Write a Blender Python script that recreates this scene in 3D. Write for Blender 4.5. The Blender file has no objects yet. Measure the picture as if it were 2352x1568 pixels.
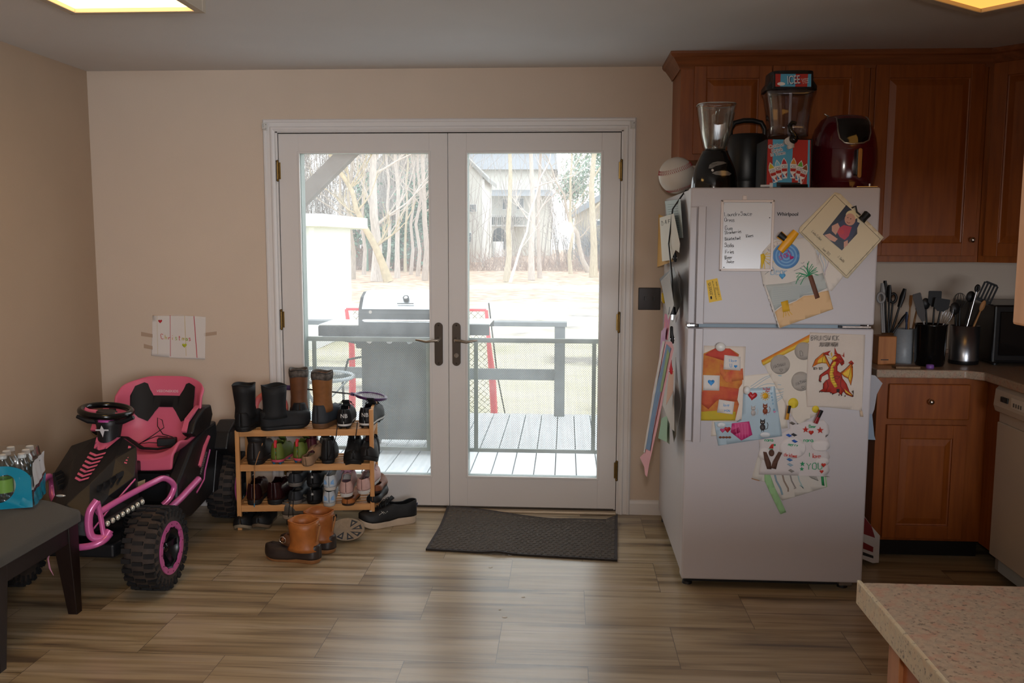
import bpy, bmesh, math, random
from mathutils import Vector, Matrix, Euler
from mathutils.geometry import tessellate_polygon
random.seed(7)
scn = bpy.context.scene
COL = scn.collection
R = math.radians
# ---------------------------------------------------------------- camera
cd = bpy.data.cameras.new('camera'); cam = bpy.data.objects.new('camera', cd); COL.objects.link(cam)
cam.location = (1.545, -4.813, 1.488); cam.rotation_euler = (R(83.535), R(-.161), R(3.417))
cd.sensor_width = 36; cd.lens = 31.645; cd.clip_start = .05; cd.clip_end = 400
scn.camera = cam
# ---------------------------------------------------------------- sky (flat overcast)
wd = bpy.data.worlds.new('overcast'); scn.world = wd; wd.use_nodes = True
bg = wd.node_tree.nodes['Background']; bg.inputs[0].default_value = (.93, .965, 1, 1); bg.inputs[1].default_value = 3.3
# ---------------------------------------------------------------- lights
def area(name, loc, rot, sx, sy, power, col, portal=False):
    l = bpy.data.lights.new(name, 'AREA'); l.shape = 'RECTANGLE'; l.size = sx; l.size_y = sy; l.energy = power; l.color = col
    if portal: l.cycles.is_portal = True
    o = bpy.data.objects.new(name, l); COL.objects.link(o); o.location = loc; o.rotation_euler = [R(a) for a in rot]
    return o
area('door_daylight_portal', (.915, .16, 1.05), (-90, 0, 0), 1.8, 2.0, 1, (1, 1, 1), True)
area('rear_fill_light', (3.1, -7.35, 1.5), (90, 0, 0), 1.6, 1.4, 165, (.86, .92, 1))        # added fill light at an unseen, made-up opening behind the camera
fl = bpy.data.lights.new('camera_flash', 'SPOT'); fl.energy = 90; fl.color = (1, .93, .86); fl.spot_size = R(95); fl.spot_blend = 1; fl.shadow_soft_size = .03
fo = bpy.data.objects.new('camera_flash', fl); COL.objects.link(fo); fo.location = (1.545, -4.80, 1.60); fo.rotation_euler = (R(88), 0, R(8))
scn.view_settings.view_transform = 'Standard'; scn.view_settings.look = 'None'; scn.view_settings.gamma = 1
scn.view_settings.use_curve_mapping = False; scn.view_settings.exposure = 0
scn.cycles.max_bounces = 8; scn.cycles.transparent_max_bounces = 16; scn.cycles.caustics_reflective = False; scn.cycles.caustics_refractive = False
scn.cycles.sample_clamp_indirect = 6; scn.cycles.use_denoising = True; scn.cycles.blur_glossy = 1
# ---------------------------------------------------------------- pixel -> world, on a known plane of the room
_RM = cam.rotation_euler.to_matrix()
def U(px, py, ax, v):
    d = _RM @ Vector(((px - 1176) / 2067.4, -(py - 784) / 2067.4, -1)); k = 'xyz'.index(ax)
    return cam.location + d * ((v - cam.location[k]) / d[k])
# ---------------------------------------------------------------- materials
def lin(h):
    h = h.lstrip('#'); out = []
    for i in (0, 2, 4):
        c = int(h[i:i + 2], 16) / 255; out.append(c / 12.92 if c <= .04045 else ((c + .055) / 1.055) ** 2.4)
    return (*out, 1)
_mc = {}
def mat(hexc, rough=.6, metal=0, var=0, vs=8, bump=0, bs=60, stretch=None, hex2=None, coat=0, trans=0, ior=1.45, emit=0, sheen=0, alpha=1):
    key = (hexc, rough, metal, var, vs, bump, bs, stretch, hex2, coat, trans, emit, sheen, alpha, ior)
    if key in _mc: return _mc[key]
    m = bpy.data.materials.new('mat_' + hexc.lstrip('#')); m.use_nodes = True; nt = m.node_tree; b = nt.nodes['Principled BSDF']
    c = lin(hexc); b.inputs['Base Color'].default_value = c; b.inputs['Roughness'].default_value = rough; b.inputs['Metallic'].default_value = metal
    b.inputs['IOR'].default_value = ior
    if coat: b.inputs['Coat Weight'].default_value = coat; b.inputs['Coat Roughness'].default_value = .08
    if trans: b.inputs['Transmission Weight'].default_value = trans
    if sheen: b.inputs['Sheen Weight'].default_value = sheen
    if alpha < 1: b.inputs['Alpha'].default_value = alpha
    if emit: b.inputs['Emission Color'].default_value = c; b.inputs['Emission Strength'].default_value = emit
    if var or bump:
        tc = nt.nodes.new('ShaderNodeTexCoord'); mp = nt.nodes.new('ShaderNodeMapping'); nt.links.new(tc.outputs['Object'], mp.inputs[0])
        if stretch: mp.inputs['Scale'].default_value = stretch
    if var:
        n = nt.nodes.new('ShaderNodeTexNoise'); n.inputs['Scale'].default_value = vs; n.inputs['Detail'].default_value = 6; nt.links.new(mp.outputs[0], n.inputs[0])
        r = nt.nodes.new('ShaderNodeValToRGB'); c2 = lin(hex2) if hex2 else tuple(x * (1 - var) for x in c[:3]) + (1,)
        r.color_ramp.elements[0].position = .3; r.color_ramp.elements[1].position = .7
        r.color_ramp.elements[0].color = c2; r.color_ramp.elements[1].color = c
        nt.links.new(n.outputs['Fac'], r.inputs[0]); nt.links.new(r.outputs[0], b.inputs['Base Color'])
    if bump:
        n = nt.nodes.new('ShaderNodeTexNoise'); n.inputs['Scale'].default_value = bs; n.inputs['Detail'].default_value = 4; nt.links.new(mp.outputs[0], n.inputs[0])
        bp = nt.nodes.new('ShaderNodeBump'); bp.inputs['Strength'].default_value = bump; bp.inputs['Distance'].default_value = .004
        nt.links.new(n.outputs['Fac'], bp.inputs['Height']); nt.links.new(bp.outputs[0], b.inputs['Normal'])
    _mc[key] = m; return m
def nmat(name):
    m = bpy.data.materials.new(name); m.use_nodes = True; m.node_tree.nodes.clear(); return m, m.node_tree
# ---------------------------------------------------------------- mesh building
class MB:
    def __init__(s): s.V = []; s.F = []; s.I = []; s.S = []; s.mats = []; s.c = 0; s.xf = Matrix.Identity(4)
    def m(s, mt):
        if mt not in s.mats: s.mats.append(mt)
        s.c = s.mats.index(mt); return s
    def at(s, loc=(0, 0, 0), rot=(0, 0, 0)): s.xf = Matrix.Translation(loc) @ Euler([R(a) for a in rot]).to_matrix().to_4x4(); return s
    def add(s, vs, fs, smooth=False):
        o = len(s.V); s.V += [s.xf @ Vector(v) for v in vs]
        for f in fs: s.F.append([i + o for i in f]); s.I.append(s.c); s.S.append(smooth)
        return s
    def bm(s, b, smooth=False):
        b.verts.index_update(); s.add([v.co.copy() for v in b.verts], [[v.index for v in f.verts] for f in b.faces], smooth); b.free(); return s
    def box(s, x0, x1, y0, y1, z0, z1, bev=0, seg=2):
        b = bmesh.new(); bmesh.ops.create_cube(b, size=1)
        for v in b.verts: v.co = ((x0 + x1) / 2 + v.co.x * (x1 - x0), (y0 + y1) / 2 + v.co.y * (y1 - y0), (z0 + z1) / 2 + v.co.z * (z1 - z0))
        if bev: bmesh.ops.bevel(b, geom=b.edges[:], offset=bev, segments=seg, affect='EDGES', profile=.5)
        return s.bm(b)
    def cyl(s, p0, p1, r0, r1=None, n=20, caps=True, smooth=True):
        r1 = r0 if r1 is None else r1; p0 = Vector(p0); p1 = Vector(p1); q = (p1 - p0).to_track_quat('Z', 'Y')
        ring = lambda p, r: [p + q @ Vector((r * math.cos(a), r * math.sin(a), 0)) for a in [2 * math.pi * i / n for i in range(n)]]
        s.add(ring(p0, r0) + ring(p1, r1), [[i, (i + 1) % n, n + (i + 1) % n, n + i] for i in range(n)], smooth)
        if caps: s.add(ring(p0, r0), [list(range(n))[::-1]]); s.add(ring(p1, r1), [list(range(n))])
        return s
    def loft(s, rings, caps=(True, True), smooth=True, closed=True):
        n = len(rings[0]); vs = [v for r in rings for v in r]; fs = []
        for k in range(len(rings) - 1):
            for i in range(n if closed else n - 1): fs.append([k * n + i, k * n + (i + 1) % n, (k + 1) * n + (i + 1) % n, (k + 1) * n + i])
        s.add(vs, fs, smooth)
        if caps[0]: s.add(rings[0], [list(range(n))[::-1]])
        if caps[1]: s.add(rings[-1], [list(range(n))])
        return s
    def lathe(s, prof, n=28, caps=(True, True), sx=1, sy=1):
        return s.loft([[(sx * r * math.cos(a), sy * r * math.sin(a), z) for a in [2 * math.pi * i / n for i in range(n)]] for r, z in prof], caps)
    def tube(s, pts, r, n=8, closed=False, caps=True, flat=1, fy=1):
        P = [Vector(p) for p in pts]; N = len(P); rs = r if isinstance(r, (list, tuple)) else [r] * N; rings = []; up = None
        for i in range(N):
            a = P[(i - 1) % N] if closed or i else P[0]; b = P[(i + 1) % N] if closed or i < N - 1 else P[-1]
            t = (b - a); t = t.normalized() if t.length > 1e-9 else Vector((0, 0, 1))
            if up is None: up = t.orthogonal().normalized() if abs(t.z) > .9 else Vector((0, 0, 1))
            u = (up - t * up.dot(t)); u = u.normalized() if u.length > 1e-6 else t.orthogonal().normalized(); up = u; w = t.cross(u)
            rings.append([P[i] + (u * math.sin(x) * flat + w * math.cos(x) * fy) * rs[i] for x in [2 * math.pi * k / n for k in range(n)]])
        if closed: rings.append(rings[0])
        return s.loft(rings, (caps and not closed,) * 2)
    def ring(s, c, R_, r, rot=(0, 0, 0), n=40, k=10, sx=1, sy=1):
        e = Euler([R(a) for a in rot]).to_matrix(); c = Vector(c)
        return s.tube([c + e @ Vector((sx * R_ * math.cos(a), sy * R_ * math.sin(a), 0)) for a in [2 * math.pi * i / n for i in range(n)]], r, k, True)
    def ball(s, c, r, nu=20, nv=12):
        r = r if isinstance(r, (tuple, list)) else (r, r, r); b = bmesh.new(); bmesh.ops.create_uvsphere(b, u_segments=nu, v_segments=nv, radius=1)
        for v in b.verts: v.co = (c[0] + v.co.x * r[0], c[1] + v.co.y * r[1], c[2] + v.co.z * r[2])
        return s.bm(b, True)
    def prism(s, pts, h0, h1, ax='z', bev=0):          # polygon in the plane across axis ax, extruded from h0 to h1
        f = {'z': lambda p, h: (p[0], p[1], h), 'y': lambda p, h: (p[0], h, p[1]), 'x': lambda p, h: (h, p[0], p[1])}[ax]
        b = bmesh.new(); vs = [b.verts.new(f(p, h0)) for p in pts]; fc = b.faces.new(vs)
        r = bmesh.ops.extrude_face_region(b, geom=[fc]); d = Vector(f((0, 0), h1)) - Vector(f((0, 0), h0))
        bmesh.ops.translate(b, vec=d, verts=[g for g in r['geom'] if isinstance(g, bmesh.types.BMVert)])
        bmesh.ops.recalc_face_normals(b, faces=b.faces[:])
        if bev: bmesh.ops.bevel(b, geom=b.edges[:], offset=bev, segments=2, affect='EDGES', profile=.5)
        big = [q for q in b.faces if len(q.verts) > 4]
        if big: bmesh.ops.triangulate(b, faces=big)
        return s.bm(b)
    def text(s, t, size, mtx, ext=.0006, align='CENTER', shear=0):
        c = bpy.data.curves.new('t', 'FONT'); c.body = t; c.size = size; c.extrude = ext; c.align_x = align; c.align_y = 'CENTER'; c.shear = shear
        o = bpy.data.objects.new('t', c); COL.objects.link(o); bpy.context.view_layer.update()
        me = bpy.data.meshes.new_from_object(o.evaluated_get(bpy.context.evaluated_depsgraph_get()))
        s.add([mtx @ v.co for v in me.vertices], [list(p.vertices) for p in me.polygons])
        bpy.data.objects.remove(o); bpy.data.curves.remove(c); bpy.data.meshes.remove(me); return s
    def build(s, name, parent=None, world=False, solid=0, sub=0, bev=0, tag=None, kind=None, soff=-1):
        V = s.V; loc = Vector((0, 0, 0))
        if parent is not None and world: V = [v - parent.location for v in V]
        if parent is None:
            xs = [v.x for v in V]; ys = [v.y for v in V]; zs = [v.z for v in V]
            if kind != 'structure': loc = Vector(((min(xs) + max(xs)) / 2, (min(ys) + max(ys)) / 2, min(zs)))
            V = [v - loc for v in V]
        me = bpy.data.meshes.new(name); me.from_pydata([tuple(v) for v in V], [], s.F)
        for mt in s.mats: me.materials.append(mt)
        me.polygons.foreach_set('material_index', s.I); me.polygons.foreach_set('use_smooth', s.S); me.update()
        o = bpy.data.objects.new(name, me); COL.objects.link(o); o.location = loc
        if parent is not None: o.parent = parent
        if solid: q = o.modifiers.new('solid', 'SOLIDIFY'); q.thickness = solid; q.offset = soff
        if bev: q = o.modifiers.new('bevel', 'BEVEL'); q.width = bev; q.segments = 2; q.limit_method = 'ANGLE'
        if sub: q = o.modifiers.new('sub', 'SUBSURF'); q.levels = sub; q.render_levels = sub
        if kind: o['kind'] = kind
        if tag:
            o['label'] = tag[0]; o['category'] = tag[1]
            if len(tag) > 2: o['group'] = tag[2]
        return o
def thing(name, label, cat, loc=(0, 0, 0), rot=(0, 0, 0), group=None):
    o = bpy.data.objects.new(name, None); COL.objects.link(o); o.location = loc; o.rotation_euler = [R(a) for a in rot]; o.empty_display_size = .05
    o['label'] = label; o['category'] = cat
    if group: o['group'] = group
    return o
def X(m, *a, **k): b = MB(); b.m(m); return b
# 2-D drawings laid on a surface f(a, b, lift) -> point
GLY = {'A': "002640;1232", 'B': "0006364503;033342103000", 'C': "4526160511204041", 'D': "0006264440200000", 'E': "46060040;0333", 'F': "460600;0333", 'G': "452616050110304143 23", 'H': "0006;4640;0343",
 'I': "2026", 'J': "363110010", 'K': "0006;460340", 'L': "060040", 'M': "0006234640", 'N': "00064046", 'O': "1001051636454130 10", 'P': "0006364533 03", 'Q': "10010516364541 3010;2240", 'R': "00063645330333;2340", 'S': "45361605142434 41301001",
 'T': "0646;2620", 'U': "06011030 4146", 'V': "062046", 'W': "0610233046", 'X': "0046;0640", 'Y': "062346;2320", 'Z': "06460040", 'a': "33130210203033;3340", 'b': "0600304032 03", 'c': "330402103030", 'd': "330301003036", 'e': "02424303002030", 'f': "352515;1510;0333", 'g': "3313021030 343432100",
 'h': "0600;03233330", 'i': "1013;1516", 'j': "2420 10;2526", 'k': "0600;330130", 'l': "1610", 'm': "0003;03132320;23434340", 'n': "0003;02233330", 'o': "100103334130 10", 'p': "03 0 0;0333310100", 'q': "3330", 'r': "0003;022333", 's': "3314031231 2000", 't': "1610 30;0434", 'u': "0301203033;3330", 'v': "031033", 'w': "0310233043", 'x': "0033;0330", 'y': "0311;3300", 'z': "03330030",
 '2': "05163645324000 40", '0': "1001051636454130 10", '4': "30360242", '5': "460604343110 01", '-': "0343", '8': "1636331310303313", '7': "064610", '1': "1620", '.': "1011", ' ': ""}
def glyph(ch):
    out = []
    for st in GLY.get(ch, '').split(';'):
        st = st.replace(' ', ''); p = [(int(st[i]), int(st[i + 1])) for i in range(0, len(st) - 1, 2)]
        if len(p) > 1: out.append(p)
    return out
class Sheet:
    def __init__(s, f, g=None): s.f = f; s.b = MB(); s.n = 0; s.g = g      # g: grid size used to cut polygons so they follow curl
    def poly(s, pts, mt, lift=None, g=None):
        s.n += 1; lift = .0002 + .00005 * s.n if lift is None else lift; b = bmesh.new(); fc = b.faces.new([b.verts.new((p[0], p[1], 0)) for p in pts])
        g = g or s.g
        if g:
            xs = [p[0] for p in pts]; ys = [p[1] for p in pts]
            for ax, lo, hi in ((0, min(xs), max(xs)), (1, min(ys), max(ys))):
                k = math.ceil(lo / g) * g
                while k < hi:
                    co = Vector((k, 0, 0)) if ax == 0 else Vector((0, k, 0)); no = Vector((1, 0, 0)) if ax == 0 else Vector((0, 1, 0))
                    bmesh.ops.bisect_plane(b, geom=b.verts[:] + b.edges[:] + b.faces[:], plane_co=co, plane_no=no); k += g
        for v in b.verts: v.co = s.f(v.co.x, v.co.y, lift)
        bmesh.ops.triangulate(b, faces=[q for q in b.faces if len(q.verts) > 4]) if any(len(q.verts) > 4 for q in b.faces) else 0
        s.b.m(mt); s.b.bm(b, bool(g)); return s
    def line(s, pts, w, mt, lift=None, step=None):
        s.n += 1; lift = .0002 + .00005 * s.n if lift is None else lift; s.b.m(mt); P = [Vector((p[0], p[1])) for p in pts]; Q = [P[0]]; step = step or (s.g or 1e9)
        for a, c in zip(P, P[1:]):
            k = max(1, int((c - a).length / step)); Q += [a.lerp(c, (i + 1) / k) for i in range(k)]
        L = []; Rr = []
        for i, p in enumerate(Q):
            t = (Q[min(i + 1, len(Q) - 1)] - Q[max(i - 1, 0)]); t = t.normalized() if t.length > 1e-9 else Vector((1, 0)); nn = Vector((-t.y, t.x)) * w / 2
            L.append(s.f(*(p + nn), lift)); Rr.append(s.f(*(p - nn), lift))
        n = len(Q); s.b.add(L + Rr, [[i, i + 1, n + i + 1, n + i] for i in range(n - 1)]); return s
    def hand(s, t, x, y, size, mt, w=None, rot=0, jit=.25, down=True, sx=.75):  # handwriting, size = cap height
        k = size / 6; w = w or size * .11; ca, sa = math.cos(R(rot)), math.sin(R(rot)); cx = 0; sgn = -1 if down else 1
        for ch in t:
            for st in glyph(ch):
                q = []
                for a, b in st:
                    a += random.uniform(-jit, jit); b += random.uniform(-jit, jit); u = (cx + a * sx) * k; v = sgn * b * k
                    q.append((x + u * ca - v * sa, y + u * sa + v * ca))
                s.line(q, w, mt)
            cx += {'i': 2.4, 'l': 2.4, ' ': 2.5, 'I': 3.2, 'm': 5.4, 'w': 5.4, '.': 2}.get(ch, 4.6 if ch.islower() else 5.6) * sx
        return s
    def disc(s, x, y, rx, ry, mt, n=20, lift=None): return s.poly([(x + rx * math.cos(2 * math.pi * i / n), y + ry * math.sin(2 * math.pi * i / n)) for i in range(n)], mt, lift)
    def heart(s, x, y, r, mt, rot=0, down=True):
        P = []
        for i in range(22):
            t = 2 * math.pi * i / 22; a = .062 * 16 * math.sin(t) ** 3; b = .062 * (13 * math.cos(t) - 5 * math.cos(2 * t) - 2 * math.cos(3 * t) - math.cos(4 * t)) * (-1 if down else 1)
            P.append((x + r * (a * math.cos(R(rot)) - b * math.sin(R(rot))), y + r * (a * math.sin(R(rot)) + b * math.cos(R(rot)))))
        return s.poly(P, mt)
    def star(s, x, y, r, mt, rot=0):
        for k in range(5):   # five thin triangles around a pentagon
            a = R(rot + 72 * k - 90); b1 = a - R(36); b2 = a + R(36)
            s.poly([(x + r * math.cos(a), y + r * math.sin(a)), (x + .42 * r * math.cos(b2), y + .42 * r * math.sin(b2)), (x, y), (x + .42 * r * math.cos(b1), y + .42 * r * math.sin(b1))], mt)
        return s
# ---------------------------------------------------------------- shared materials
WHITE = mat('#d9d4cf', .45); BLACK = mat('#0d0c0d', .5); BLACKG = mat('#0b0b0c', .15); STEEL = mat('#b9b9bb', .25, 1); CHROME = mat('#d5d5d8', .12, 1)
BRASS = mat('#7a6136', .35, .9); BRONZE = mat('#4b423a', .38, .75)
H = 2.377; XL = -1.03; XR = 4.05; YB = -7.4
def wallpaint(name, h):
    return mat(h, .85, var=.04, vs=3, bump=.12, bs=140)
PAINT = wallpaint('wall', '#cdbba9'); CEIL = wallpaint('ceil', '#d6d4d3'); TRIMW = mat('#d8d4d2', .4, bump=.03, bs=30)
def floor_mat():
    m, nt = nmat('vinyl_plank_tile'); N = nt.nodes.new; L = nt.links.new
    out = N('ShaderNodeOutputMaterial'); b = N('ShaderNodeBsdfPrincipled'); L(b.outputs[0], out.inputs[0])
    tc = N('ShaderNodeTexCoord'); mp = N('ShaderNodeMapping'); L(tc.outputs['Object'], mp.inputs[0]); mp.inputs['Location'].default_value = (.315, 1.10, 0)
    br = N('ShaderNodeTexBrick'); L(mp.outputs[0], br.inputs[0]); br.inputs['Scale'].default_value = 1; br.inputs['Mortar Size'].default_value = .0012; br.inputs['Mortar Smooth'].default_value = .2
    br.inputs['Brick Width'].default_value = .65; br.inputs['Row Height'].default_value = .345; br.offset = .5; br.offset_frequency = 2
    br.inputs['Color1'].default_value = (0, 0, 0, 1); br.inputs['Color2'].default_value = (1, 1, 1, 1); br.inputs['Mortar'].default_value = (.5, .5, .5, 1)
    # every tile its own slice of the grain
    sc = N('ShaderNodeVectorMath'); sc.operation = 'SCALE'; L(br.outputs['Color'], sc.inputs[0]); sc.inputs['Scale'].default_value = 9
    ad = N('ShaderNodeVectorMath'); ad.operation = 'ADD'; L(tc.outputs['Object'], ad.inputs[0]); L(sc.outputs[0], ad.inputs[1])
    def noise(scale, vec, det=8, dist=0):
        q = N('ShaderNodeMapping'); q.inputs['Scale'].default_value = vec; L(ad.outputs[0], q.inputs[0]); n = N('ShaderNodeTexNoise'); n.inputs['Scale'].default_value = scale; n.inputs['Detail'].default_value = det
        n.inputs['Distortion'].default_value = dist; L(q.outputs[0], n.inputs[0]); return n
    n1 = noise(1, (.7, 9, 1), 12, 1.2); n2 = noise(1, (1.6, 34, 1), 6, .3); n3 = noise(1, (.8, 5, 1), 3)
    r1 = N('ShaderNodeValToRGB'); L(n1.outputs['Fac'], r1.inputs[0]); e = r1.color_ramp.elements
    e[0].position = .30; e[0].color = lin('#5a4d3e'); e[1].position = .76; e[1].color = lin('#bfb09a')
    for p, c in ((.37, '#7f6e57'), (.44, '#998769'), (.54, '#aa997b'), (.64, '#b0a189')): x = e.new(p); x.color = lin(c)
    r2 = N('ShaderNodeValToRGB'); L(n2.outputs['Fac'], r2.inputs[0]); r2.color_ramp.elements[0].position = .32; r2.color_ramp.elements[0].color = (.5, .47, .43, 1); r2.color_ramp.elements[1].position = .52; r2.color_ramp.elements[1].color = (1, 1, 1, 1)
    mx = N('ShaderNodeMix'); mx.data_type = 'RGBA'; mx.blend_type = 'MULTIPLY'; mx.inputs[0].default_value = .7; L(r1.outputs[0], mx.inputs[6]); L(r2.outputs[0], mx.inputs[7])
    r3 = N('ShaderNodeValToRGB'); L(n3.outputs['Fac'], r3.inputs[0]); r3.color_ramp.elements[0].position = .35; r3.color_ramp.elements[0].color = (.86, .80, .72, 1); r3.color_ramp.elements[1].position = .65; r3.color_ramp.elements[1].color = (1.05, 1.05, 1.08, 1)
    m2 = N('ShaderNodeMix'); m2.data_type = 'RGBA'; m2.blend_type = 'MULTIPLY'; m2.inputs[0].default_value = 1; L(mx.outputs[2], m2.inputs[6]); L(r3.outputs[0], m2.inputs[7])
    n4 = noise(1, (1.2, 60, 1), 9, 1.5); n5 = noise(1, (.6, 4.5, 1), 3, .5)
    r4 = N('ShaderNodeValToRGB'); L(n4.outputs['Fac'], r4.inputs[0]); r4.color_ramp.elements[0].position = .56; r4.color_ramp.elements[0].color = (1, 1, 1, 1); r4.color_ramp.elements[1].position = .66; r4.color_ramp.elements[1].color = (.42, .36, .30, 1)
    g5 = N('ShaderNodeMapRange'); L(n5.outputs['Fac'], g5.inputs[0]); g5.inputs[1].default_value = .45; g5.inputs[2].default_value = .6; g5.inputs[4].default_value = .9
    m4 = N('ShaderNodeMix'); m4.data_type = 'RGBA'; m4.blend_type = 'MULTIPLY'; L(g5.outputs[0], m4.inputs[0]); L(m2.outputs[2], m4.inputs[6]); L(r4.outputs[0], m4.inputs[7]); m2 = m4
    m3 = N('ShaderNodeMix'); m3.data_type = 'RGBA'; L(br.outputs['Fac'], m3.inputs[0]); L(m2.outputs[2], m3.inputs[6]); m3.inputs[7].default_value = lin('#4a3f34'); L(m3.outputs[2], b.inputs['Base Color'])
    b.inputs['Roughness'].default_value = .3; b.inputs['Specular IOR Level'].default_value = .8
    bp = N('ShaderNodeBump'); bp.inputs['Strength'].default_value = .25; bp.inputs['Distance'].default_value = .001; L(n2.outputs['Fac'], bp.inputs['Height'])
    L(bp.outputs[0], b.inputs['Normal']); return m
def glass_pane_mat():
    m, nt = nmat('dusty_door_glass'); N = nt.nodes.new; L = nt.links.new
    out = N('ShaderNodeOutputMaterial'); tr = N('ShaderNodeBsdfTransparent'); tr.inputs[0].default_value = (.97, .985, .98, 1)
    gl = N('ShaderNodeBsdfGlossy'); gl.inputs['Roughness'].default_value = .03; tl = N('ShaderNodeBsdfTranslucent'); tl.inputs[0].default_value = (.9, .93, .95, 1)
    tc = N('ShaderNodeTexCoord'); n = N('ShaderNodeTexNoise'); n.inputs['Scale'].default_value = 5; n.inputs['Detail'].default_value = 8; L(tc.outputs['Object'], n.inputs[0])
    mr = N('ShaderNodeMapRange'); L(n.outputs['Fac'], mr.inputs[0]); mr.inputs[1].default_value = .35; mr.inputs[2].default_value = .75; mr.inputs[3].default_value = .06; mr.inputs[4].default_value = .12
    a = N('ShaderNodeMixShader'); L(mr.outputs[0], a.inputs[0]); L(tr.outputs[0], a.inputs[1]); L(tl.outputs[0], a.inputs[2])
    b = N('ShaderNodeMixShader'); b.inputs[0].default_value = .035; L(a.outputs[0], b.inputs[1]); L(gl.outputs[0], b.inputs[2]); L(b.outputs[0], out.inputs[0]); return m
def clear_glass(name, col=(1, 1, 1, 1), refl=.12, rough=.02):
    m, nt = nmat(name); N = nt.nodes.new; L = nt.links.new
    out = N('ShaderNodeOutputMaterial'); tr = N('ShaderNodeBsdfTransparent'); tr.inputs[0].default_value = col; gl = N('ShaderNodeBsdfGlossy'); gl.inputs['Roughness'].default_value = rough
    lw = N('ShaderNodeLayerWeight'); lw.inputs[0].default_value = .35; mr = N('ShaderNodeMapRange'); L(lw.outputs['Facing'], mr.inputs[0]); mr.inputs[3].default_value = refl * .4; mr.inputs[4].default_value = min(1, refl * 4)
    b = N('ShaderNodeMixShader'); L(mr.outputs[0], b.inputs[0]); L(tr.outputs[0], b.inputs[1]); L(gl.outputs[0], b.inputs[2]); L(b.outputs[0], out.inputs[0]); return m
def mesh_mat(name, hexc, pu, pv, th, ax='xz', rough=.5):         # expanded-metal / net pattern with open cells
    m, nt = nmat(name); N = nt.nodes.new; L = nt.links.new
    out = N('ShaderNodeOutputMaterial'); tc = N('ShaderNodeTexCoord'); sp = N('ShaderNodeSeparateXYZ'); L(tc.outputs['Object'], sp.inputs[0])
    def mth(op, a, b=None):
        q = N('ShaderNodeMath'); q.operation = op
        for i, v in enumerate((a, b)):
            if v is None: continue
            if isinstance(v, (int, float)): q.inputs[i].default_value = v
            else: L(v, q.inputs[i])
        return q.outputs[0]
    u = mth('DIVIDE', sp.outputs['XYZ'.index(ax[0].upper())], pu); v = mth('DIVIDE', sp.outputs['XYZ'.index(ax[1].upper())], pv)
    tri = lambda w: mth('ABSOLUTE', mth('SUBTRACT', mth('FRACT', w), .5))
    k = mth('MINIMUM', tri(mth('ADD', u, v)), tri(mth('SUBTRACT', u, v))); fac = mth('GREATER_THAN', k, th)
    b = N('ShaderNodeBsdfPrincipled'); b.inputs['Base Color'].default_value = lin(hexc); b.inputs['Roughness'].default_value = rough; tr = N('ShaderNodeBsdfTransparent')
    x = N('ShaderNodeMixShader'); L(fac, x.inputs[0]); L(b.outputs[0], x.inputs[1]); L(tr.outputs[0], x.inputs[2]); L(x.outputs[0], out.inputs[0]); return m
def wood(c1, c2, rough=.38, scale=(14, 14, 1.2), coat=.05):
    return mat(c1, rough, var=1, vs=3.2, hex2=c2, stretch=scale, coat=coat)
CAB = wood('#94501c', '#7c3e12', .42); CABX = wood('#94501c', '#7c3e12', .38, (1.2, 14, 14)); PINE = wood('#cf9a63', '#b97f48', .5, (1.2, 14, 14), 0); PINEV = wood('#cf9a63', '#b97f48', .5, (14, 14, 1.2), 0)
# ================================================================ ROOM SHELL
def struct(name, b): return b.build(name, kind='structure')
b = MB().m(floor_mat()); b.box(XL - .12, XR + .12, YB - .12, .12, -.1, 0); struct('floor', b)
b = MB().m(CEIL); b.box(XL - .12, XR + .12, YB - .12, .16, H, H + .1); struct('ceiling', b)
b = MB().m(PAINT); b.box(XL - .12, -.012, 0, .14, -.1, H); b.box(1.842, XR + .12, 0, .14, -.1, H); b.box(-.012, 1.842, 0, .14, 2.06, H); struct('wall_back', b)
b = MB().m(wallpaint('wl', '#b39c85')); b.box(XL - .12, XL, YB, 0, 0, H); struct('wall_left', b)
b = MB().m(PAINT); b.box(XR, XR + .12, YB, 0, 0, H); struct('wall_right', b)
b = MB().m(PAINT); b.box(XL, XR, YB - .12, YB, 0, .8); b.box(XL, XR, YB - .12, YB, 2.2, H); b.box(XL, 2.3, YB - .12, YB, .8, 2.2); b.box(3.9, XR, YB - .12, YB, .8, 2.2); struct('wall_front', b)
b = MB().m(TRIMW)
for x0, x1 in ((XL, -.074), (1.904, 2.95)): b.prism([(0, 0), (-.014, 0), (-.014, .062), (-.008, .075), (0, .08)], x0, x1, 'x')
struct('baseboard_back', b)
b = MB().m(TRIMW); b.box(XL, XL + .014, YB, -.014, 0, .085, .003); struct('baseboard_left', b)
# ceiling crack above the left fixture: a hairline scar in the paint
# door casing (moulded), frame, threshold
b = MB().m(TRIMW)
prof = [(0, 0), (0, -.012), (.012, -.018), (.02, -.018), (.026, -.013), (.045, -.013), (.05, -.017), (.058, -.017), (.064, -.011), (.064, 0)]
def casing(x0, x1, z1):
    for sx, xb in ((-1, x0), (1, x1)):
        rings = []
        for z, ex in ((0, 0), (z1, 1)):
            rings.append([(xb + sx * (.064 - p[0] if False else p[0]), p[1], z + ex * p[0]) for p in prof])
        b.loft(rings, smooth=False)
    rings = [[(x0 - p[0], p[1], z1 + p[0]) for p in prof], [(x1 + p[0], p[1], z1 + p[0]) for p in prof]]
    b.loft(rings, smooth=False)
casing(-.010, 1.840, 2.055)
struct('trim_1', b)
b = MB().m(TRIMW); b.box(-.012, 0, .0, .14, 0, 2.06); b.box(1.83, 1.842, 0, .14, 0, 2.06); b.box(-.012, 1.842, 0, .14, 2.05, 2.06)
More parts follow.
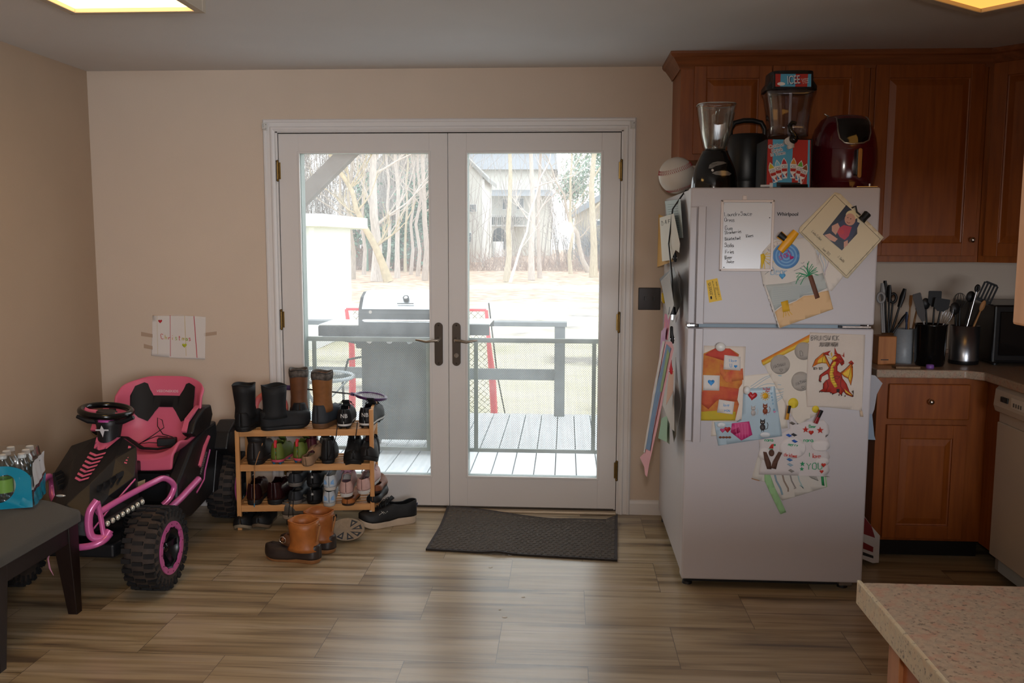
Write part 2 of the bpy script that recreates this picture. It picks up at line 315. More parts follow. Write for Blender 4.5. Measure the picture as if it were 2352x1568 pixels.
b.m(mat('#2b2926', .8)).box(0, .004, .012, .06, 0, 2.05); b.box(1.826, 1.83, .012, .06, 0, 2.05); b.box(0, 1.83, .014, .06, 2.046, 2.05); struct('trim_2', b)
b = MB().m(mat('#b9a78f', .4, .3)); b.box(0, 1.83, -.035, .14, 0, .014, .004); b.m(mat('#3a2f26', .7)).box(0, 1.83, .0, .1, .014, .018); struct('trim_3', b)
GLASS = glass_pane_mat(); DOORW = mat('#d6d1ce', .42, var=.03, vs=2, bump=.03, bs=40); GREY = mat('#7f8b86', .6); GUARD = mat('#b3bdb8', .55, var=.15, vs=20)
GMESH = mesh_mat('expanded_metal', '#c3cbc9', .0105, .0125, .11)
def french_door(nm, x0, x1, gx0, gx1, z0, z1, hinge_x, hz, plate_x, lev, lock):
    b = MB().m(DOORW); g0, g1 = .19, 1.945; y0, y1 = .008, .052
    b.box(x0, gx0, y0, y1, z0, z1, .0015); b.box(gx1, x1, y0, y1, z0, z1, .0015); b.box(gx0, gx1, y0, y1, z0, g0, .001); b.box(gx0, gx1, y0, y1, g1, z1, .001)
    for r in ((gx0 - .008, gx0 + .004, g0, g1), (gx1 - .004, gx1 + .008, g0, g1)): b.box(r[0], r[1], y0 - .004, y0 + .012, r[2] - .008, r[3] + .008, .002)
    b.box(gx0, gx1, y0 - .004, y0 + .012, g0 - .008, g0 + .004, .002); b.box(gx0, gx1, y0 - .004, y0 + .012, g1 - .004, g1 + .008, .002)
    b.m(GREY); b.box(gx0 - .002, gx0 + .004, y0 + .02, y1 + .05, g0, g1); b.box(gx1 - .004, gx1 + .002, y0 + .02, y1 + .012, g0, g1); b.box(gx0, gx1, y0 + .02, y1 + .012, g1 - .003, g1 + .003); b.box(gx0, gx1, y0 + .02, y1 + .012, g0 - .003, g0 + .003)
    b.m(mat('#5a5248', .9, var=.4, vs=50)).box(x0 + .01, x1 - .01, y0 - .0006, y0, z0, z0 + .006)
    d = b.build(nm, kind='structure')
    MB().m(GLASS).box(gx0, gx1, .030, .035, g0, g1).build('glass_pane', d)
    for z in hz:
        b = MB().m(BRASS); b.cyl((hinge_x, -.004, z - .045), (hinge_x, -.004, z + .045), .0065, n=12); b.box(hinge_x - .014, hinge_x + .014, .002, .0075, z - .044, z + .044, .001)
        for k in (-.05, .05): b.ball((hinge_x, -.004, z + k), .0075, 10, 8)
        b.build('hinge', d)
    b = MB().m(BRONZE); zc = .923; P = [(plate_x + .0225 * math.cos(a), (.095 if math.sin(a) >= 0 else -.095) + .0225 * math.sin(a) + zc) for a in [2 * math.pi * i / 28 for i in range(28)]]
    b.prism(P, -.002, .008, 'y', .001); b.ball((plate_x, -.003, zc + .103), .004, 8, 6); b.ball((plate_x, -.003, zc - .103), .004, 8, 6)
    pl = b.build('handle_plate', d)
    b = MB().m(mat('#8d8378', .3, .85)); b.cyl((plate_x, 0, zc + .025), (plate_x, -.045, zc + .025), .012, .009)
    b.tube([(plate_x, -.045, zc + .025), (plate_x + lev * .03, -.05, zc + .024), (plate_x + lev * .06, -.052, zc + .018), (plate_x + lev * .09, -.05, zc + .024), (plate_x + lev * .118, -.047, zc + .028)], [.009, .0085, .0075, .007, .005], 10)
    b.build('lever', pl)
    if lock: b = MB().m(mat('#8d8378', .3, .85)); b.cyl((plate_x, -.001, zc - .06), (plate_x, -.008, zc - .06), .012); b.box(plate_x - .003, plate_x + .003, -.018, -.008, zc - .072, zc - .05, .001); b.build('thumb_turn', pl)
    # protective grille on the outside of the pane
    gy = .078; b = MB().m(GUARD); bx0, bx1 = gx0 - .03, gx1 + .03
    b.box(bx0, bx1, gy, gy + .012, .925, .950); b.box(bx0, bx1, gy, gy + .012, .312, .332); v0 = gx0 + .03; v1 = gx1 - .035
    b.box(v0, v0 + .022, gy - .002, gy + .010, .332, .925); b.box(v1, v1 + .022, gy - .002, gy + .010, .332, .925)
    g = b.build('door_guard', d); MB().m(GMESH).box(bx0, bx1, gy + .012, gy + .0125, .332, .925).build('guard_mesh', g)
    return d
french_door('door_1', .003, .9135, .112, .815, .018, 2.045, -.001, (.24, 1.05, 1.85), .861, -1, False)
french_door('door_2', .9165, 1.827, 1.015, 1.728, .018, 2.045, 1.831, (.24, 1.05, 1.85), .958, 1, True)
# curtain-rod brackets at the casing corners
for i, (x, lb) in enumerate(((-.058, 'small white curtain bracket on the upper left corner of the door casing'), (1.885, 'small white curtain bracket on the upper right corner of the door casing'))):
    b = MB().m(mat('#c9c5bf', .35)); b.box(x - .014, x + .014, -.022, -.017, 2.06, 2.10, .002); b.box(x - .010, x + .010, -.042, -.022, 2.065, 2.073, .002); b.box(x - .010, x - .006, -.042, -.022, 2.065, 2.095, .001)
    b.m(STEEL).ball((x + .006, -.023, 2.09), .003, 8, 6); b.build('curtain_bracket', tag=(lb, 'bracket', 'curtain brackets on the door casing'))
# light switch
t = thing('light_switch', 'dark bronze double toggle switch plate on the wall beside the fridge', 'light switch', (1.99, 0, 1.117))
MB().m(mat('#1d1512', .35, .4)).box(1.931, 2.048, -.007, 0, 1.118, 1.236, .003).build('wall_plate', t, True)
for x in (1.966, 2.012): MB().m(mat('#15100e', .4)).box(x - .004, x + .004, -.018, -.006, 1.168, 1.19, .001).build('toggle', t, True)
# ceiling fixtures
def fixture(label, c, rz, sx, sy, hx, em):
    t = thing('ceiling_light', label, 'ceiling light', (c[0], c[1], H), (0, 0, rz), 'square ceiling light boxes')
    b = MB().m(mat('#b5a897', .6)); w = .032
    b.box(-sx / 2, sx / 2, -sy / 2, -sy / 2 + w, -.085, 0, .003); b.box(-sx / 2, sx / 2, sy / 2 - w, sy / 2, -.085, 0, .003)
    b.box(-sx / 2, -sx / 2 + w, -sy / 2 + w, sy / 2 - w, -.085, 0, .003); b.box(sx / 2 - w, sx / 2, -sy / 2 + w, sy / 2 - w, -.085, 0, .003); b.build('frame', t)
    MB().m(mat(hx, .6, emit=em)).box(-sx / 2 + w, sx / 2 - w, -sy / 2 + w, sy / 2 - w, -.07, -.06).build('diffuser', t)
fixture('square ceiling light glowing warm on the left, above the kart', (-.005, -1.845), 0, .50, .62, '#ffc878', 8.5)
fixture('warm ceiling light turned diagonally above the kitchen counter', (2.96, -1.80), 38, .62, .62, '#ffb858', 1.3)
# ================================================================ OUTSIDE
def ground_h(x, y):
    if y < 40: return -.62
    k = min(1, (y - 40) / 40); return -.62 + .75 * k * k * (3 - 2 * k)
def lawn_mat():
    m, nt = nmat('winter_lawn'); N = nt.nodes.new; L = nt.links.new
    out = N('ShaderNodeOutputMaterial'); b = N('ShaderNodeBsdfPrincipled'); L(b.outputs[0], out.inputs[0]); b.inputs['Roughness'].default_value = 1
    tc = N('ShaderNodeTexCoord'); sp = N('ShaderNodeSeparateXYZ'); L(tc.outputs['Object'], sp.inputs[0])
    def nz(s, det=7):
        n = N('ShaderNodeTexNoise'); n.inputs['Scale'].default_value = s; n.inputs['Detail'].default_value = det; L(tc.outputs['Object'], n.inputs[0]); return n.outputs['Fac']
    def ramp(f, els):
        r = N('ShaderNodeValToRGB'); L(f, r.inputs[0]); e = r.color_ramp.elements; e[0].position, e[0].color = els[0][0], lin(els[0][1]); e[1].position, e[1].color = els[-1][0], lin(els[-1][1])
        for p, c in els[1:-1]: q = e.new(p); q.color = lin(c)
        return r.outputs[0]
    def mix(f, a, c):
        q = N('ShaderNodeMix'); q.data_type = 'RGBA'; L(f, q.inputs[0]); L(a, q.inputs[6]); L(c, q.inputs[7]); return q.outputs[2]
    grass = ramp(nz(.9), [(.3, '#b3ae90'), (.45, '#c9c0a0'), (.6, '#d8ceb2'), (.75, '#cbc0a8')]); dirt = ramp(nz(3.5), [(.3, '#6f6a64'), (.7, '#9b948c')]); leaf = ramp(nz(2.2), [(.3, '#8d6f5e'), (.5, '#b39a85'), (.7, '#c6b4a2')]); road = ramp(nz(1.5), [(.3, '#9d9c9f'), (.7, '#bdbcbf')])
    def step(f, lo, hi):
        q = N('ShaderNodeMapRange'); L(f, q.inputs[0]); q.inputs[1].default_value = lo; q.inputs[2].default_value = hi; return q.outputs[0]
    wob = N('ShaderNodeMath'); wob.operation = 'MULTIPLY_ADD'; L(nz(.35), wob.inputs[0]); wob.inputs[1].default_value = 9; L(sp.outputs['Y'], wob.inputs[2])
    c = mix(step(nz(.5), .55, .66), grass, dirt); far = step(wob.outputs[0], 26, 31); c = mix(far, c, leaf)
    # gravel lane crossing the right half of the view
    band = N('ShaderNodeMath'); band.operation = 'COMPARE'; L(wob.outputs[0], band.inputs[0]); band.inputs[1].default_value = 39.5; band.inputs[2].default_value = 2.2
    bx = N('ShaderNodeMath'); bx.operation = 'MULTIPLY'; L(band.outputs[0], bx.inputs[0]); L(step(sp.outputs['X'], -6, 0), bx.inputs[1]); c = mix(bx.outputs[0], c, road)
    L(c, b.inputs['Base Color']); return m
b = MB().m(lawn_mat()); vs = []; fs = []; NX, NY = 40, 60
for j in range(NY + 1):
    y = .14 + 119 * (j / NY) ** 1.6
    for i in range(NX + 1): x = -50 + 100 * i / NX; vs.append((x, y, ground_h(x, y) + .03 * math.sin(x * 1.3 + y)))
for j in range(NY):
    for i in range(NX): a = j * (NX + 1) + i; fs.append([a, a + 1, a + NX + 2, a + NX + 1])
b.add(vs, fs, True); o = b.build('lawn', kind='structure')
# deck
DECK = mat('#d6dadd', .6, var=.22, vs=5, hex2='#bec4c8', stretch=(6, .6, 1)); b = MB().m(DECK); x = -2.6; k = 0
while x < 4.4: b.box(x, x + .138, .145, 3.32, -.135, -.1, .004); x += .146
b.m(mat('#55524e', .9)).box(-2.6, 4.4, .15, 3.3, -.16, -.14); b.m(DECK).box(-2.6, 4.4, 3.3, 3.34, -.35, -.11); o = b.build('deck', kind='structure')
t = thing('deck_railing', 'weathered grey wooden railing along the outer edge of the deck', 'railing', (.3, 3.25, -.1)); RW = mat('#6d7274', .75, var=.25, vs=9)
MB().m(RW).box(-2.5, 1.56, 3.18, 3.32, .715, .755, .004).build('top_rail', t, True); MB().m(RW).box(-2.5, 1.45, 3.22, 3.26, .225, .325, .003).build('middle_rail', t, True)
for x in (1.45, -2.4): MB().m(RW).box(x, x + .095, 3.2, 3.30, -.1, .715, .003).build('post', t, True)
# diagonal porch brace, upper left
t = thing('porch_brace', 'dark diagonal wooden brace crossing the upper left of the left pane', 'beam', (-.75, 1.65, -.1)); BW = mat('#6a5f58', .8, var=.2, vs=7)
p0 = U(692, 452, 'y', 1.6); p1 = U(800, 345, 'y', 1.6); d = (p1 - p0).normalized(); n = Vector((-d.z, 0, d.x)) * .055; a = p0 - d * .62; c = p1 + d * .5
MB().m(BW).prism([((a + n).x, (a + n).z), ((c + n).x, (c + n).z), ((c - n).x, (c - n).z), ((a - n).x, (a - n).z)], 1.6, 1.69, 'y').build('brace', t, True)
MB().m(BW).box(a.x - .1, a.x + .0, 1.6, 1.7, -.1, 2.9, .003).build('post', t, True)
# gas grill
t = thing('gas_grill', 'gas grill with steel lid and black cabinet standing on the deck', 'grill', (.4, 1.9, -.1))
GB = mat('#26282a', .55, var=.2, vs=30); GS = mat('#b8bcc0', .3, .9, var=.1, vs=30)
y0, y1 = 1.6, 2.1
prof = [(1.6, .79), (1.6, .955), (1.62, 1.0), (1.68, 1.065), (1.78, 1.10), (1.98, 1.10), (2.07, 1.05), (2.12, .95), (2.12, .79)]
MB().m(GB).prism(prof, .05, .735, 'x').build('lid', t, True)
b = MB().m(GS); pr2 = [(1.606, .985), (1.62, 1.006), (1.68, 1.071), (1.78, 1.107), (1.98, 1.107), (1.98, 1.10), (1.78, 1.09), (1.69, 1.06)]
b.prism(pr2, .075, .71, 'x'); ld = b.build('lid_panel', t, True)
b = MB().m(mat('#e8e8ea', .2, 1)); b.tube([(.1, 1.6, .905), (.1, 1.555, .905), (.12, 1.55, .905), (.66, 1.55, .905), (.68, 1.555, .905), (.68, 1.6, .905)], .011, 10); b.build('lid_handle', t, True)
b = MB().m(BLACK); b.at((.39, 1.655, 1.06), (48, 0, 0)); b.cyl((0, 0, -.01), (0, 0, .012), .022); b.box(-.06, .06, -.05, -.045, 0, .004); b.m(STEEL).ball((0, 0, .013), (.014, .014, .004)); b.build('thermometer', t, True)
b = MB().m(STEEL); b.cyl((.14, 1.6, .965), (.14, 1.592, .965), .012); b.build('badge', t, True)
MB().m(GB).box(.03, .735, 1.58, 2.1, .70, .80, .01).build('control_panel', t, True)
for x in (.14, .285, .43, .575): b = MB().m(CHROME); b.cyl((x, 1.58, .765), (x, 1.545, .765), .030, .024, 20); b.build('knob', t, True)
MB().m(GB).box(.06, .70, 1.63, 2.08, .02, .70, .008).build('cabinet', t, True)
for x0, x1, z in ((-.25, .05, .87), (.735, 1.0, .885)):
    b = MB().m(GS); b.box(x0, x1, 1.62, 2.04, z - .012, z, .004); b.m(GB).box(x0, x1, 1.61, 1.63, z - .085, z - .012, .003); b.box(x0, x1, 2.03, 2.05, z - .06, z - .012, .003)
    if x0 < 0: b.prism([(x0, z - .08), (x1, z - .08), (x1, z - .15), (x0 + .05, z - .1)], 1.64, 1.66, 'y')
    b.build('side_shelf', t, True)
for x in (.1, .68):
    for y in (1.68, 2.03): b = MB().m(BLACK); b.cyl((x, y, .02), (x, y, -.05), .012); b.m(BLACK).cyl((x - .012, y, -.065), (x + .012, y, -.065), .035); b.build('caster', t, True)
b = MB().m(BLACK); b.tube([(.05, 1.75, .62), (-.06, 1.72, .60), (-.10, 1.7, .45), (-.09, 1.7, .2), (-.05, 1.75, -.09)], .009, 8); b.build('gas_hose', t, True)
# round glass patio table
t = thing('patio_table', 'small round glass-topped patio table with grey metal rim on the deck', 'table', (-.02, .75, -.1)); TM = mat('#a5abb0', .4, .6)
TG = clear_glass('table_glass', (.85, .92, .92, 1), .2)
b = MB().m(TM); b.ring((-.02, .75, .62), .225, .012, (0, 0, 0), 48); b.build('rim', t, True)
b = MB().m(TG); b.cyl((-.02, .75, .618), (-.02, .75, .624), .218, n=48); b.build('glass_top', t, True)
for a in (20, 140, 260):
    c, s_ = math.cos(R(a)), math.sin(R(a)); b = MB().m(TM); b.tube([(-.02 + .21 * c, .75 + .21 * s_, .61), (-.02 + .02 * c, .75 + .02 * s_, .42), (-.02 + .2 * c, .75 + .2 * s_, -.1)], .011, 8, flat=.6); b.build('leg', t, True)
# soccer goal on the lawn
t = thing('soccer_goal', 'red-framed soccer goal with black net standing on the lawn behind the railing', 'goal', (.1, 4.6, -.62)); RD = mat('#d2303c', .5)
gz = .78; L0 = U(808, 790, 'y', 4.2).x; R0 = U(1117, 712, 'y', 4.2).x; R1 = U(1133, 955, 'y', 4.2).x
b = MB().m(RD); b.tube([(R0, 4.2, gz), (R0 + .03, 4.2, .4), (R1 - .01, 4.2, .1), (R1 + .01, 4.2, -.3), (R1, 4.2, -.6)], [.018, .024, .036, .036, .036], 8); b.build('goal_post', t, True)
b = MB().m(RD); b.tube([(L0 - .05, 4.2, gz), (L0, 4.2, .4), (L0, 4.2, 0), (L0 - .02, 4.2, -.6)], [.018, .03, .036, .036], 8); b.build('goal_post', t, True)
b = MB().m(RD); b.tube([(L0 - .05, 4.2, gz), (R0, 4.2, gz)], .014, 8); b.build('crossbar', t, True)
b = MB().m(BLACK); b.tube([(R0 + .02, 4.25, .85), (R0 + .1, 4.35, .1), (R0 + .16, 5.1, -.6)], .008, 6); b.build('net_pole', t, True)
NET = mesh_mat('goal_net', '#4a4a44', .07, .07, .05, 'xz'); b = MB().m(NET); b.add([(L0, 4.22, gz), (R0, 4.22, gz), (R1, 5.2, -.6), (L0, 5.2, -.6)], [[0, 1, 2, 3]]); b.add([(R0, 4.22, gz), (R1, 4.24, -.6), (R1, 5.2, -.6)], [[0, 1, 2]]); b.build('net', t, True)
# white shed at the left
t = thing('white_shed', 'white garden shed with flat eave seen through the left pane', 'shed', (-5, 13, -.62)); SW = mat('#d6d8d9', .7)
MB().m(SW).box(-8, -3.22, 12, 15, -.62, 1.72).build('wall', t, True)
b = MB().m(mat('#e2e2e2', .6)); b.box(-8.3, -2.92, 11.6, 15.4, 1.72, 1.95, .01); b.m(mat('#b7b6a5', .8)).box(-8.2, -3.0, 11.7, 15.3, 1.70, 1.72); b.build('roof', t, True)
MB().m(mat('#e2e2e2', .6)).box(-3.29, -3.2, 11.98, 12.02, -.62, 1.7).build('corner_trim', t, True)
# trees
def bark(h): return mat(h, .95, var=.3, vs=4, stretch=(6, 6, 1))
BK = [bark('#b9ada4'), bark('#c8beb6'), bark('#aca195'), bark('#bfb49e')]
def tree(px, base_py, wpx, y, label, lean=0, hgt=13, m=None, nb=16, seed=0, top=None, fork=False, group='bare trees at the edge of the yard', bz=None):
    rnd = random.Random(seed or int(px * 7)); g = ground_h(0, y); p = U(px, base_py, 'y', y); base = Vector((p.x, y, g)); r = wpx / 2067.4 * (y + 4.8) / 2
    t = thing('bare_tree', label, 'tree', base, (0, 0, 0), group); m = m or BK[int(px) % 4]
    pts = []; N = 9; off = Vector((0, 0, 0))
    for i in range(N + 1):
        k = i / N; off = Vector((lean * hgt * k + (rnd.uniform(-.12, .12) if i else 0) * (1 + k), rnd.uniform(-.03, .03) if i else 0, hgt * k)); pts.append(off)
    b = MB().m(m); b.tube(pts, [r * (1.25 if i == 0 else 1 - .8 * i / N) for i in range(N + 1)], 7); b.build('trunk', t)
    b = MB().m(m)
    def branch(p, d, L, rr, dep):
        q = [p]; c = p.copy(); dd = d.normalized()
        for i in range(4): dd = (dd + Vector((rnd.uniform(-.25, .25), rnd.uniform(-.04, .04), rnd.uniform(-.05, .28)))).normalized(); c = c + dd * L / 4; q.append(c.copy())
        b.tube(q, [rr, rr * .8, rr * .6, rr * .42, rr * .2], 4 if dep else 5, caps=False)
        if dep < 2:
            for i in range(4 if dep == 0 else 3): s0 = q[rnd.randint(1, 4)]; branch(s0, dd + Vector((rnd.uniform(-1, 1), rnd.uniform(-.05, .05), rnd.uniform(-.1, .9))), L * rnd.uniform(.4, .65), rr * .5, dep + 1)
    for i in range(nb):
        k = rnd.uniform(.18, 1); j = min(N - 1, int(k * N)); p0 = pts[j].lerp(pts[j + 1], k * N - j); a = rnd.uniform(0, 6.28)
        branch(p0, Vector((math.cos(a), .06 * math.sin(a), rnd.uniform(.3, 1.1))), hgt * rnd.uniform(.12, .3), max(.012, r * (1 - .75 * k) * .42), 0)
    b.build('branches', t); return t
TR = [(786, 620, 8, 43, 'thin bare tree just right of the shed', .01, 12), (810, 622, 12, 44, 'bare tree with medium trunk behind the left end of the grill', 0, 13), (836, 635, 9, 42, 'slim pale trunk left of the thickest trunk', .0, 13),
 (865, 630, 24, 43, 'thickest straight trunk in the left pane', -.005, 15), (889, 628, 9, 46, 'thin trunk just right of the thickest trunk', .02, 12), (913, 636, 12, 42, 'pale trunk in the middle of the right-hand grove', .0, 14),
 (931, 628, 7, 45, 'thin trunk between two paler trunks in the grove', .01, 12), (944, 630, 8, 44, 'narrow tan trunk left of the grove edge', .02, 13), (960, 632, 9, 43, 'slender trunk third from the left door stile', .015, 13), (976, 632, 14, 43, 'broad pale trunk beside the left door stile', .01, 14),
 (1163, 632, 14, 40, 'forked pale tree in the middle of the right pane', .015, 12), (1221, 632, 14, 41, 'straight tree in front of the big house, left of a pair', 0, 14), (1240, 634, 10, 42, 'straight tree in front of the big house, right of a pair', .0, 13),
 (1311, 612, 9, 46, 'thin dark tree beside the low garage', -.02, 10), (1363, 634, 17, 41, 'large pale tree near the right edge of the right pane', -.004, 15)]
YS = [44.5, 41.9, 46.3, 40.1, 48.1, 43.1, 49.9, 47.2, 45.4, 41.3, 40.4, 42.2, 44.3, 48.5, 45.7]
for i_, q in enumerate(TR): tree(q[0], q[1], q[2], YS[i_], q[4], q[5], q[6], nb=9 if q[2] > 8 else 6)
tree(893, 632, 20, 39.2, 'leaning yellowish tree slanting up to the left across the grove', -.42, 8, mat('#b8a98c', .95, var=.3, vs=4), 16)
tree(1172, 632, 7, 39.2, 'thin white trunk leaning right from the forked tree', .30, 7.5, bark('#d8cfc7'), 5)
tree(1352, 590, 12, 50.3, 'tree leaning left over the garage roof', -.35, 7, bark('#b5a99d'), 12)
rnd = random.Random(3)
def stems(name, n, x0, x1, y0, y1, h0, h1, r, m, lean=.15, zbase=0, tw=2):
    b = MB().m(m)
    for i in range(n):
        x = rnd.uniform(x0, x1); y = rnd.uniform(y0, y1); g = ground_h(x, y) + zbase; h = rnd.uniform(h0, h1); l = rnd.gauss(0, lean); p = Vector((x, y, g)); q = [p, p + Vector((l * h * .4, 0, h * .5)), p + Vector((l * h, 0, h))]
        rr = r * rnd.uniform(.5, 1.3); b.tube(q, [rr, rr * .7, rr * .3], 3, caps=False)
        for k in range(tw): f = rnd.uniform(.3, .9); s0 = p + Vector((l * h * f, 0, h * f)); b.tube([s0, s0 + Vector((rnd.uniform(-.35, .35) * h, 0, rnd.uniform(.1, .4) * h))], [rr * .5, rr * .15], 3, caps=False)
    return b
stems('s', 860, -24, -6.8, 55, 61, 5, 14, .035, bark('#b9b0aa')).build('distant_bare_wood', tag=('pale tangle of distant bare trees behind the grove on the left', 'woods'), kind='stuff')
stems('s', 170, -5.6, 14, 55.2, 56.2, 3, 9, .035, bark('#b9b0aa')).build('distant_saplings', tag=('sparse thin saplings in front of the houses on the right', 'woods'), kind='stuff')
stems('s', 1500, -24, -6.6, 51.2, 53, .6, 2.8, .014, mat('#a98b7a', 1), .5, tw=3).build('brown_thicket', tag=('reddish brown thicket along the foot of the left grove', 'undergrowth'), kind='stuff')
stems('s', 1000, -5.4, 14, 51.2, 52.8, .4, 1.5, .014, mat('#a99388', 1), .6, tw=3).build('leaf_litter_brush', tag=('low brown brush and leaf litter below the houses', 'undergrowth'), kind='stuff')
stems('s', 420, 2.6, 7.6, 53.6, 54.6, 1.0, 3.0, .03, mat('#909397', 1), .5, tw=3).build('grey_thicket', tag=('dense grey thicket in front of the garage', 'undergrowth'), kind='stuff')
def leafblob(name, label, blobs, m, n, sz, cat='shrub'):
    b = MB().m(m)
    for i in range(n):
        c, rr = rnd.choice(blobs); v = Vector((rnd.gauss(0, .45) * rr[0], rnd.gauss(0, .45) * rr[1], rnd.gauss(0, .45) * rr[2])); p = Vector(c) + v; s = sz * rnd.uniform(.5, 1.3)
        a = Vector((rnd.uniform(-1, 1), rnd.uniform(-1, 1), rnd.uniform(-1, 1))).normalized(); o_ = a.orthogonal().normalized(); b.add([p + a * s, p + o_ * s * .5, p - a * s, p - o_ * s * .5], [[0, 1, 2, 3]])
    for c, rr in blobs[:4]: b.m(m).cyl((c[0], c[1], ground_h(0, c[1])), (c[0], c[1], c[2]), .08, .04, 6)
    return b.build(name, tag=(label, cat))
IVY = mat('#6f8a78', .8, var=.3, vs=2); bl = []
for px, py, rx, rz in ((780, 545, 1.3, 1.0), (842, 470, .8, 2.2), (945, 500, 1.0, 2.6), (975, 470, .8, 2.4), (900, 560, 1.0, 1.2)): p = U(px, py, 'y', 50.6); bl.append(((p.x, 50.6, p.z), (rx, .3, rz)))
leafblob('evergreen_shrub', 'dark green ivy and evergreen growth among the left grove trunks', bl, IVY, 5200, .14)
p = U(1340, 400, 'y', 66); leafblob('evergreen_tree', 'pale evergreen tree at the upper right of the right pane', [((p.x, 66, p.z), (1.7, 1, 2.2)), ((p.x + 1.3, 66, p.z + 2), (1.4, 1, 2)), ((p.x - .8, 66, p.z - 1), (1.2, 1, 1))], mat('#8fa893', .8, var=.3, vs=2), 2600, .16, 'tree')
# houses
SID = mat('#d8d6cf', .8, var=.05, vs=3, stretch=(.2, .2, 12)); ROOF = mat('#8d9096', .9, var=.15, vs=6); WIN = mat('#6f777f', .3); TRI = mat('#e6e6e4', .6)
def ux(px, y, py=500): return U(px, py, 'y', y).x
def uz(py, y, px=1200): return U(px, py, 'y', y).z
y = 62; t = thing('cream_house', 'pale gabled house end at the left edge of the right pane', 'house', (ux(1060, y), y + 4, ground_h(0, 62)))
x1 = ux(1109, y); x0 = x1 - 9; ze = uz(402, y); g = ground_h(0, 62) - .3
b = MB().m(SID); b.prism([(x0, g), (x1, g), (x1, ze), ((x0 + x1) / 2, ze + 4.2), (x0, ze)], y, y + 8, 'y'); b.build('wall', t, True)
b = MB().m(mat('#9a9a98', .8)); b.prism([(x1 + .4, ze - .5), (x1 + .4, ze - .2), ((x0 + x1) / 2, ze + 4.6), ((x0 + x1) / 2, ze + 4.3)], y - .3, y + 8.3, 'y'); b.build('roof', t, True)
for za, zb in ((470, 486), (535, 556)): b = MB().m(TRI); b.box(ux(1072, y), ux(1095 if za < 500 else 1083, y), y - .06, y, uz(zb, y) - .06, uz(za, y) + .06); b.m(WIN).box(ux(1072, y), ux(1094 if za < 500 else 1082, y), y - .08, y - .05, uz(zb, y), uz(za, y)); b.build('window', t, True)
b = MB().m(TRI); b.box(x1 - .05, x1 + .12, y - .05, y + .1, g, ze - .3); b.build('downspout', t, True)
y = 74; t = thing('big_house', 'large white house with grey roof and arched porch across the right pane', 'house', (ux(1180, y), y + 4, ground_h(0, 74)))
x0, x1 = ux(1080, y), ux(1266, y); g = ground_h(0, 74)
b = MB().m(SID); b.box(x0, x1, y, y + 9, g, uz(388, y)); b.build('wall', t, True)
b = MB().m(ROOF); b.add([(x0 - .5, y - .6, uz(390, y)), (x1 + .5, y - .6, uz(390, y)), (x1 + .2, y + 5, uz(300, y)), (x0, y + 5, uz(300, y)), (x1 + .5, y + 10, uz(390, y)), (x0 - .5, y + 10, uz(390, y))], [[0, 1, 2, 3], [1, 4, 2], [3, 2, 4, 5], [0, 3, 5]]); b.build('roof', t, True)
b = MB().m(ROOF); b.add([(x0, y - 1.8, uz(452, y)), (x1 + .3, y - 1.8, uz(452, y)), (x1, y, uz(436, y)), (x0, y, uz(436, y)), (x1 + .3, y, uz(452, y))], [[0, 1, 2, 3], [1, 4, 2]]); b.build('porch_roof', t, True)
for xa, xb, za, zb in ((1155, 1167, 458, 480), (1188, 1202, 456, 480), (1122, 1135, 495, 518)): b = MB().m(TRI); b.box(ux(xa, y) - .08, ux(xb, y) + .08, y - .05, y, uz(zb, y) - .08, uz(za, y) + .08); b.m(WIN).box(ux(xa, y), ux(xb, y), y - .08, y - .04, uz(zb, y), uz(za, y)); b.build('window', t, True)
b = MB().m(mat('#bcbcbb', .7)); b.box(x0, ux(1215, y), y - 2.4, y, uz(500, y), uz(496, y))
for i in range(30): xx = x0 + i * (ux(1215, y) - x0) / 30; b.box(xx, xx + .04, y - 2.4, y - 2.35, uz(518, y), uz(497, y))
b.box(x0, ux(1215, y), y - 2.4, y, uz(521, y), uz(517, y)); b.build('balcony', t, True)
b = MB().m(mat('#565b60', .9)); zt = uz(524, y); zb = uz(572, y)
for xa, xb in ((1112, 1126), (1137, 1166)):
    xa, xb = ux(xa, y), ux(xb, y); c = (xa + xb) / 2; P = [(xb, zb), (xb, zt - .6)] + [(c + (xb - c) * math.cos(R(q)), zt - .6 + .6 * math.sin(R(q))) for q in range(15, 180, 15)] + [(xa, zt - .6), (xa, zb)]
    b.prism(P, y - 2.3, y - 2.2, 'y')
b.build('arch', t, True)
b = MB().m(SID); b.box(x0, ux(1180, y), y - 2.2, y, g, uz(521, y)); b.build('porch_wall', t, True)
b = MB().m(mat('#e9ebee', .5)); xx = ux(1144, 70); b.cyl((xx, 70, ground_h(0, 70)), (xx, 70, ground_h(0, 70) + 1.3), .42, .45, 12); b.build('barrel', tag=('white barrel standing in front of the dark porch arch', 'barrel'))
y = 57; t = thing('low_garage', 'tan garage with sloping grey roof at the right edge of the right pane', 'garage', (ux(1360, y), y + 3, ground_h(0, y)))
x0 = ux(1322, y); x1 = x0 + 8; g = ground_h(0, y) - .2; ze = uz(490, y); zt = uz(440, y)
b = MB().m(mat('#c9bda6', .8, var=.08, vs=3, stretch=(8, .2, .2))); b.prism([(x0, g), (x1, g), (x1, ze), (x0 + 3.6, zt + .4), (x0, ze)], y, y + 6, 'y'); b.build('wall', t, True)
b = MB().m(mat('#9aa2aa', .9)); b.prism([(x0 - .5, ze - .4), (x0 - .4, ze + .05), (x0 + 3.6, zt + 1.0), (x1, ze + .4), (x1, ze), (x0 + 3.6, zt + .5)], y - .5, y + 6.5, 'y'); b.build('roof', t, True)
b = MB().m(TRI); b.box(ux(1365, y), ux(1382, y), y - .1, y, uz(518, y), uz(503, y)); b.m(WIN).box(ux(1370, y), ux(1379, y), y - .13, y - .08, uz(516, y), uz(507, y)); b.build('vent', t, True)
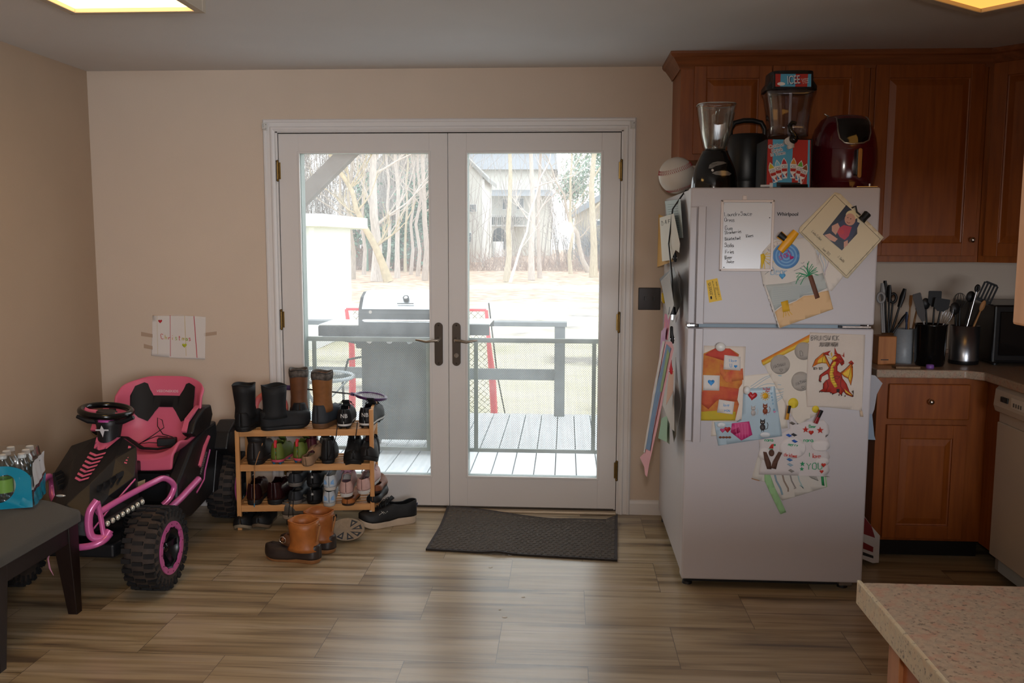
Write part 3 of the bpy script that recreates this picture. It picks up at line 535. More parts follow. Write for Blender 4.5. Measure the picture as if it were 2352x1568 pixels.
# ================================================================ REFRIGERATOR
FX0, FX1, FY, FH = 2.052, 2.812, -1.05, 1.697
FW_ = mat('#bcb7ba', .38, bump=.04, bs=350); FSIDE = mat('#bdb8b9', .45, bump=.05, bs=300); GASK = mat('#8fa0ac', .6)
t = fr = thing('refrigerator', 'white top-freezer refrigerator covered in magnets and children\'s drawings', 'refrigerator', ((FX0 + FX1) / 2, -.5, 0))
MB().m(FSIDE).box(FX0 + .004, FX1 - .004, FY + .085, -.06, .05, FH, .004).build('body', t, True)
d1 = MB().m(FW_).box(FX0, FX1, FY, FY + .068, 1.142, FH + .004, .007).build('freezer_door', t, True)
d2 = MB().m(FW_).box(FX0, FX1, FY, FY + .068, .042, 1.127, .007).build('fridge_door', t, True)
b = MB().m(GASK); b.box(FX0 + .012, FX1 - .012, FY + .066, FY + .087, 1.15, FH - .006); b.box(FX0 + .012, FX1 - .012, FY + .066, FY + .087, .055, 1.12); b.box(FX0 + .05, FX1 - .05, FY + .02, FY + .06, 1.126, 1.143); b.build('gasket', t, True)
for (dd, z0, z1) in ((d1, 1.145, 1.623), (d2, .648, 1.125)):
    b = MB().m(FW_); x = FX0 + .030
    b.loft([[(x + dx, FY - .034 + dy, z) for dx, dy in ((0, 0), (.028, 0), (.032, .006), (.032, .016), (0, .016))] for z in (z0, z1)], smooth=False)
    b.box(x + .004, x + .028, FY - .02, FY + .002, z0, z0 + .035, .003); b.box(x + .004, x + .028, FY - .02, FY + .002, z1 - .035, z1, .003)
    b.m(FW_).box(FX0 - .001, FX0 + .028, FY - .012, FY + .004, z0, z1, .004)
    o = b.build('door_handle', dd); o.location = -fr.location
b = MB().m(CHROME); b.box(FX1 - .13, FX1 - .012, FY - .003, FY + .05, 1.129, 1.139, .002); b.cyl((FX1 - .02, FY + .02, 1.125), (FX1 - .02, FY + .02, 1.145), .006); b.m(BLACK).box(FX1 - .14, FX1 - .125, FY + .01, FY + .05, 1.129, 1.139); b.build('hinge', t, True)
b = MB().m(CHROME); b.box(FX1 - .09, FX1 - .006, FY + .02, FY + .12, FH + .004, FH + .009, .001); b.cyl((FX1 - .035, FY + .03, FH + .008), (FX1 - .035, FY + .03, FH + .02), .007); b.build('hinge', t, True)
b = MB().m(CHROME); b.cyl((FX0 + .01, FY + .03, 1.128), (FX0 + .01, FY + .03, 1.141), .006); b.box(FX0 + .0, FX0 + .03, FY + .01, FY + .06, 1.131, 1.138); b.build('hinge', t, True)
MB().m(mat('#1b1b1d', .7)).box(FX0 + .02, FX1 - .02, FY + .06, FY + .1, .012, .05).build('kick_grille', t, True)
for x, y in ((FX0 + .035, FY + .07), (FX1 - .06, FY + .07), (FX0 + .035, -.12), (FX1 - .06, -.12)):
    b = MB().m(mat('#17171a', .5)); b.cyl((x, y, 0), (x, y, .012), .022, .02); b.cyl((x, y, .012), (x, y, .055), .008); b.build('foot', t, True)
MB().m(mat('#6f6359', .5)).box(FX1 - .085, FX1 - .03, FY + .03, FY + .09, .018, .045, .003).build('base_hinge_bracket', t, True)
b = MB().m(mat('#1f1f22', .4)); b.text('Whirlpool', .0205, Matrix.Translation(U(1809, 492, 'y', FY) + Vector((0, -.0006, 0))) @ Matrix.Rotation(R(90), 4, 'X')); b.text('Whirlpool', .0205, Matrix.Translation(U(1809, 492, 'y', FY) + Vector((.0006, -.0006, .0003))) @ Matrix.Rotation(R(90), 4, 'X')); o = b.build('badge', d1); o.location = -fr.location
def FP(lift0, curl=None):            # drawings: pixels of the photograph taken onto the fridge door plane
    def f(a, b, l): c = curl(a, b) if curl else 0; return U(a, b, 'y', FY - lift0 - l - c)
    return f
def ink(h, r=.7): return mat(h, r)
def crop(ox, oy, s): return lambda *q: [(ox + x / s, oy + y / s) for x, y in (q if isinstance(q[0], (tuple, list)) else [q])]
c2 = crop(1580, 420, 4.356); c3 = crop(1580, 740, 3.408)
PAP = mat('#dcd5cd', .8); PAP2 = mat('#d8cdb9', .8); BK_ = ink('#1c1a1b')
def paper(name, tag, sh): o = sh.b.build(name, tag=tag); sm = o.modifiers.new('thick', 'SOLIDIFY'); sm.thickness = .0003; sm.offset = 1; return o
def magnets_bar(name, label, pts, w, colr, tip=None):      # bag-clip shaped magnet
    pass
# whiteboard
S = Sheet(FP(0)); B = [(1656, 459), (1779, 458), (1779, 622), (1658, 621)]
b = MB().m(mat('#ddd2cd', .35)); P = [U(x, y, 'y', FY) for x, y in ((1656, 459), (1779, 458), (1778, 623), (1658, 622))]
xs0, xs1, zs0, zs1 = P[0].x, P[1].x, P[2].z, P[0].z; t = thing('whiteboard', 'small magnetic whiteboard with a handwritten shopping list', 'whiteboard', (xs0, FY, zs0))
for r in ((xs0, xs1, zs1 - .01, zs1), (xs0, xs1, zs0, zs0 + .01), (xs0, xs0 + .01, zs0, zs1), (xs1 - .01, xs1, zs0, zs1)): b.box(r[0], r[1], FY - .011, FY, r[2], r[3], .003)
xm = U(1710, 455, 'y', FY).x; b.box(xm - .009, xm + .009, FY - .009, FY, zs1, zs1 + .018, .003); b.build('frame', t, True)
MB().m(mat('#d9dadd', .25)).box(xs0 + .008, xs1 - .008, FY - .004, FY, zs0 + .008, zs1 - .008).build('board', t, True)
S = Sheet(FP(.0042)); MK = ink('#161618', .4)
for tx, x, y, sz, ro in (('Laundry', 368, 332, 40, -1), ('Sauce', 528, 326, 40, 0), ('Oreos', 368, 385, 36, 2), ('Gum', 372, 470, 42, 2), ('Strawberries', 370, 512, 30, -5), ('Disinfectant', 372, 575, 30, -4), ('Wipes', 582, 545, 30, -5), ('Soda', 368, 640, 40, 0), ('Fries', 378, 705, 34, 0), ('Beer', 372, 762, 34, -3), ('Juice', 386, 800, 30, 0)):
    p = c2((x, y))[0]; S.hand(tx, p[0], p[1], sz / 4.356, MK, w=1.0, rot=ro, sx=.62 if len(tx) > 7 else .72)
for q in ((355, 208), (832, 198), (818, 348), (360, 845)): p = c2(q)[0]; S.disc(p[0], p[1], 1.6, 1.2, MK, 8)
S.b.build('marker_writing', t, True)
# yellow sticker
S = Sheet(FP(.0004)); S.poly(c2((183, 975), (295, 952), (342, 1172), (213, 1198)), ink('#e3b81f', .5), 0)
def pxtext(S, s, a, b_, mt, size=None):           # text whose baseline runs from pixel a to pixel b_
    a, b_ = Vector(a), Vector(b_); d = b_ - a; n = Vector((d.y, -d.x)).normalized(); c = bpy.data.curves.new('t', 'FONT'); c.body = s; c.size = 1
    o = bpy.data.objects.new('t', c); COL.objects.link(o); bpy.context.view_layer.update(); me = bpy.data.meshes.new_from_object(o.evaluated_get(bpy.context.evaluated_depsgraph_get()))
    w = max(v.co.x for v in me.vertices); k = d.length / w; hk = (size / .7) if size else k; S.n += 1; u = d.normalized(); S.b.m(mt)
    S.b.add([S.f(*(a + u * v.co.x * k + n * v.co.y * hk), .0004 + .00005 * S.n) for v in me.vertices], [list(p.vertices) for p in me.polygons]); bpy.data.objects.remove(o); bpy.data.curves.remove(c); bpy.data.meshes.remove(me)
for s_, a, c in (('MAINE', (236, 1115), (212, 1000)), ('NATURAL GAS', (252, 1120), (226, 992)), ('on the Emergency in any Year', (290, 1165), (250, 975)), ('Call', (288, 1070), (282, 1045)), ('1-877-532-5636', (322, 1140), (288, 985))): pxtext(S, s_, c2(a)[0], c2(c)[0], BK_, 3.2)
S.poly(c2((222, 1135), (240, 1132), (243, 1160), (228, 1163)), BK_); paper('magnet_sticker', ('yellow rectangular magnet with black print, tilted, below the whiteboard', 'magnet'), S)
# paper with blue swirls, behind the certificate
S = Sheet(FP(.0008, lambda x, y: .00001 * max(0, y - 560) * 2), 12); BL = ink('#6fa7cf'); PR = ink('#7d6a9a')
S.poly(c2((1190, 560), (1420, 640), (1565, 925), (1440, 1082), (1375, 1060), (1260, 640)), PAP, 0)
for k in range(7): S.line([c2((1255 + 22 * k + 18 * math.sin(j * .9 + k), 660 + 10 * k + j * 34))[0] for j in range(7)], .7, BL if k % 3 else PR)
paper('swirl_drawing', ('white paper with faint blue curls peeking out below the framed portrait card', 'drawing'), S)
# palm-tree beach drawing
cur = lambda x, y: .0022 + .004 * max(0, (y - 640) / 110) ** 2 * (1 - min(1, abs(x - 1830) / 120)) + .003 * max(0, (1775 - x) / 30)
S = Sheet(FP(.0014, cur), 12); edge = []
E1 = c2((1215, 540), (1330, 800), (1400, 1030), (1455, 1262), (920, 1453)); E2 = [(880 - 7 * (k % 2) - (k * 22 if 0 else 0), 1420 - k * 18) for k in range(0)]
zig = []
P0, P1 = Vector((905, 1440)), Vector((745, 985))
for k in range(26): p = P0.lerp(P1, k / 25); zig.append((p.x + (6 if k % 2 else -4), p.y))
S.poly(E1 + c2(*zig, (722, 850), (745, 690), (860, 560), (1010, 560)), mat('#d8d3cd', .8), 0)
S.poly(c2((1455, 1262), (920, 1450), (870, 1290), (930, 1240), (1020, 1210), (1085, 1180), (1160, 1130), (1270, 1120), (1330, 1090), (1405, 1075)), ink('#d8b58a'))
S.poly(c2((778, 1020), (1000, 1000), (1350, 900), (1395, 1050), (1330, 1082), (1265, 1112), (1160, 1125), (1080, 1175), (1010, 1200), (930, 1232), (870, 1275)), ink('#b4bbb9'))
for k in range(9): S.line(c2((850, 1050 + 22 * k), (1000, 1040 + 20 * k), (1150, 1035 + 9 * k), (1300, 1010 + 6 * k)), .5, ink('#9dabb0'))
S.poly(c2((728, 715), (760, 705), (778, 740), (760, 800), (735, 860)), ink('#e0bb30'))
for a, c in (((770, 720), (840, 700)), ((775, 735), (850, 735)), ((775, 755), (862, 790)), ((770, 775), (820, 820)), ((762, 790), (770, 860)), ((750, 800), (742, 850)), ((775, 712), (800, 693))): S.line(c2(a, c), 1.3, ink('#e0bb30'))
S.poly(c2((1200, 930), (1245, 918), (1320, 1145), (1275, 1162)), ink('#6a4536')); GR = ink('#1f8a5c')
for q in ((1078, 905, 1120, 900), (1085, 945, 1120, 905), (1080, 1010, 1105, 940), (1125, 1018, 1160, 950), (1125, 855, 1160, 870), (1160, 830, 1190, 865), (1212, 783, 1190, 850), (1245, 810, 1215, 860), (1290, 845, 1240, 880), (1300, 885, 1240, 900), (1305, 922, 1250, 905), (1255, 830, 1215, 890), (1100, 970, 1140, 915), (1195, 800, 1200, 860), (1285, 868, 1220, 895)): S.line(c2((q[0], q[1]), (q[2], q[3]), (1208, 928)), 1.5, GR)
S.poly(c2((930, 1192), (1000, 1172), (1020, 1280), (955, 1292)), ink('#d8a82a'))
for q in ((960, 1290, 955, 1345), (980, 1290, 980, 1330), (995, 1285, 1015, 1330), (1010, 1280, 1045, 1318), (940, 1200, 950, 1290)): S.line(c2((q[0], q[1]), (q[2], q[3])), 1.3, ink('#d8a82a'))
p = c2((945, 930))[0]; S.heart(p[0], p[1], 7.5, ink('#5aa5d8')); S.hand('Dear', *c2((828, 915))[0], 17, BL, w=1.1); 
for q in ((770, 915, 815, 880, 860, 870), (1060, 880, 1110, 860, 1165, 825), (790, 805, 830, 795, 855, 800), (1130, 800, 1150, 805, 1165, 790)): S.line(c2((q[0], q[1]), (q[2], q[3]), (q[4], q[5])), .7, ink('#5d6673'))
paper('beach_drawing', ('child\'s beach drawing with green palm tree and yellow sun, zigzag left edge', 'drawing'), S)
S = Sheet(FP(.0042), 12); p = c2((984, 728))[0]; S.disc(p[0], p[1], 31, 30, ink('#6c9fd0'), 32, 0)
for k in range(1, 8): S.line([(p[0] + (31 - 3.8 * k) * math.cos(a), p[1] + (30 - 3.6 * k) * math.sin(a)) for a in [6.2832 * i / 28 for i in range(29)]], 1.0, ink('#3f6fc0' if k % 2 else '#9cc4e4'))
S.hand('dad', *c2((925, 770))[0], 17, ink('#b8307a'), w=1.5, rot=-25); q = c2((1035, 745))[0]; S.heart(q[0], q[1], 5.5, ink('#b8307a'), 20)
S.poly(c2((790, 660), (880, 580), (1000, 575), (960, 600), (870, 640), (820, 690)), PAP)
for k in range(4): S.line(c2((800 + 30 * k, 660 - 22 * k), (808 + 30 * k, 680 - 22 * k)), .8, PR)
paper('blue_circle_drawing', ('round blue crayon drawing clipped under the yellow bag clip', 'drawing'), S)
# clips
def bagclip(label, a, b_, w, L, c_main, c_tip, rot2=None, ylift=.012):
    A = U(*a, 'y', FY - ylift); B_ = U(*b_, 'y', FY - ylift); t = thing('magnetic_clip', label, 'clip', (A.x, FY, A.z), group='magnetic bag clips on the fridge')
    d = (B_ - A).normalized(); n = Vector((-d.z, 0, d.x)); b = MB().m(c_main); pts = [A, A.lerp(B_, .5), B_]; b.tube(pts, [w, w * .9, w], 10, fy=.5); b.build('lever', t, True)
    if L: b = MB().m(c_main); b.tube([B_ - n * L, B_, B_ + n * L], [w * .9, w * 1.15, w * .9], 10, fy=.5); b.build('jaw', t, True)
    b = MB().m(c_tip); b.tube([A + Vector((0, -.004, 0)) - d * .002, A + Vector((0, -.005, 0)) + d * .03], [w * .8, w * .7], 10, fy=.5); b.build('grip_pad', t, True)
YC = mat('#e8a514', .35)
bagclip('yellow bag clip with black grip, holding the beach drawing', c2((915, 515))[0], c2((1003, 585))[0], .0165, .05, YC, BLACK)
# certificate and toddler photo
S = Sheet(FP(.002, lambda x, y: .001 + .00005 * abs(x - 1925)), 14); CR = mat('#d8cbae', .75)
S.poly(c2((1470, 92), (1530, 110), (1960, 545), (1600, 955), (1575, 950), (1110, 490), (1120, 445)), CR, 0)
S.line(c2((1470, 118), (1925, 560), (1585, 928), (1135, 490), (1470, 118)), .9, ink('#3d382c'))
for q in ((1340, 660, 'June 2023'), (1235, 490, 'Linda Collins'), (1495, 740, 'J. Smith')): S.hand(q[2], *c2((q[0], q[1]))[0], 6, ink('#4a4640'), w=.5, rot=44, sx=.6)
paper('certificate', ('cream certificate with dark border turned diagonally on the freezer door', 'certificate'), S)
S = Sheet(FP(.0052)); S.poly(c2((1585, 220), (1790, 405), (1540, 675), (1350, 515)), ink('#1f2233', .3), 0); SK = ink('#c9957f', .3); 
S.poly(c2((1585, 350), (1720, 400), (1690, 460), (1640, 560), (1600, 600), (1540, 560), (1470, 480), (1500, 400)), ink('#2c3350', .3)); S.poly(c2((1480, 470), (1560, 420), (1640, 440), (1610, 530), (1570, 570), (1520, 540)), ink('#b5324a', .3)); S.disc(*c2((1530, 490))[0], 8, 6, ink('#c03440', .3))
S.disc(*c2((1645, 320))[0], 15, 11, ink('#d8c79a', .3)); S.disc(*c2((1622, 365))[0], 12.5, 14, SK); S.poly(c2((1440, 430), (1500, 400), (1520, 440), (1480, 520), (1440, 480)), SK); S.poly(c2((1365, 520), (1420, 505), (1500, 560), (1470, 590), (1420, 570)), SK); S.poly(c2((1560, 590), (1600, 570), (1600, 620), (1560, 650)), SK)
for dx in (-12, 18): S.disc(*c2((1612 + dx, 352 + dx * .4))[0], 1.2, 1.2, BK_, 8)
S.line(c2((1590, 388), (1605, 402), (1625, 398)), 1.3, ink('#8d3a3a')); S.poly(c2((1350, 515), (1400, 460), (1480, 590), (1540, 675)), ink('#3a3a46', .3)) if 0 else None
paper('toddler_photo', ('photo of a blond toddler in a red top clipped over the cream certificate', 'photograph'), S)
bagclip('black bag clip holding the toddler photo at upper right', c2((1800, 305))[0], c2((1735, 375))[0], .0165, 0, BLACK, mat('#151516', .3), ylift=.016)
b = MB().m(BLACK); pp = [U(*c2(q)[0], 'y', FY - .01) for q in ((1640, 250), (1680, 232), (1690, 290), (1725, 320))]; b.tube(pp, .0035, 8); b.build('wire_hook', tag=('small black wire hook beside the black bag clip', 'hook'))
# red-orange painting
cur = lambda x, y: .001 + .003 * max(0, (x - 1680) / 30)
S = Sheet(FP(.0006, cur), 12); S.poly(c3((125, 182), (453, 190), (440, 480), (420, 775), (95, 770)), mat('#d8ccc0', .8), 0)
def blotch(S, pts, h, h2, st=(1, 1, 1)): S.poly(pts, mat(h, .85, var=1, vs=22, hex2=h2, stretch=st))
blotch(S, c3((122, 245), (220, 200), (330, 205), (400, 250), (380, 350), (430, 400), (425, 480), (370, 560), (400, 640), (370, 765), (97, 765), (112, 500)), '#c98a3c', '#b85a38')
blotch(S, c3((128, 255), (215, 202), (330, 208), (392, 258), (330, 330), (280, 300), (200, 275)), '#b8403a', '#c4513c')
blotch(S, c3((250, 300), (300, 390), (430, 360), (435, 450), (300, 470), (250, 400)), '#cf8a48', '#c05040')
blotch(S, c3((110, 540), (250, 500), (400, 520), (385, 620), (230, 610), (160, 680), (108, 640)), '#b5443a', '#c8683f')
blotch(S, c3((97, 700), (220, 690), (375, 700), (370, 768), (98, 768)), '#c9a52c', '#b8a838')
for q, tx in ((((285, 255), (413, 270), (412, 378), (278, 368)), 'I love'), (((120, 412), (250, 416), (246, 535), (118, 532)), ''), (((243, 603), (365, 622), (350, 720), (228, 705)), 'love')):
    S.poly(c3(*q), mat('#d3cdc8', .8)); p = c3(q[0])[0]
    if tx: S.hand(tx, p[0] + 10, p[1] + 16, 7, ink('#4a8fc8'), w=.9); S.hand('U' if tx[0] == 'I' else 'you', p[0] + 13, p[1] + 28, 8, ink('#4a8fc8'), w=1)
    else: S.heart(*c3((182, 470))[0], 8, ink('#3f8fd0'))
S.heart(*c3((374, 345))[0], 4, ink('#3f8fd0')); paper('orange_painting', ('tall red and orange watercolour with three small white notes', 'painting'), S)
b = MB().m(mat('#dcdcd8', .2)); p = U(*c3((252, 190))[0], 'y', FY); b.ball((p.x, FY - .012, p.z), (.021, .014, .019)); b.build('round_magnet', tag=('round white magnet at the top of the orange painting', 'magnet'))
# wave-edged paper behind stickers
S = Sheet(FP(.0004), 12); S.poly(c3((430, 420), (735, 387), (782, 828), (740, 832), (240, 890), (180, 890), (200, 600)), mat('#d9d0c4', .8), 0)
for k in range(8): S.line([c3((x, 500 - 10 * k + 26 * math.sin(x / 60 + k * .5) - (x - 470) * .28 + (0 if k < 2 else k * 34)))[0] for x in range(470 + 20 * k, 745 + 2 * k, 22)], .8, ink('#5f9bb8'))
paper('wave_drawing', ('cream paper with blue wavy lines behind the sticker sheet', 'drawing'), S)
S = Sheet(FP(.0022, lambda x, y: .0015 * max(0, (y - 880) / 80)), 12); S.poly(c3((432, 560), (470, 520), (680, 500), (738, 890), (238, 965), (205, 780), (420, 778)), mat('#a9bfcc', .35, var=.08, vs=12), 0)
RDI = ink('#b3272f', .4); S.heart(*c3((505, 575))[0], 11, RDI, 8); S.disc(*c3((606, 575))[0], 7, 7, ink('#d9a52c', .4))
for k in range(12): a = R(30 * k); x, y = c3((606, 575))[0]; S.poly([(x + 12 * math.cos(a), y + 12 * math.sin(a)), (x + 8 * math.cos(a + .2), y + 8 * math.sin(a + .2)), (x + 8 * math.cos(a - .2), y + 8 * math.sin(a - .2))], ink('#d9a52c', .4))
def cat(cx, cy, s, h):
    m = ink(h, .5); S.disc(cx, cy + 5 * s, 5 * s, 6 * s, m); S.disc(cx, cy - 4 * s, 4.6 * s, 4 * s, m); S.poly([(cx - 4.5 * s, cy - 5 * s), (cx - 4 * s, cy - 11 * s), (cx - 1 * s, cy - 7 * s)], m); S.poly([(cx + 4.5 * s, cy - 5 * s), (cx + 4 * s, cy - 11 * s), (cx + 1 * s, cy - 7 * s)], m)
    S.line([(cx + 4 * s, cy + 9 * s), (cx + 9 * s, cy + 7 * s), (cx + 10 * s, cy), (cx + 8 * s, cy - 4 * s)], 1.1 * s, m); S.line([(cx - 2 * s, cy + 10 * s), (cx - 2 * s, cy + 13 * s)], 1.2 * s, m); S.line([(cx + 2 * s, cy + 10 * s), (cx + 2 * s, cy + 13 * s)], 1.2 * s, m); 
    for dx in (-1.6, 1.6): S.disc(cx + dx * s, cy - 4 * s, .7 * s, .9 * s, ink('#e8e2d8'), 8)
cat(*c3((605, 675))[0], 1.15, '#8a4a34'); cat(*c3((585, 800))[0], 1.25, '#3f3a3c'); cat(*c3((512, 690))[0], 1.1, '#b9b4b2')
S.heart(*c3((310, 838))[0], 7.5, RDI); S.heart(*c3((272, 845))[0], 6, ink('#c24a7a')); S.poly(c3((345, 790), (480, 775), (505, 880), (420, 925), (335, 860)), ink('#c43a78', .4)); S.poly(c3((335, 850), (400, 820), (410, 860), (360, 880)), ink('#a52a5c', .4))
for k in range(5): S.line(c3((370 + 25 * k, 795), (385 + 22 * k, 905)), .5, ink('#e47aa8', .4))
for k in range(4): S.disc(*c3((255 + 24 * k, 900))[0], 3.6, 2.6, ink('#7d4a34'), 10)
for k in range(6): S.hand('NANA O'[k], *c3((650 + 4 * k, 565 + 26 * k))[0], 5, ink('#3f8fb8'), w=.8)
S.hand('to Dad', *c3((588, 528))[0], 5, RDI, w=1); S.hand('love', *c3((612, 543))[0], 4, RDI, w=.9); S.heart(*c3((678, 700))[0], 3, ink('#d88ab0')); S.disc(*c3((605, 880))[0], 12, 6, mat('#d8dce0', .6)); S.disc(*c3((262, 805))[0], 10, 6, mat('#d8dce0', .6))
paper('sticker_sheet', ('pale blue sheet of cat, heart and sun stickers', 'sticker sheet'), S)
b = MB().m(mat('#d3d5d4', .3)); p = U(*c3((458, 528))[0], 'y', FY); b.ball((p.x, FY - .012, p.z), (.014, .012, .018)); b.build('round_magnet', tag=('small white oval magnet between the orange painting and the sticker sheet', 'magnet'))
# names sheet
S = Sheet(FP(.0009, lambda x, y: .002 * max(0, (1790 - x) / 40)), 12); S.poly(c3((575, 298), (965, 88), (1000, 90), (1010, 720), (870, 805), (830, 760)), mat('#d2c8bb', .8), 0)
S.poly(c3((575, 298), (965, 88), (960, 140), (585, 330)), ink('#cf7d28')); S.poly(c3((578, 315), (962, 112), (958, 150), (590, 338)), ink('#d8b040')); GP = ink('#a39b92')
for q in ((722, 330, 77), (905, 225, 70), (885, 462, 76)): S.disc(*c3((q[0], q[1]))[0], q[2] / 3.4, q[2] / 3.4, GP, 28)
for tx, x, y, ro in (('NATHAN', 672, 360, -14), ('D', 880, 265, -5), ('NATHAN', 850, 495, -20)): S.hand(tx, *c3((x, y))[0], 12 if tx == 'D' else 7, ink('#4a4542'), w=.8, rot=ro)
for q in ((730, 370), (902, 505)): x, y = c3(q)[0]; S.line([(x, y + 5), (x - 4, y), (x - 2, y - 2), (x, y), (x + 2, y - 2), (x + 4, y), (x, y + 5)], .7, ink('#4a4542'))
for q in ((825, 632, 40), (1000, 680, 28)): S.disc(*c3((q[0], q[1]))[0], q[2] / 3.4, q[2] / 3.4, ink('#d8bf35'), 20)
paper('name_drawing', ('cream paper with grey circles and an orange stripe, tilted behind the dragon print', 'drawing'), S)
# cotton bag print with dragon
S = Sheet(FP(.0034, lambda x, y: .0012 * math.sin(x * .11) + .0012 * math.sin(y * .08)), 10); S.poly(c3((955, 78), (1388, 98), (1378, 400), (1362, 692), (1100, 665), (932, 662), (925, 560), (935, 300)), mat('#cfc3b8', .85, var=.05, vs=20, bump=.2, bs=300), 0)
S.poly(c3((1345, 690), (1365, 690), (1375, 740), (1350, 738)), mat('#c9b29a', .8))
for tx, x, y, sz in (('BRUNSWICK', 962, 142, 36), ('JUNiOR HiGH', 1025, 190, 31)):
    for dx, dy in ((0, 0), (5.5, -3)): random.seed(5); S.hand(tx, *c3((x + dx, y + dy))[0], sz / 3.4, BK_, w=.55, jit=.12, sx=.78 if sz > 33 else .55)
S.hand('2024-2025', *c3((980, 370))[0], 5.2, BK_, w=.7, jit=.05, sx=.52)
DR = ink('#a12a1c'); DO = ink('#c96a1e'); DY = ink('#d9b23a'); DK = ink('#2a1512')
def dp(m, *q): S.poly(c3(*q), m)
def dl(w, *q): S.line(c3(*q), w, DK)
W1 = ((975, 350), (1000, 290), (1062, 238), (1075, 255), (1110, 330), (1130, 362), (1105, 358), (1085, 322), (1050, 318), (1020, 325)); dp(DK, *[(x + (x - 1050) * .04, y + (y - 300) * .04) for x, y in W1]); dp(DO, *W1); dp(DY, (1000, 325), (1030, 285), (1068, 262), (1085, 318), (1050, 314), (1020, 320))
W2 = ((1195, 395), (1235, 365), (1282, 315), (1290, 350), (1290, 420), (1275, 492), (1255, 440), (1225, 425)); dp(DK, *[(x + (x - 1250) * .05, y + (y - 400) * .04) for x, y in W2]); dp(DO, *W2); dp(DY, (1210, 400), (1250, 370), (1275, 350), (1283, 420), (1270, 470), (1255, 430), (1225, 415))
for a, c in (((1062, 245), (1120, 350)), ((1062, 245), (1050, 318)), ((1285, 315), (1205, 395)), ((1285, 315), (1255, 440))): dl(.8, a, c)
dp(DR, (1060, 240), (1085, 232), (1118, 222), (1100, 245), (1110, 262), (1080, 255)); dp(DR, (1255, 318), (1280, 298), (1300, 320), (1288, 335))
BODY = ((1118, 330), (1135, 300), (1160, 275), (1200, 300), (1170, 345), (1170, 380), (1200, 400), (1210, 440), (1240, 480), (1262, 540), (1295, 575), (1285, 582), (1240, 565), (1215, 540), (1200, 570), (1175, 545), (1140, 560), (1110, 545), (1075, 545), (1030, 538), (1060, 520), (1062, 480), (1085, 452), (1105, 445), (1098, 400), (1050, 425), (1040, 462), (1028, 455), (1035, 415), (1075, 385), (1100, 370))
dp(DK, *[(x + (x - 1150) * .03, y + (y - 440) * .02) for x, y in BODY]); dp(DR, *BODY)
dp(DY, (1122, 340), (1145, 305), (1162, 312), (1148, 350), (1138, 400), (1150, 460), (1175, 500), (1150, 512), (1118, 460), (1108, 400))
for k in range(9): y = 340 + 19 * k; x0 = (1120, 1113, 1109, 1107, 1108, 1113, 1120, 1132, 1145)[k]; dl(.6, (x0, y), (x0 + 32, y - 4))
dp(DR, (1125, 280), (1150, 255), (1190, 248), (1222, 300), (1225, 322), (1205, 340), (1185, 312), (1165, 305), (1140, 305)); dl(1, (1205, 338), (1195, 318), (1225, 305)); dl(1.2, (1185, 285), (1200, 290))
dp(DR, (1148, 250), (1150, 195), (1168, 240), (1195, 255)); dp(DR, (1190, 250), (1215, 262), (1222, 232), (1225, 275)); dp(DY, (1118, 285), (1150, 262), (1170, 275), (1140, 300))
for a, c in (((1128, 270), (1120, 240)), ((1122, 285), (1100, 275)), ((1130, 262), (1126, 235))): S.line(c3(a, c), 1.2, DY)
for q in ((1140, 430, 1170, 445, 1190, 425), (1190, 425, 1160, 420, 1130, 440), (1085, 452, 1100, 500, 1078, 545), (1200, 430, 1195, 500, 1240, 565)): dl(.8, (q[0], q[1]), (q[2], q[3]), (q[4], q[5]))
for x, y in ((1035, 545), (1050, 545), (1120, 552), (1135, 562), (1185, 570), (1205, 572), (1232, 578), (1032, 462), (1042, 466)): dp(DK, (x - 5, y - 6), (x + 5, y - 6), (x - 3, y + 8))
dp(DY, (1225, 520), (1250, 545), (1290, 572), (1270, 570), (1235, 548)); dl(1.2, (1290, 580), (1296, 560), (1290, 540)); dp(DK, (1284, 545), (1296, 530), (1298, 556))
paper('dragon_print', ('cream cotton panel printed with a red winged dragon and school lettering', 'print'), S)
# christmas cards below
S = Sheet(FP(.0006), 12); S.poly(c3((560, 1000), (620, 960), (1090, 1190), (1092, 1288), (740, 1395), (605, 1250), (498, 1225)), mat('#c9c5be', .8), 0)
for k, h in enumerate(('#7f98a5', '#8d7d70', '#8a8480', '#9db8b8')): x = 680 + 60 * k; S.line(c3((x, 1190), (x + 12, 1240), (x + 45, 1300), (x + 60 - 15 * k, 1350 - 25 * k)), 4.5 - k * .6, ink(h))
for k in range(7): S.line(c3((925 + 12 * k, 1180 + 3 * k), (960 + 10 * k, 1215 + 4 * k), (1020, 1240)), .7, BK_)
S.poly(c3((1040, 1190), (1062, 1200), (1070, 1280), (1048, 1275)), ink('#2d8a55')); S.line(c3((1075, 1205), (1085, 1285)), 2, ink('#7fc07a')); S.line(c3((498, 1222), (560, 1240)), 1.5, ink('#a0642c'))
S.poly(c3((1042, 700), (1062, 760), (990, 800), (1000, 740)), PAP) if 0 else None
paper('scribble_drawing', ('grey scribbled drawing hanging lowest, behind the Christmas card', 'drawing'), S)
S = Sheet(FP(.0016, lambda x, y: .001 + .002 * max(0, (y - 1040) / 60)), 12); P = [(855, 800), (905, 780), (1060, 760), (1098, 800)]
for k in range(4): y = 855 + 100 * k; P += [(1112, y), (1098, y + 30), (1075, y + 45), (1100, y + 60)]
P += [(1112, 1208), (870, 1200), (720, 1195), (555, 1190), (560, 1140), (575, 1090), (555, 1050), (562, 980), (555, 920), (700, 890), (800, 830), (790, 740), (815, 725)]
S.poly(c3(*P), mat('#cdc6c6', .8), 0); SN = mat('#d8d2d1', .8)
for q in ((820, 985, 31, 24), (1040, 965, 22, 13), (1050, 1090, 17, 10), (600, 1030, 14, 14)): S.disc(*c3((q[0], q[1]))[0], q[2], q[3], SN, 24)
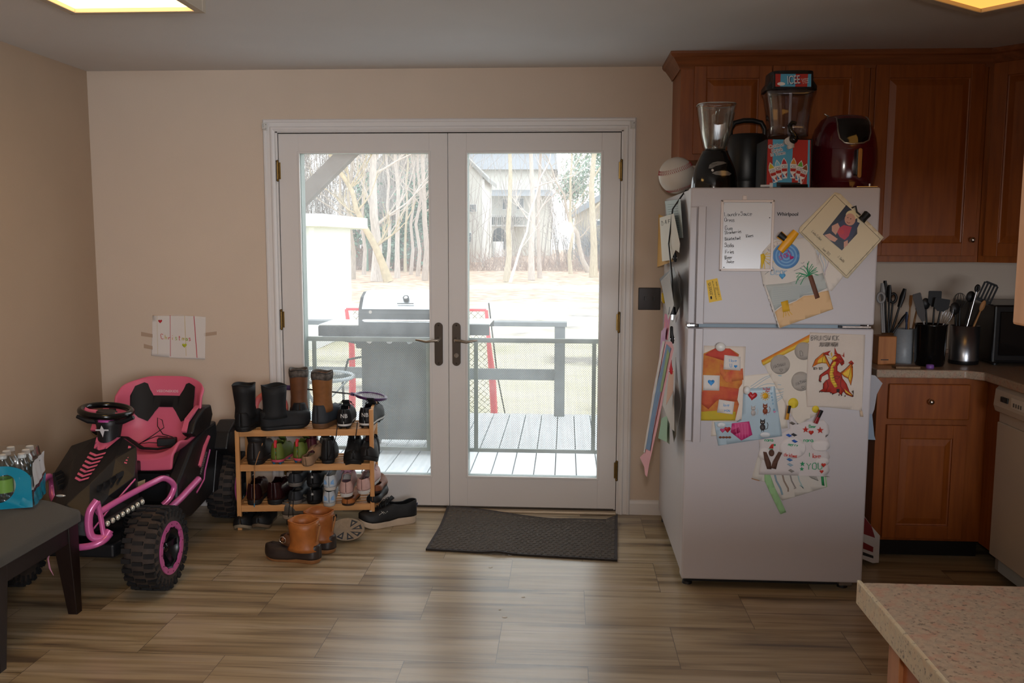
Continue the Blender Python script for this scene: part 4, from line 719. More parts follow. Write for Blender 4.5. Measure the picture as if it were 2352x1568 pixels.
GN = ink('#2f9a68'); RI = ink('#c0362c'); BR_ = mat('#5f4034', .8, var=.3, vs=60)
S.hand('nana', *c3((600, 932))[0], 9, GN, w=1.3); S.hand('nana', *c3((905, 935))[0], 10, GN, w=1.3); S.hand('merry', *c3((785, 965))[0], 8, GN, w=1.2, rot=6); S.hand('christmas', *c3((752, 1045))[0], 7.5, RI, w=1.3, rot=8, sx=.62)
S.hand('I', *c3((945, 1050))[0], 9, GN, w=1.3); S.hand('love', *c3((975, 1060))[0], 10, RI, w=1.5); S.hand('YOU', *c3((930, 1150))[0], 14, GN, w=1.6, sx=1.0)
for q in ((922, 840, 8, RI), (1036, 845, 8.5, RI), (897, 1108, 6.5, GN), (892, 1148, 5.5, GN)): S.star(*c3((q[0], q[1]))[0], q[2], q[3])
for q in ((965, 862, 6), (1062, 1117, 5.5), (1047, 1168, 4.5)): S.heart(*c3((q[0], q[1]))[0], q[2], RI)
S.disc(*c3((655, 1022))[0], 6.5, 8, BR_); S.poly(c3((590, 1012), (615, 1015), (650, 1100), (655, 1150), (620, 1148), (600, 1080)), BR_); S.poly(c3((738, 1020), (710, 1012), (665, 1090), (650, 1140), (690, 1150), (705, 1090)), BR_)
S.poly(c3((635, 985), (668, 988), (672, 950), (655, 955)), RI); S.disc(*c3((680, 960))[0], 2.4, 2.4, GN, 10); S.line(c3((632, 990), (668, 994)), 1.4, GN)
for q in ((790, 885, '#2a5cb8'), (835, 930, '#2a5cb8'), (795, 1075, '#3f6fa8'), (800, 1115, '#8fa8b8'), (808, 1162, '#8a8682'), (818, 790, '#6a625c'), (830, 880, '#3a3a40')): x, y = c3((q[0], q[1]))[0]; S.poly([(x - 7, y - 1), (x - 1, y - 4), (x + 8, y + 1), (x + 1, y + 4)], ink(q[2]))
S.hand('Dear', *c3((950, 825))[0], 7, GN, w=1.3)
paper('christmas_card', ('scalloped white Christmas card with red and green writing and a brown bear', 'card'), S)
S = Sheet(FP(.0032, lambda x, y: .004 * max(0, (y - 1090) / 90) ** 2), 10); S.poly(c3((598, 1175), (640, 1180), (680, 1290), (770, 1485), (725, 1502), (660, 1370), (600, 1240)), mat('#93bd8a', .8), 0); paper('green_strip', ('narrow light green paper strip hanging below the Christmas card', 'paper strip'), S)
bagclip('red bag clip with black grip, lowest of the clips', c3((1045, 690))[0], c3((1000, 790))[0], .0135, 0, mat('#8d1d22', .35), BLACK)
bagclip('amber bag clip with black grip beside the sticker sheet', c3((795, 655))[0], c3((775, 760))[0], .0115, 0, mat('#c98a1c', .35), BLACK)
# ---- left side of the refrigerator
SX = FX0 + .004
def side(name, tag, pts, mt, x0, dx=0, extra=None, th=.0006):
    """a sheet hanging from the fridge side, standing slightly off it; pts = pixels, x offset grows downwards"""
    b = MB().m(mt); ys = [p[1] for p in pts]; y0, y1 = min(ys), max(ys)
    P = [U(p[0], p[1], 'x', SX - x0 - dx * (p[1] - y0) / (y1 - y0)) for p in pts]; b.add(P, [list(range(len(P)))]); o = b.build(name, tag=tag, solid=th)
    return o
side('paper_receipt', ('pale blue printed list hanging topmost on the fridge side', 'paper'), [(1527, 462), (1563, 457), (1569, 546), (1539, 549)], mat('#b7c3c2', .8), .02, .01)
b = MB().m(mat('#6f7c7c', .8))
for k in range(14): q = [U(1533 + k * .8, 470 + k * 5.4, 'x', SX - .023 - .0007 * k), U(1556 + k * .4, 468 + k * 5.4, 'x', SX - .023 - .0007 * k)]; b.tube(q, .0006, 4)
o = b.build('printed_lines'); r = [x for x in bpy.data.objects if x.name == 'paper_receipt'][0]; o.parent = r; o.location = o.location - r.location
side('manila_sheet', ('tan manila sheet behind the spiral notebook page on the fridge side', 'paper'), [(1513, 492), (1532, 500), (1546, 600), (1510, 613)], mat('#b98a42', .8), .035, .01)
o = side('notebook_page', ('spiral notebook page lettered DAF on the fridge side', 'paper'), [(1515, 500), (1548, 490), (1562, 560), (1560, 580), (1552, 574), (1542, 597), (1521, 600)], mat('#d2ccc0', .8), .045, .012)
b = MB().m(BK_); zp = SX - .0485
for tx, x, y in (('D', 1519, 517), ('A', 1527, 514), ('F', 1535, 513)):
    for st in glyph(tx): b.tube([U(x + a * 1.0, y - c * 1.5, 'x', zp) for a, c in st], .0009, 4)
b2 = b.build('lettering'); b2.parent = o; b2.location = b2.location - o.location
side('photo_folder', ('dark grey photo folder held by the black clip on the fridge side', 'folder'), [(1515, 640), (1548, 612), (1566, 690), (1561, 705), (1545, 740)], mat('#3f4143', .35), .05, .03)
side('grey_photo', ('glossy grey photo sheet in front of the dark folder on the fridge side', 'photograph'), [(1518, 645), (1538, 625), (1548, 700), (1535, 735)], mat('#8b8f92', .2), .085, .02)
side('white_photo_sheet', ('white sheet hanging behind the dark folder on the fridge side', 'paper'), [(1550, 620), (1562, 640), (1560, 720), (1552, 741)], mat('#b9b3ae', .6), .012, .005)
side('orange_drawing', ('orange and pink drawn strip below the dark folder on the fridge side', 'drawing'), [(1527, 720), (1540, 725), (1534, 782), (1523, 775)], mat('#c97a58', .8, var=1, vs=30, hex2='#b05a98'), .05, .02)
side('magenta_drawing', ('magenta-edged sheet behind the long banner on the fridge side', 'drawing'), [(1519, 760), (1530, 750), (1524, 850), (1512, 862)], mat('#a86aa0', .8, var=1, vs=20, hex2='#c9a9b8'), .07, .02)
o = side('long_banner', ('long pink and blue painted banner trailing down the fridge side', 'banner'), [(1522, 783), (1543, 785), (1548, 800), (1530, 880), (1510, 980), (1490, 1070), (1486, 1095), (1482, 1090), (1480, 1072), (1470, 1050), (1480, 1040), (1500, 900)], mat('#d99aa5', .7), .12, .10)
for pts, h in (([(1531, 790), (1541, 800), (1528, 850), (1505, 960), (1493, 1035), (1483, 1030), (1505, 900)], '#5f86b8'), ([(1522, 783), (1527, 784), (1500, 930), (1481, 1040), (1478, 1038), (1500, 900)], '#d8d4d4'), ([(1533, 800), (1538, 812), (1520, 900), (1515, 900)], '#8aa85f'), ([(1538, 830), (1524, 880), (1503, 980), (1492, 1030), (1500, 965)], '#b5494f')):
    b = MB().m(mat(h, .7, var=.3, vs=25)); b.add([U(p[0], p[1], 'x', SX - .1225 - .10 * (p[1] - 783) / 312) for p in pts], [list(range(len(pts)))]); q = b.build('painted_stripe'); q.parent = o; q.location = q.location - o.location
for k, (lb, pts, h, x0) in enumerate((('crumpled white sheet in the lower bundle, nearest the fridge front', [(1552, 820), (1558, 880), (1565, 930), (1553, 1000), (1548, 1015), (1541, 960), (1550, 900)], '#a9a39f', .015), ('folded grey sheet in the lower bundle behind the red clip', [(1533, 870), (1548, 900), (1549, 990), (1543, 985), (1522, 930)], '#bcb5ae', .05),
        ('peach paper in the lower bundle beside the banner', [(1536, 860), (1548, 850), (1546, 900), (1530, 930)], '#c99f86', .065), ('green printed sheet sticking out at the bottom of the lower bundle', [(1520, 960), (1533, 955), (1532, 1015), (1512, 1006)], '#8aa98a', .06), ('pale green card hanging lowest in the lower bundle', [(1530, 940), (1538, 935), (1538, 1020), (1528, 1012)], '#a8b39c', .035))):
    side('hanging_paper', (lb, 'paper', 'papers bundled low on the fridge side'), pts, mat(h, .75), x0, .02)
def spring_clip(label, px, py, x0, h, m):
    c = U(px, py, 'x', SX - x0); t = thing('spring_clip', label, 'clip', c, group='spring clips on the fridge side'); b = MB().m(m)
    b.tube([(-.004, -.004, h), (-.003, 0, h * .5), (0, 0, 0), (.003, 0, -h * .4)], [.006, .006, .009, .004], 8); b.build('jaw', t); b = MB().m(m); b.tube([(.002, .05, h * .9), (.001, .03, h * .5), (0, .01, 0)], [.006, .006, .008], 8); b.build('lever', t); b = MB().m(STEEL); b.cyl((-.008, 0, 0), (.008, 0, 0), .005); b.build('pivot', t)
spring_clip('black spring clip holding the dark folder', 1550, 592, .04, .045, BLACK); spring_clip('black spring clip holding the long banner', 1544, 778, .1, .045, BLACK); spring_clip('red spring clip on the lower paper bundle', 1541, 850, .08, .04, mat('#b0252a', .4)); spring_clip('yellow spring clip beside the dark folder', 1524, 690, .09, .03, mat('#c9a81c', .4))
b = MB().m(BLACK); b.tube([(SX + .06, -.74, FH + .004), (SX + .01, -.78, FH + .006), (SX - .012, -.82, FH - .02), U(1545, 480, 'x', SX - .04), U(1536, 560, 'x', SX - .06), U(1544, 640, 'x', SX - .085), U(1545, 705, 'x', SX - .09)], .0035, 8)
t = thing('power_cord', 'black power cord with plug dangling down the left fridge side', 'cord', (SX - .06, -.8, 1.2)); b.build('cable', t, True)
b = MB().m(BLACK); p = U(1544, 715, 'x', SX - .09); b.cyl(p + Vector((0, 0, .018)), p - Vector((0, 0, .012)), .012, .016, 10); b.m(CHROME)
for dy in (-.006, .006): b.box(p.x - .003, p.x + .003, p.y + dy - .001, p.y + dy + .001, p.z - .032, p.z - .012)
b.build('plug', t, True)
# ---- right side of the refrigerator
def sider(name, tag, pts, mt, y):
    b = MB().m(mt); P = [U(p[0], p[1], 'y', y) for p in pts]
    for v, p in zip(P, pts): v.x = FX1 - .008 if p[0] < 1999 else v.x
    b.add(P, [list(range(len(P)))]); return b.build(name, tag=tag, solid=.0006)
sider('folded_paper', ('crumpled pale paper poking out on the right fridge side at counter height', 'paper'), [(1998, 855), (2010, 862), (2027, 880), (2014, 905), (2008, 940), (2000, 960), (1996, 960)], mat('#a9a8ae', .7), -.80)
sider('blue_folded_paper', ('narrow blue and white folded sheet below the crumpled paper', 'paper'), [(1996, 950), (2003, 950), (2008, 1000), (2011, 1010), (1994, 1008)], mat('#8d9db0', .7), -.84)
t = thing('cardboard_carton', 'red and white printed carton on the floor between fridge and cabinet', 'carton', U(1985, 1290, 'z', 0))
P = [(1970, 1176), (1984, 1182), (2003, 1208), (2021, 1228), (2018, 1290), (2004, 1291), (1972, 1278)]
b = MB().m(mat('#b7b2b0', .6)); b.prism([(U(x, y, 'y', -.72).x, max(.0, U(x, y, 'y', -.72).z - .003)) for x, y in P], -.722, -.66, 'y'); b.build('box', t, True)
b = MB()
for pts, h in (([(1974, 1180), (1984, 1185), (2002, 1208), (2010, 1235), (1972, 1222)], '#6d1418'), ([(1974, 1240), (2006, 1256), (2005, 1268), (1973, 1256)], '#6d1418'), ([(1974, 1264), (2006, 1276), (2006, 1282), (1974, 1272)], '#1c1c1e')): b.m(mat(h, .6)); b.add([U(x, y, 'y', -.7225) for x, y in pts], [list(range(len(pts)))])
b.build('printed_panel', t, True)
# ================================================================ CABINETS
def raised(b, m, x0, x1, z0, z1, y, st=.062, th=.019):
    """raised-panel door face, front at y"""
    b.m(m); b.box(x0, x0 + st, y, y + th, z0, z1, .002); b.box(x1 - st, x1, y, y + th, z0, z1, .002); b.box(x0 + st, x1 - st, y, y + th, z1 - st, z1, .002); b.box(x0 + st, x1 - st, y, y + th, z0, z0 + st, .002)
    a0, a1, c0, c1 = x0 + st, x1 - st, z0 + st, z1 - st; q = .035
    b.loft([[(a0, y + .010, c0), (a1, y + .010, c0), (a1, y + .010, c1), (a0, y + .010, c1)], [(a0 + .006, y + .012, c0 + .006), (a1 - .006, y + .012, c0 + .006), (a1 - .006, y + .012, c1 - .006), (a0 + .006, y + .012, c1 - .006)],
            [(a0 + q, y + .003, c0 + q), (a1 - q, y + .003, c0 + q), (a1 - q, y + .003, c1 - q), (a0 + q, y + .003, c1 - q)]], (False, True), False)
CB = CAB
def knob(parent, p, d=Vector((0, -1, 0)), world=True):
    b = MB().m(mat('#c9c5c0', .15, 1)); b.cyl(p, p + d * .014, .006, .005, 12); b.ball(p + d * .022, .0135, 14, 10); return b
yF = -.33; ZT = 2.335
t = thing('over_fridge_cabinet', 'two-door wooden wall cabinet above the refrigerator', 'cabinet', (2.55, 0, 1.87))
b = MB().m(CB); b.box(2.088, 2.98, yF, 0, 1.872, ZT, .002); b.box(2.088, 2.16, yF - .004, yF, 1.872, ZT); b.build('body', t, True)
for x0, x1 in ((2.150, 2.514), (2.520, 2.945)): b = MB(); raised(b, CB, x0, x1, 1.90, 2.312, yF - .024, .058); b.build('door', t, True)
t = thing('wall_cabinet', 'tall single-door wooden wall cabinet right of the refrigerator', 'cabinet', (3.25, 0, 1.385)); b = MB().m(CB); b.box(2.982, 3.525, yF, 0, 1.385, ZT, .002); b.build('body', t, True)
b = MB(); raised(b, CB, 3.0, 3.50, 1.415, 2.312, yF - .024); d = b.build('door', t, True); b = knob(d, Vector((3.478, yF - .024, 1.492))); o = b.build('knob', d); o.location = -t.location
# diagonal corner cabinet
t = thing('corner_cabinet', 'wooden corner wall cabinet set diagonally at the right edge', 'cabinet', (3.8, -.2, 1.385)); b = MB().m(CB); CP = [(3.527, 0), (3.527, yF), (3.53 + .30, yF - .30), (XR, yF - .30), (XR, 0)]; b.prism(CP, 1.385, ZT, 'z'); b.build('body', t, True)
b = MB(); raised(b, CB, .028, .40, 1.415, 2.312, -.024)
Mx = Matrix.Translation((3.53, yF, 0)) @ Matrix.Rotation(R(-45), 4, 'Z'); b.V = [Mx @ v for v in b.V]; b.build('door', t, True)
# wall cabinet running on towards the camera
t = thing('side_wall_cabinet', 'wooden wall cabinet on the right wall beyond the corner cabinet', 'cabinet', (3.9, -1.0, 1.385)); b = MB().m(CB); b.box(3.832, XR, -1.9, -.632, 1.385, ZT, .002); b.build('body', t, True)
# crown moulding
t = thing('crown_moulding', 'stained crown moulding running along the top of the wall cabinets', 'moulding', (2.9, -.3, ZT)); CRW = wood('#8d5330', '#6f3f22', .4, (1.2, 14, 14))
cp = [(.0, -.075), (-.006, -.078), (-.012, -.066), (-.016, -.060), (-.040, -.028), (-.050, -.022), (-.056, -.012), (-.056, -.0005), (0, -.0005)]
def crown(path):
    rings = []
    for i, p in enumerate(path):
        p = Vector(p); a = Vector(path[i - 1]) if i else None; c = Vector(path[i + 1]) if i < len(path) - 1 else None
        n1 = (lambda d: Vector((d.y, -d.x)))((p - a).normalized()) if a is not None else None; n2 = (lambda d: Vector((d.y, -d.x)))((c - p).normalized()) if c is not None else None
        n = n1 if n2 is None else n2 if n1 is None else (n1 + n2) / (1 + n1.dot(n2))
        rings.append([(p.x - n.x * q[0], p.y - n.y * q[0], H + q[1]) for q in cp])
    return rings
b = MB().m(CRW); b.loft(crown([(2.088, 0), (2.088, yF - .004), (3.53, yF - .004), (3.834, yF - .304), (3.832, -1.9)]), smooth=False); b.build('moulding', t, True)
# base cabinet
yB = -.62; t = thing('base_cabinet', 'wooden base cabinet with drawer and raised-panel door under the counter', 'cabinet', (3.2, -.3, 0))
b = MB().m(CB); b.box(2.985, 3.50, yB, -.0, .092, .863, .002); b.build('body', t, True); MB().m(mat('#14100f', .7)).box(2.99, 3.50, yB + .065, 0, 0, .092).build('toe_kick', t, True)
b = MB().m(CB); b.box(3.032, 3.396, yB - .020, yB, .671, .835, .005); d = b.build('drawer', t, True); b = knob(d, Vector((3.214, yB - .02, .757))); o = b.build('knob', d); o.location = -t.location
b = MB(); raised(b, CB, 3.030, 3.39, .108, .645, yB - .022); b.build('door', t, True)
# counter top (L shaped, chamfered inner corner)
def lam(name, c1, c2, c3_):
    m, nt = nmat(name); N = nt.nodes.new; L = nt.links.new; out = N('ShaderNodeOutputMaterial'); b = N('ShaderNodeBsdfPrincipled'); L(b.outputs[0], out.inputs[0]); b.inputs['Roughness'].default_value = .3
    tc = N('ShaderNodeTexCoord'); col = None
    for s, lo, hi, c in ((90, .42, .6, c2), (45, .5, .64, c3_), (170, .58, .7, '#6d6156')):
        n = N('ShaderNodeTexNoise'); n.inputs['Scale'].default_value = s; n.inputs['Detail'].default_value = 3; L(tc.outputs['Object'], n.inputs[0]); mr = N('ShaderNodeMapRange'); L(n.outputs['Fac'], mr.inputs[0]); mr.inputs[1].default_value = lo; mr.inputs[2].default_value = hi
        x = N('ShaderNodeMix'); x.data_type = 'RGBA'; L(mr.outputs[0], x.inputs[0]); x.inputs[7].default_value = lin(c)
        if col is None: x.inputs[6].default_value = lin(c1)
        else: L(col, x.inputs[6])
        col = x.outputs[2]
    L(col, b.inputs['Base Color']); return m
LAM = lam('laminate', '#a8937e', '#9a8a78', '#a88672'); t = thing('countertop', 'speckled tan laminate countertop running into the corner', 'countertop', (3.3, -.3, .865))
CPts = [(2.965, 0), (2.965, -.66), (3.36, -.66), (3.415, -.72), (3.415, -2.4), (XR, -2.4), (XR, 0)]; b = MB().m(LAM); b.prism(CPts, .866, .904, 'z', .006); b.build('slab', t, True); MB().m(LAM).box(2.965, XR, -.02, 0, .904, .925, .003).build('backsplash', t, True)
# dishwasher
t = thing('dishwasher', 'off-white dishwasher under the counter at the right edge', 'dishwasher', (3.7, -1.1, 0)); DWm = mat('#bfb3a3', .4)
MB().m(mat('#8d867d', .6)).box(3.475, XR - .02, -1.41, -.80, .03, .862).build('body', t, True); MB().m(DWm).box(3.445, 3.475, -1.41, -.80, .10, .70, .004).build('door', t, True)
MB().m(DWm).box(3.452, 3.476, -1.41, -.80, .70, .745, .003).build('lower_strip', t, True)
b = MB().m(DWm); b.prism([(3.432, .75), (3.424, .775), (3.43, .845), (3.446, .862), (3.475, .862), (3.475, .745), (3.44, .745)], -1.41, -.80, 'y') ; cpn = b.build('control_panel', t, True)
b = MB().m(mat('#2d2b29', .6))
for k in range(7): b.box(3.420, 3.429, -.872 - .009 * k, -.867 - .009 * k, .800, .822)
o = b.build('vent', cpn); o.location = -t.location
b = MB().m(mat('#cfc6ba', .5)); b.box(3.4225, 3.428, -1.2, -.955, .788, .832, .001); b.m(mat('#55504a', .6))
for k in range(4): b.box(3.4205, 3.423, -.985 - .02 * k, -.977 - .02 * k, .796, .812)
o = b.build('button_panel', cpn); o.location = -t.location; MB().m(mat('#a9b0b0', .5)).box(3.46, 3.475, -1.4, -.86, .04, .10).build('toe_plate', t, True)
# filler between base cabinet and dishwasher
b = MB().m(CB); b.box(3.477, 3.60, -.795, -.625, .09, .862); b.build('filler_panel', tag=('narrow wooden filler panel in the corner beside the dishwasher', 'panel'))
# ---- peninsula in front
t = thing('peninsula_countertop', 'speckled laminate peninsula counter in the lower right corner', 'countertop', (2.5, -4, .87)); b = MB().m(LAM); b.box(2.05, XR - .002, -6.0, -3.31, .872, .914, .006); b.build('slab', t, True)
b = MB().m(lam('laminate_edge', '#c2b193', '#b5a88f', '#bfa788')); b.prism([(-3.302, .872), (-3.302, .914), (-6.0, .914), (-6.0, .872)], 2.045, 2.052, 'x', .002); b.build('edge_band', t, True)
t = thing('peninsula_cabinet', 'wooden peninsula base cabinet beneath the near counter', 'cabinet', (2.6, -4, 0)); PCB = wood('#a8623a', '#8f5230', .4); b = MB().m(PCB); b.box(2.085, XR - .002, -5.9, -3.37, .09, .871, .002); b.build('body', t, True); MB().m(mat('#14100f', .7)).box(2.14, 3.15, -5.9, -3.43, 0, .09).build('toe_kick', t, True)
b = MB().m(wood('#b37a52', '#a06843', .4)); b.box(2.078, 2.086, -3.42, -3.372, .09, .871, .001); b.build('corner_stile', t, True)
t = thing('hanging_cabinet', 'light wooden edge of the hanging cabinet above the near counter', 'cabinet', (2.4, -3.9, 1.37)); b = MB().m(wood('#c9966c', '#bd8a60', .5)); b.box(2.168, XR - .002, -4.3, -3.52, 1.372, ZT, .004); b.build('body', t, True)
# ================================================================ ON TOP OF THE REFRIGERATOR
ZF = FH + .0005
def LF(cx, cy, rf, sx=1, sy=1):       # pixel -> front surface of a turned body
    def f(a, b, l):
        p = U(a, b, 'y', cy - .1); r = rf(p.z); p = U(a, b, 'y', cy - sy * math.sqrt(max(r * r - ((p.x - cx) / sx) ** 2, 1e-6))); r = rf(p.z)
        return Vector((p.x, cy - sy * math.sqrt(max(r * r - ((p.x - cx) / sx) ** 2, 1e-6)) - l, p.z))
    return f
def lerpf(prof): 
    def f(z):
        for (r0, z0), (r1, z1) in zip(prof, prof[1:]):
            if z <= z1: return r0 + (r1 - r0) * max(0, (z - z0) / (z1 - z0 + 1e-9))
        return prof[-1][0]
    return f
# baseball
t = thing('oversized_baseball', 'large toy baseball at the left end of the fridge top', 'baseball', (2.045, -.62, ZF)); br = .082
MB().m(mat('#cfc7bd', .6, bump=.1, bs=200)).ball((0, 0, br), br, 32, 20).build('cover', t)
b = MB().m(mat('#a32a30', .6))
for k, (off, ro) in enumerate(((.035, 25), (-.055, 25))):
    e = Euler((R(12), R(-18), 0)).to_matrix(); rr = math.sqrt(br * br - off * off)
    for i in range(52):
        a = 2 * math.pi * i / 52; w = .010 * math.sin(a) if k == 0 else .008
        for sg in (-1, 1): p = Vector((rr * math.cos(a), rr * math.sin(a), off + sg * .001)); q = Vector((rr * math.cos(a + .05) * .99, rr * math.sin(a + .05) * .99, off + sg * .011)); p = p.normalized() * (br + .0006); q = q.normalized() * (br + .0006); b.tube([e @ p + Vector((0, 0, br)), e @ q + Vector((0, 0, br))], .0011, 4)
b.build('stitching', t)
# blender
t = thing('blender', 'blender with black base and empty glass jar on the fridge top', 'blender', (2.177, -.85, ZF))
bp_ = [(.098, 0), (.099, .012), (.097, .05), (.088, .09), (.070, .13), (.058, .155), (.054, .168), (.040, .172)]
b = MB().m(mat('#0c0b0c', .12, coat=.4)); b.lathe(bp_, 36, sy=.95); bb = b.build('base', t)
F = LF(2.177, -.85, lerpf([(r, z + ZF) for r, z in bp_]), 1, .95); S = Sheet(F, 6); c1 = crop(1520, 100, 4.356); SV = mat('#8d8b88', .3, .6)
S.poly(c1((468, 1250), (475, 1215), (510, 1190), (560, 1178), (620, 1180), (650, 1195), (600, 1210), (540, 1225), (500, 1248)), SV); S.poly(c1((500, 1295), (540, 1278), (600, 1270), (660, 1275), (700, 1300), (680, 1318), (600, 1320), (540, 1312)), SV)
pxtext(S, 'Oster', c1((497, 1218))[0], c1((562, 1202))[0], BLACK, 3.6); o = S.b.build('label_panel', t); o.data.transform(Matrix.Translation(-t.location))
S = Sheet(F, 6); S.disc(*c1((508, 1267))[0], 3.0, 3.0, mat('#cfcdca', .3)); o = S.b.build('dial', t); o.data.transform(Matrix.Translation(-t.location))
JG = clear_glass('jar_glass', (.93, .95, .94, 1), .22); b = MB().m(JG)
def sq(rx, z, n=32, p=.62): return [(rx * abs(math.cos(a)) ** p * (1 if math.cos(a) >= 0 else -1), rx * abs(math.sin(a)) ** p * (1 if math.sin(a) >= 0 else -1), z) for a in [2 * math.pi * i / n for i in range(n)]]
b.loft([sq(.042, .172), sq(.045, .18), sq(.058, .23), sq(.068, .29), sq(.076, .345), sq(.079, .36)], (True, False))
for a in (45, 135, 225, 315, 0, 90): b.tube([(.045 * math.cos(R(a)), .045 * math.sin(R(a)), .19), (.060 * math.cos(R(a)), .060 * math.sin(R(a)), .25), (.074 * math.cos(R(a)), .074 * math.sin(R(a)), .33)], .003, 6)
j = b.build('glass_jar', t, solid=.004)
b = MB().m(mat('#b9bcbb', .1, .5)); b.tube(sq(.0795, .361), .0022, 6, True); b.build('rim', j)
b = MB().m(JG); b.tube([(.02, .075, .35), (.02, .11, .33), (.02, .105, .25), (.015, .06, .21)], .009, 10); b.build('jar_handle', j)
b = MB().m(STEEL); b.cyl((0, 0, .172), (0, 0, .186), .012)
for a in (0, 90, 180, 270): b.tube([(0, 0, .186), (.02 * math.cos(R(a)), .02 * math.sin(R(a)), .195)], [.004, .001], 4)
b.build('blade', j)
# black lidded canister with arched handle
t = thing('black_canister', 'ribbed black plastic canister with an arched handle between blender and slush machine', 'canister', (2.357, -.62, ZF)); BP = mat('#121214', .4)
b = MB().m(BP); pr = [(.074, 0), (.080, .004)] + [(.0815 + .0012 * (k % 2), .012 + .006 * k) for k in range(8)] + [(.088, .07), (.088, .225), (.084, .235), (.084, .252), (.072, .262), (.0, .266)]; b.lathe(pr[:-1], 36); b.build('body', t)
b = MB().m(BP); b.tube([(-.075, 0, .235), (-.077, 0, .285), (-.060, 0, .315), (-.02, 0, .325), (.02, 0, .325), (.060, 0, .315), (.077, 0, .285), (.075, 0, .235)], .011, 10); b.build('handle', t)
# slush machine
t = thing('slush_machine', 'toy slush drink machine with clear tank and red and blue ICEE graphics', 'slush machine', (2.48, -.9, ZF))
b = MB().m(mat('#101012', .35)); b.box(U(1756, 430, 'y', -.985).x, U(1864, 430, 'y', -.985).x, -.985, -.80, ZF, U(1800, 319, 'y', -.985).z, .004); b.build('base', t, True)
fy = -.985; SF = lambda y: (lambda a, c, l: U(a, c, 'y', y - l)); S = Sheet(SF(fy)); IR = ink('#a9261d', .65); IB = ink('#4f9fc4', .65); IW = ink('#dcdcdc', .65); IN = ink('#1f2f5f', .65)
q = lambda *p: c1(*p)
S.poly(q((1062, 958), (1490, 965), (1482, 1440), (1047, 1432)), IR); S.poly(q((1110, 958), (1315, 962), (1305, 1180), (1300, 1437), (1108, 1434)), IB); S.poly(q((1465, 965), (1482, 965), (1478, 1438), (1450, 1438)), IB)
for tx, p, q_ in (('Coldest', (1070, 1050), (1222, 1022)), ('Drink', (1100, 1092), (1212, 1070)), ('in Town', (1090, 1128), (1236, 1106))):
    P_, Q_ = c1(p)[0], c1(q_)[0]
    for dx, dy in ((-.8, -.8), (.8, .8), (-.8, .8), (.8, -.8)): pxtext(S, tx, (P_[0] + dx, P_[1] + dy), (Q_[0] + dx, Q_[1] + dy), IW, 7.5)
    pxtext(S, tx, P_, Q_, IN, 7.5)
for k, (x, y, h, a) in enumerate(((1100, 1250, '#c9b52a', -16), (1160, 1225, '#7fc4e0', -9), (1225, 1205, '#b02a3a', -3), (1318, 1205, '#d08a3a', 4), (1385, 1230, '#5fa53a', 12), (1430, 1262, '#8a4a2a', 20))):
    cx, cy = c1((x, y))[0]; ca, sa = math.cos(R(a)), math.sin(R(a)); T_ = lambda u, v: (cx + u * ca - v * sa, cy + u * sa + v * ca)
    if k not in (): S.poly([T_(-7, 0), T_(-5, -7), T_(0, -15), T_(5, -7), T_(7, 0)], IW)
    S.poly([T_(-6, 0), T_(-4, -6), T_(0, -12.5), T_(4, -6), T_(6, 0)], ink(h, .35)); S.poly([T_(-8, 0), T_(8, 0), T_(5, 33), T_(-5, 33)], IW); S.poly([T_(-6.5, 10), T_(6.5, 10), T_(5.8, 17), T_(-5.8, 17)], IR); S.poly([T_(-6, 19), T_(0, 30), T_(-4.5, 31)], ink('#2f6fa8', .35)); S.poly([T_(6, 19), T_(1, 24), T_(4.5, 31)], IR)
    pxtext(S, 'ICEE', T_(-6, 8.5), T_(6, 8.5), IN, 6)
S.poly(q((1148, 1388), (1385, 1390), (1385, 1432), (1148, 1432)), BLACK); S.b.build('front_graphic', t, True)
b = MB().m(BLACKG); b.box(2.425, 2.535, -1.0, fy, ZF + .001, 1.717, .002); b.build('drip_tray', t, True)
TK = clear_glass('tank_plastic', (.90, .90, .93, 1), .16); cx, cy = 2.467, -.895
def tk(rx, ry, z, n=36): return [(cx + rx * abs(math.cos(a)) ** .5 * (1 if math.cos(a) >= 0 else -1), cy + ry * abs(math.sin(a)) ** .5 * (1 if math.sin(a) >= 0 else -1), z) for a in [2 * math.pi * i / n for i in range(n)]]
b = MB().m(TK); b.loft([tk(.078, .08, 1.917), tk(.078, .08, 1.96), tk(.084, .083, 2.02), tk(.094, .086, 2.08), tk(.102, .09, 2.105)], (True, False)); b.build('clear_tank', t, True, solid=.003)
b = MB().m(mat('#b5b3b5', .4)); b.cyl((cx + .01, cy, 1.917), (cx + .01, cy, 2.10), .006); b.cyl((cx + .012, cy - .01, 1.93), (cx + .012, cy - .01, 1.97), .013); b.build('auger', t, True)
b = MB().m(mat('#101012', .35)); b.loft([tk(.105, .095, 2.103), tk(.105, .095, 2.118), tk(.09, .09, 2.14), tk(.088, .088, 2.176)]); b.box(U(1776, 180, 'y', -.995).x, U(1866, 180, 'y', -.995).x, -.995, -.88, U(1800, 202, 'y', -.995).z, U(1800, 168, 'y', -.995).z, .004); b.build('lid', t, True)
S = Sheet(SF(-.9955)); S.poly(q((1137, 303), (1497, 305), (1495, 432), (1137, 430)), IR); S.poly(q((1190, 304), (1340, 304), (1335, 431), (1185, 430)), IB); S.poly(q((1465, 305), (1496, 305), (1494, 431), (1455, 431)), IB)
pxtext(S, 'ICEE', (c1((1262, 408))[0][0] + .8, c1((1262, 408))[0][1] + 1), (c1((1390, 400))[0][0] + .8, c1((1390, 400))[0][1] + 1), IN, 20); pxtext(S, 'ICEE', c1((1255, 405))[0], c1((1385, 397))[0], IW, 19)
for k, tx in enumerate(('Coldest', 'Drink', 'in Town')): pxtext(S, tx, c1((1395 + 8 * k, 365 + 19 * k))[0], c1((1470, 355 + 19 * k))[0], IW, 3.4)
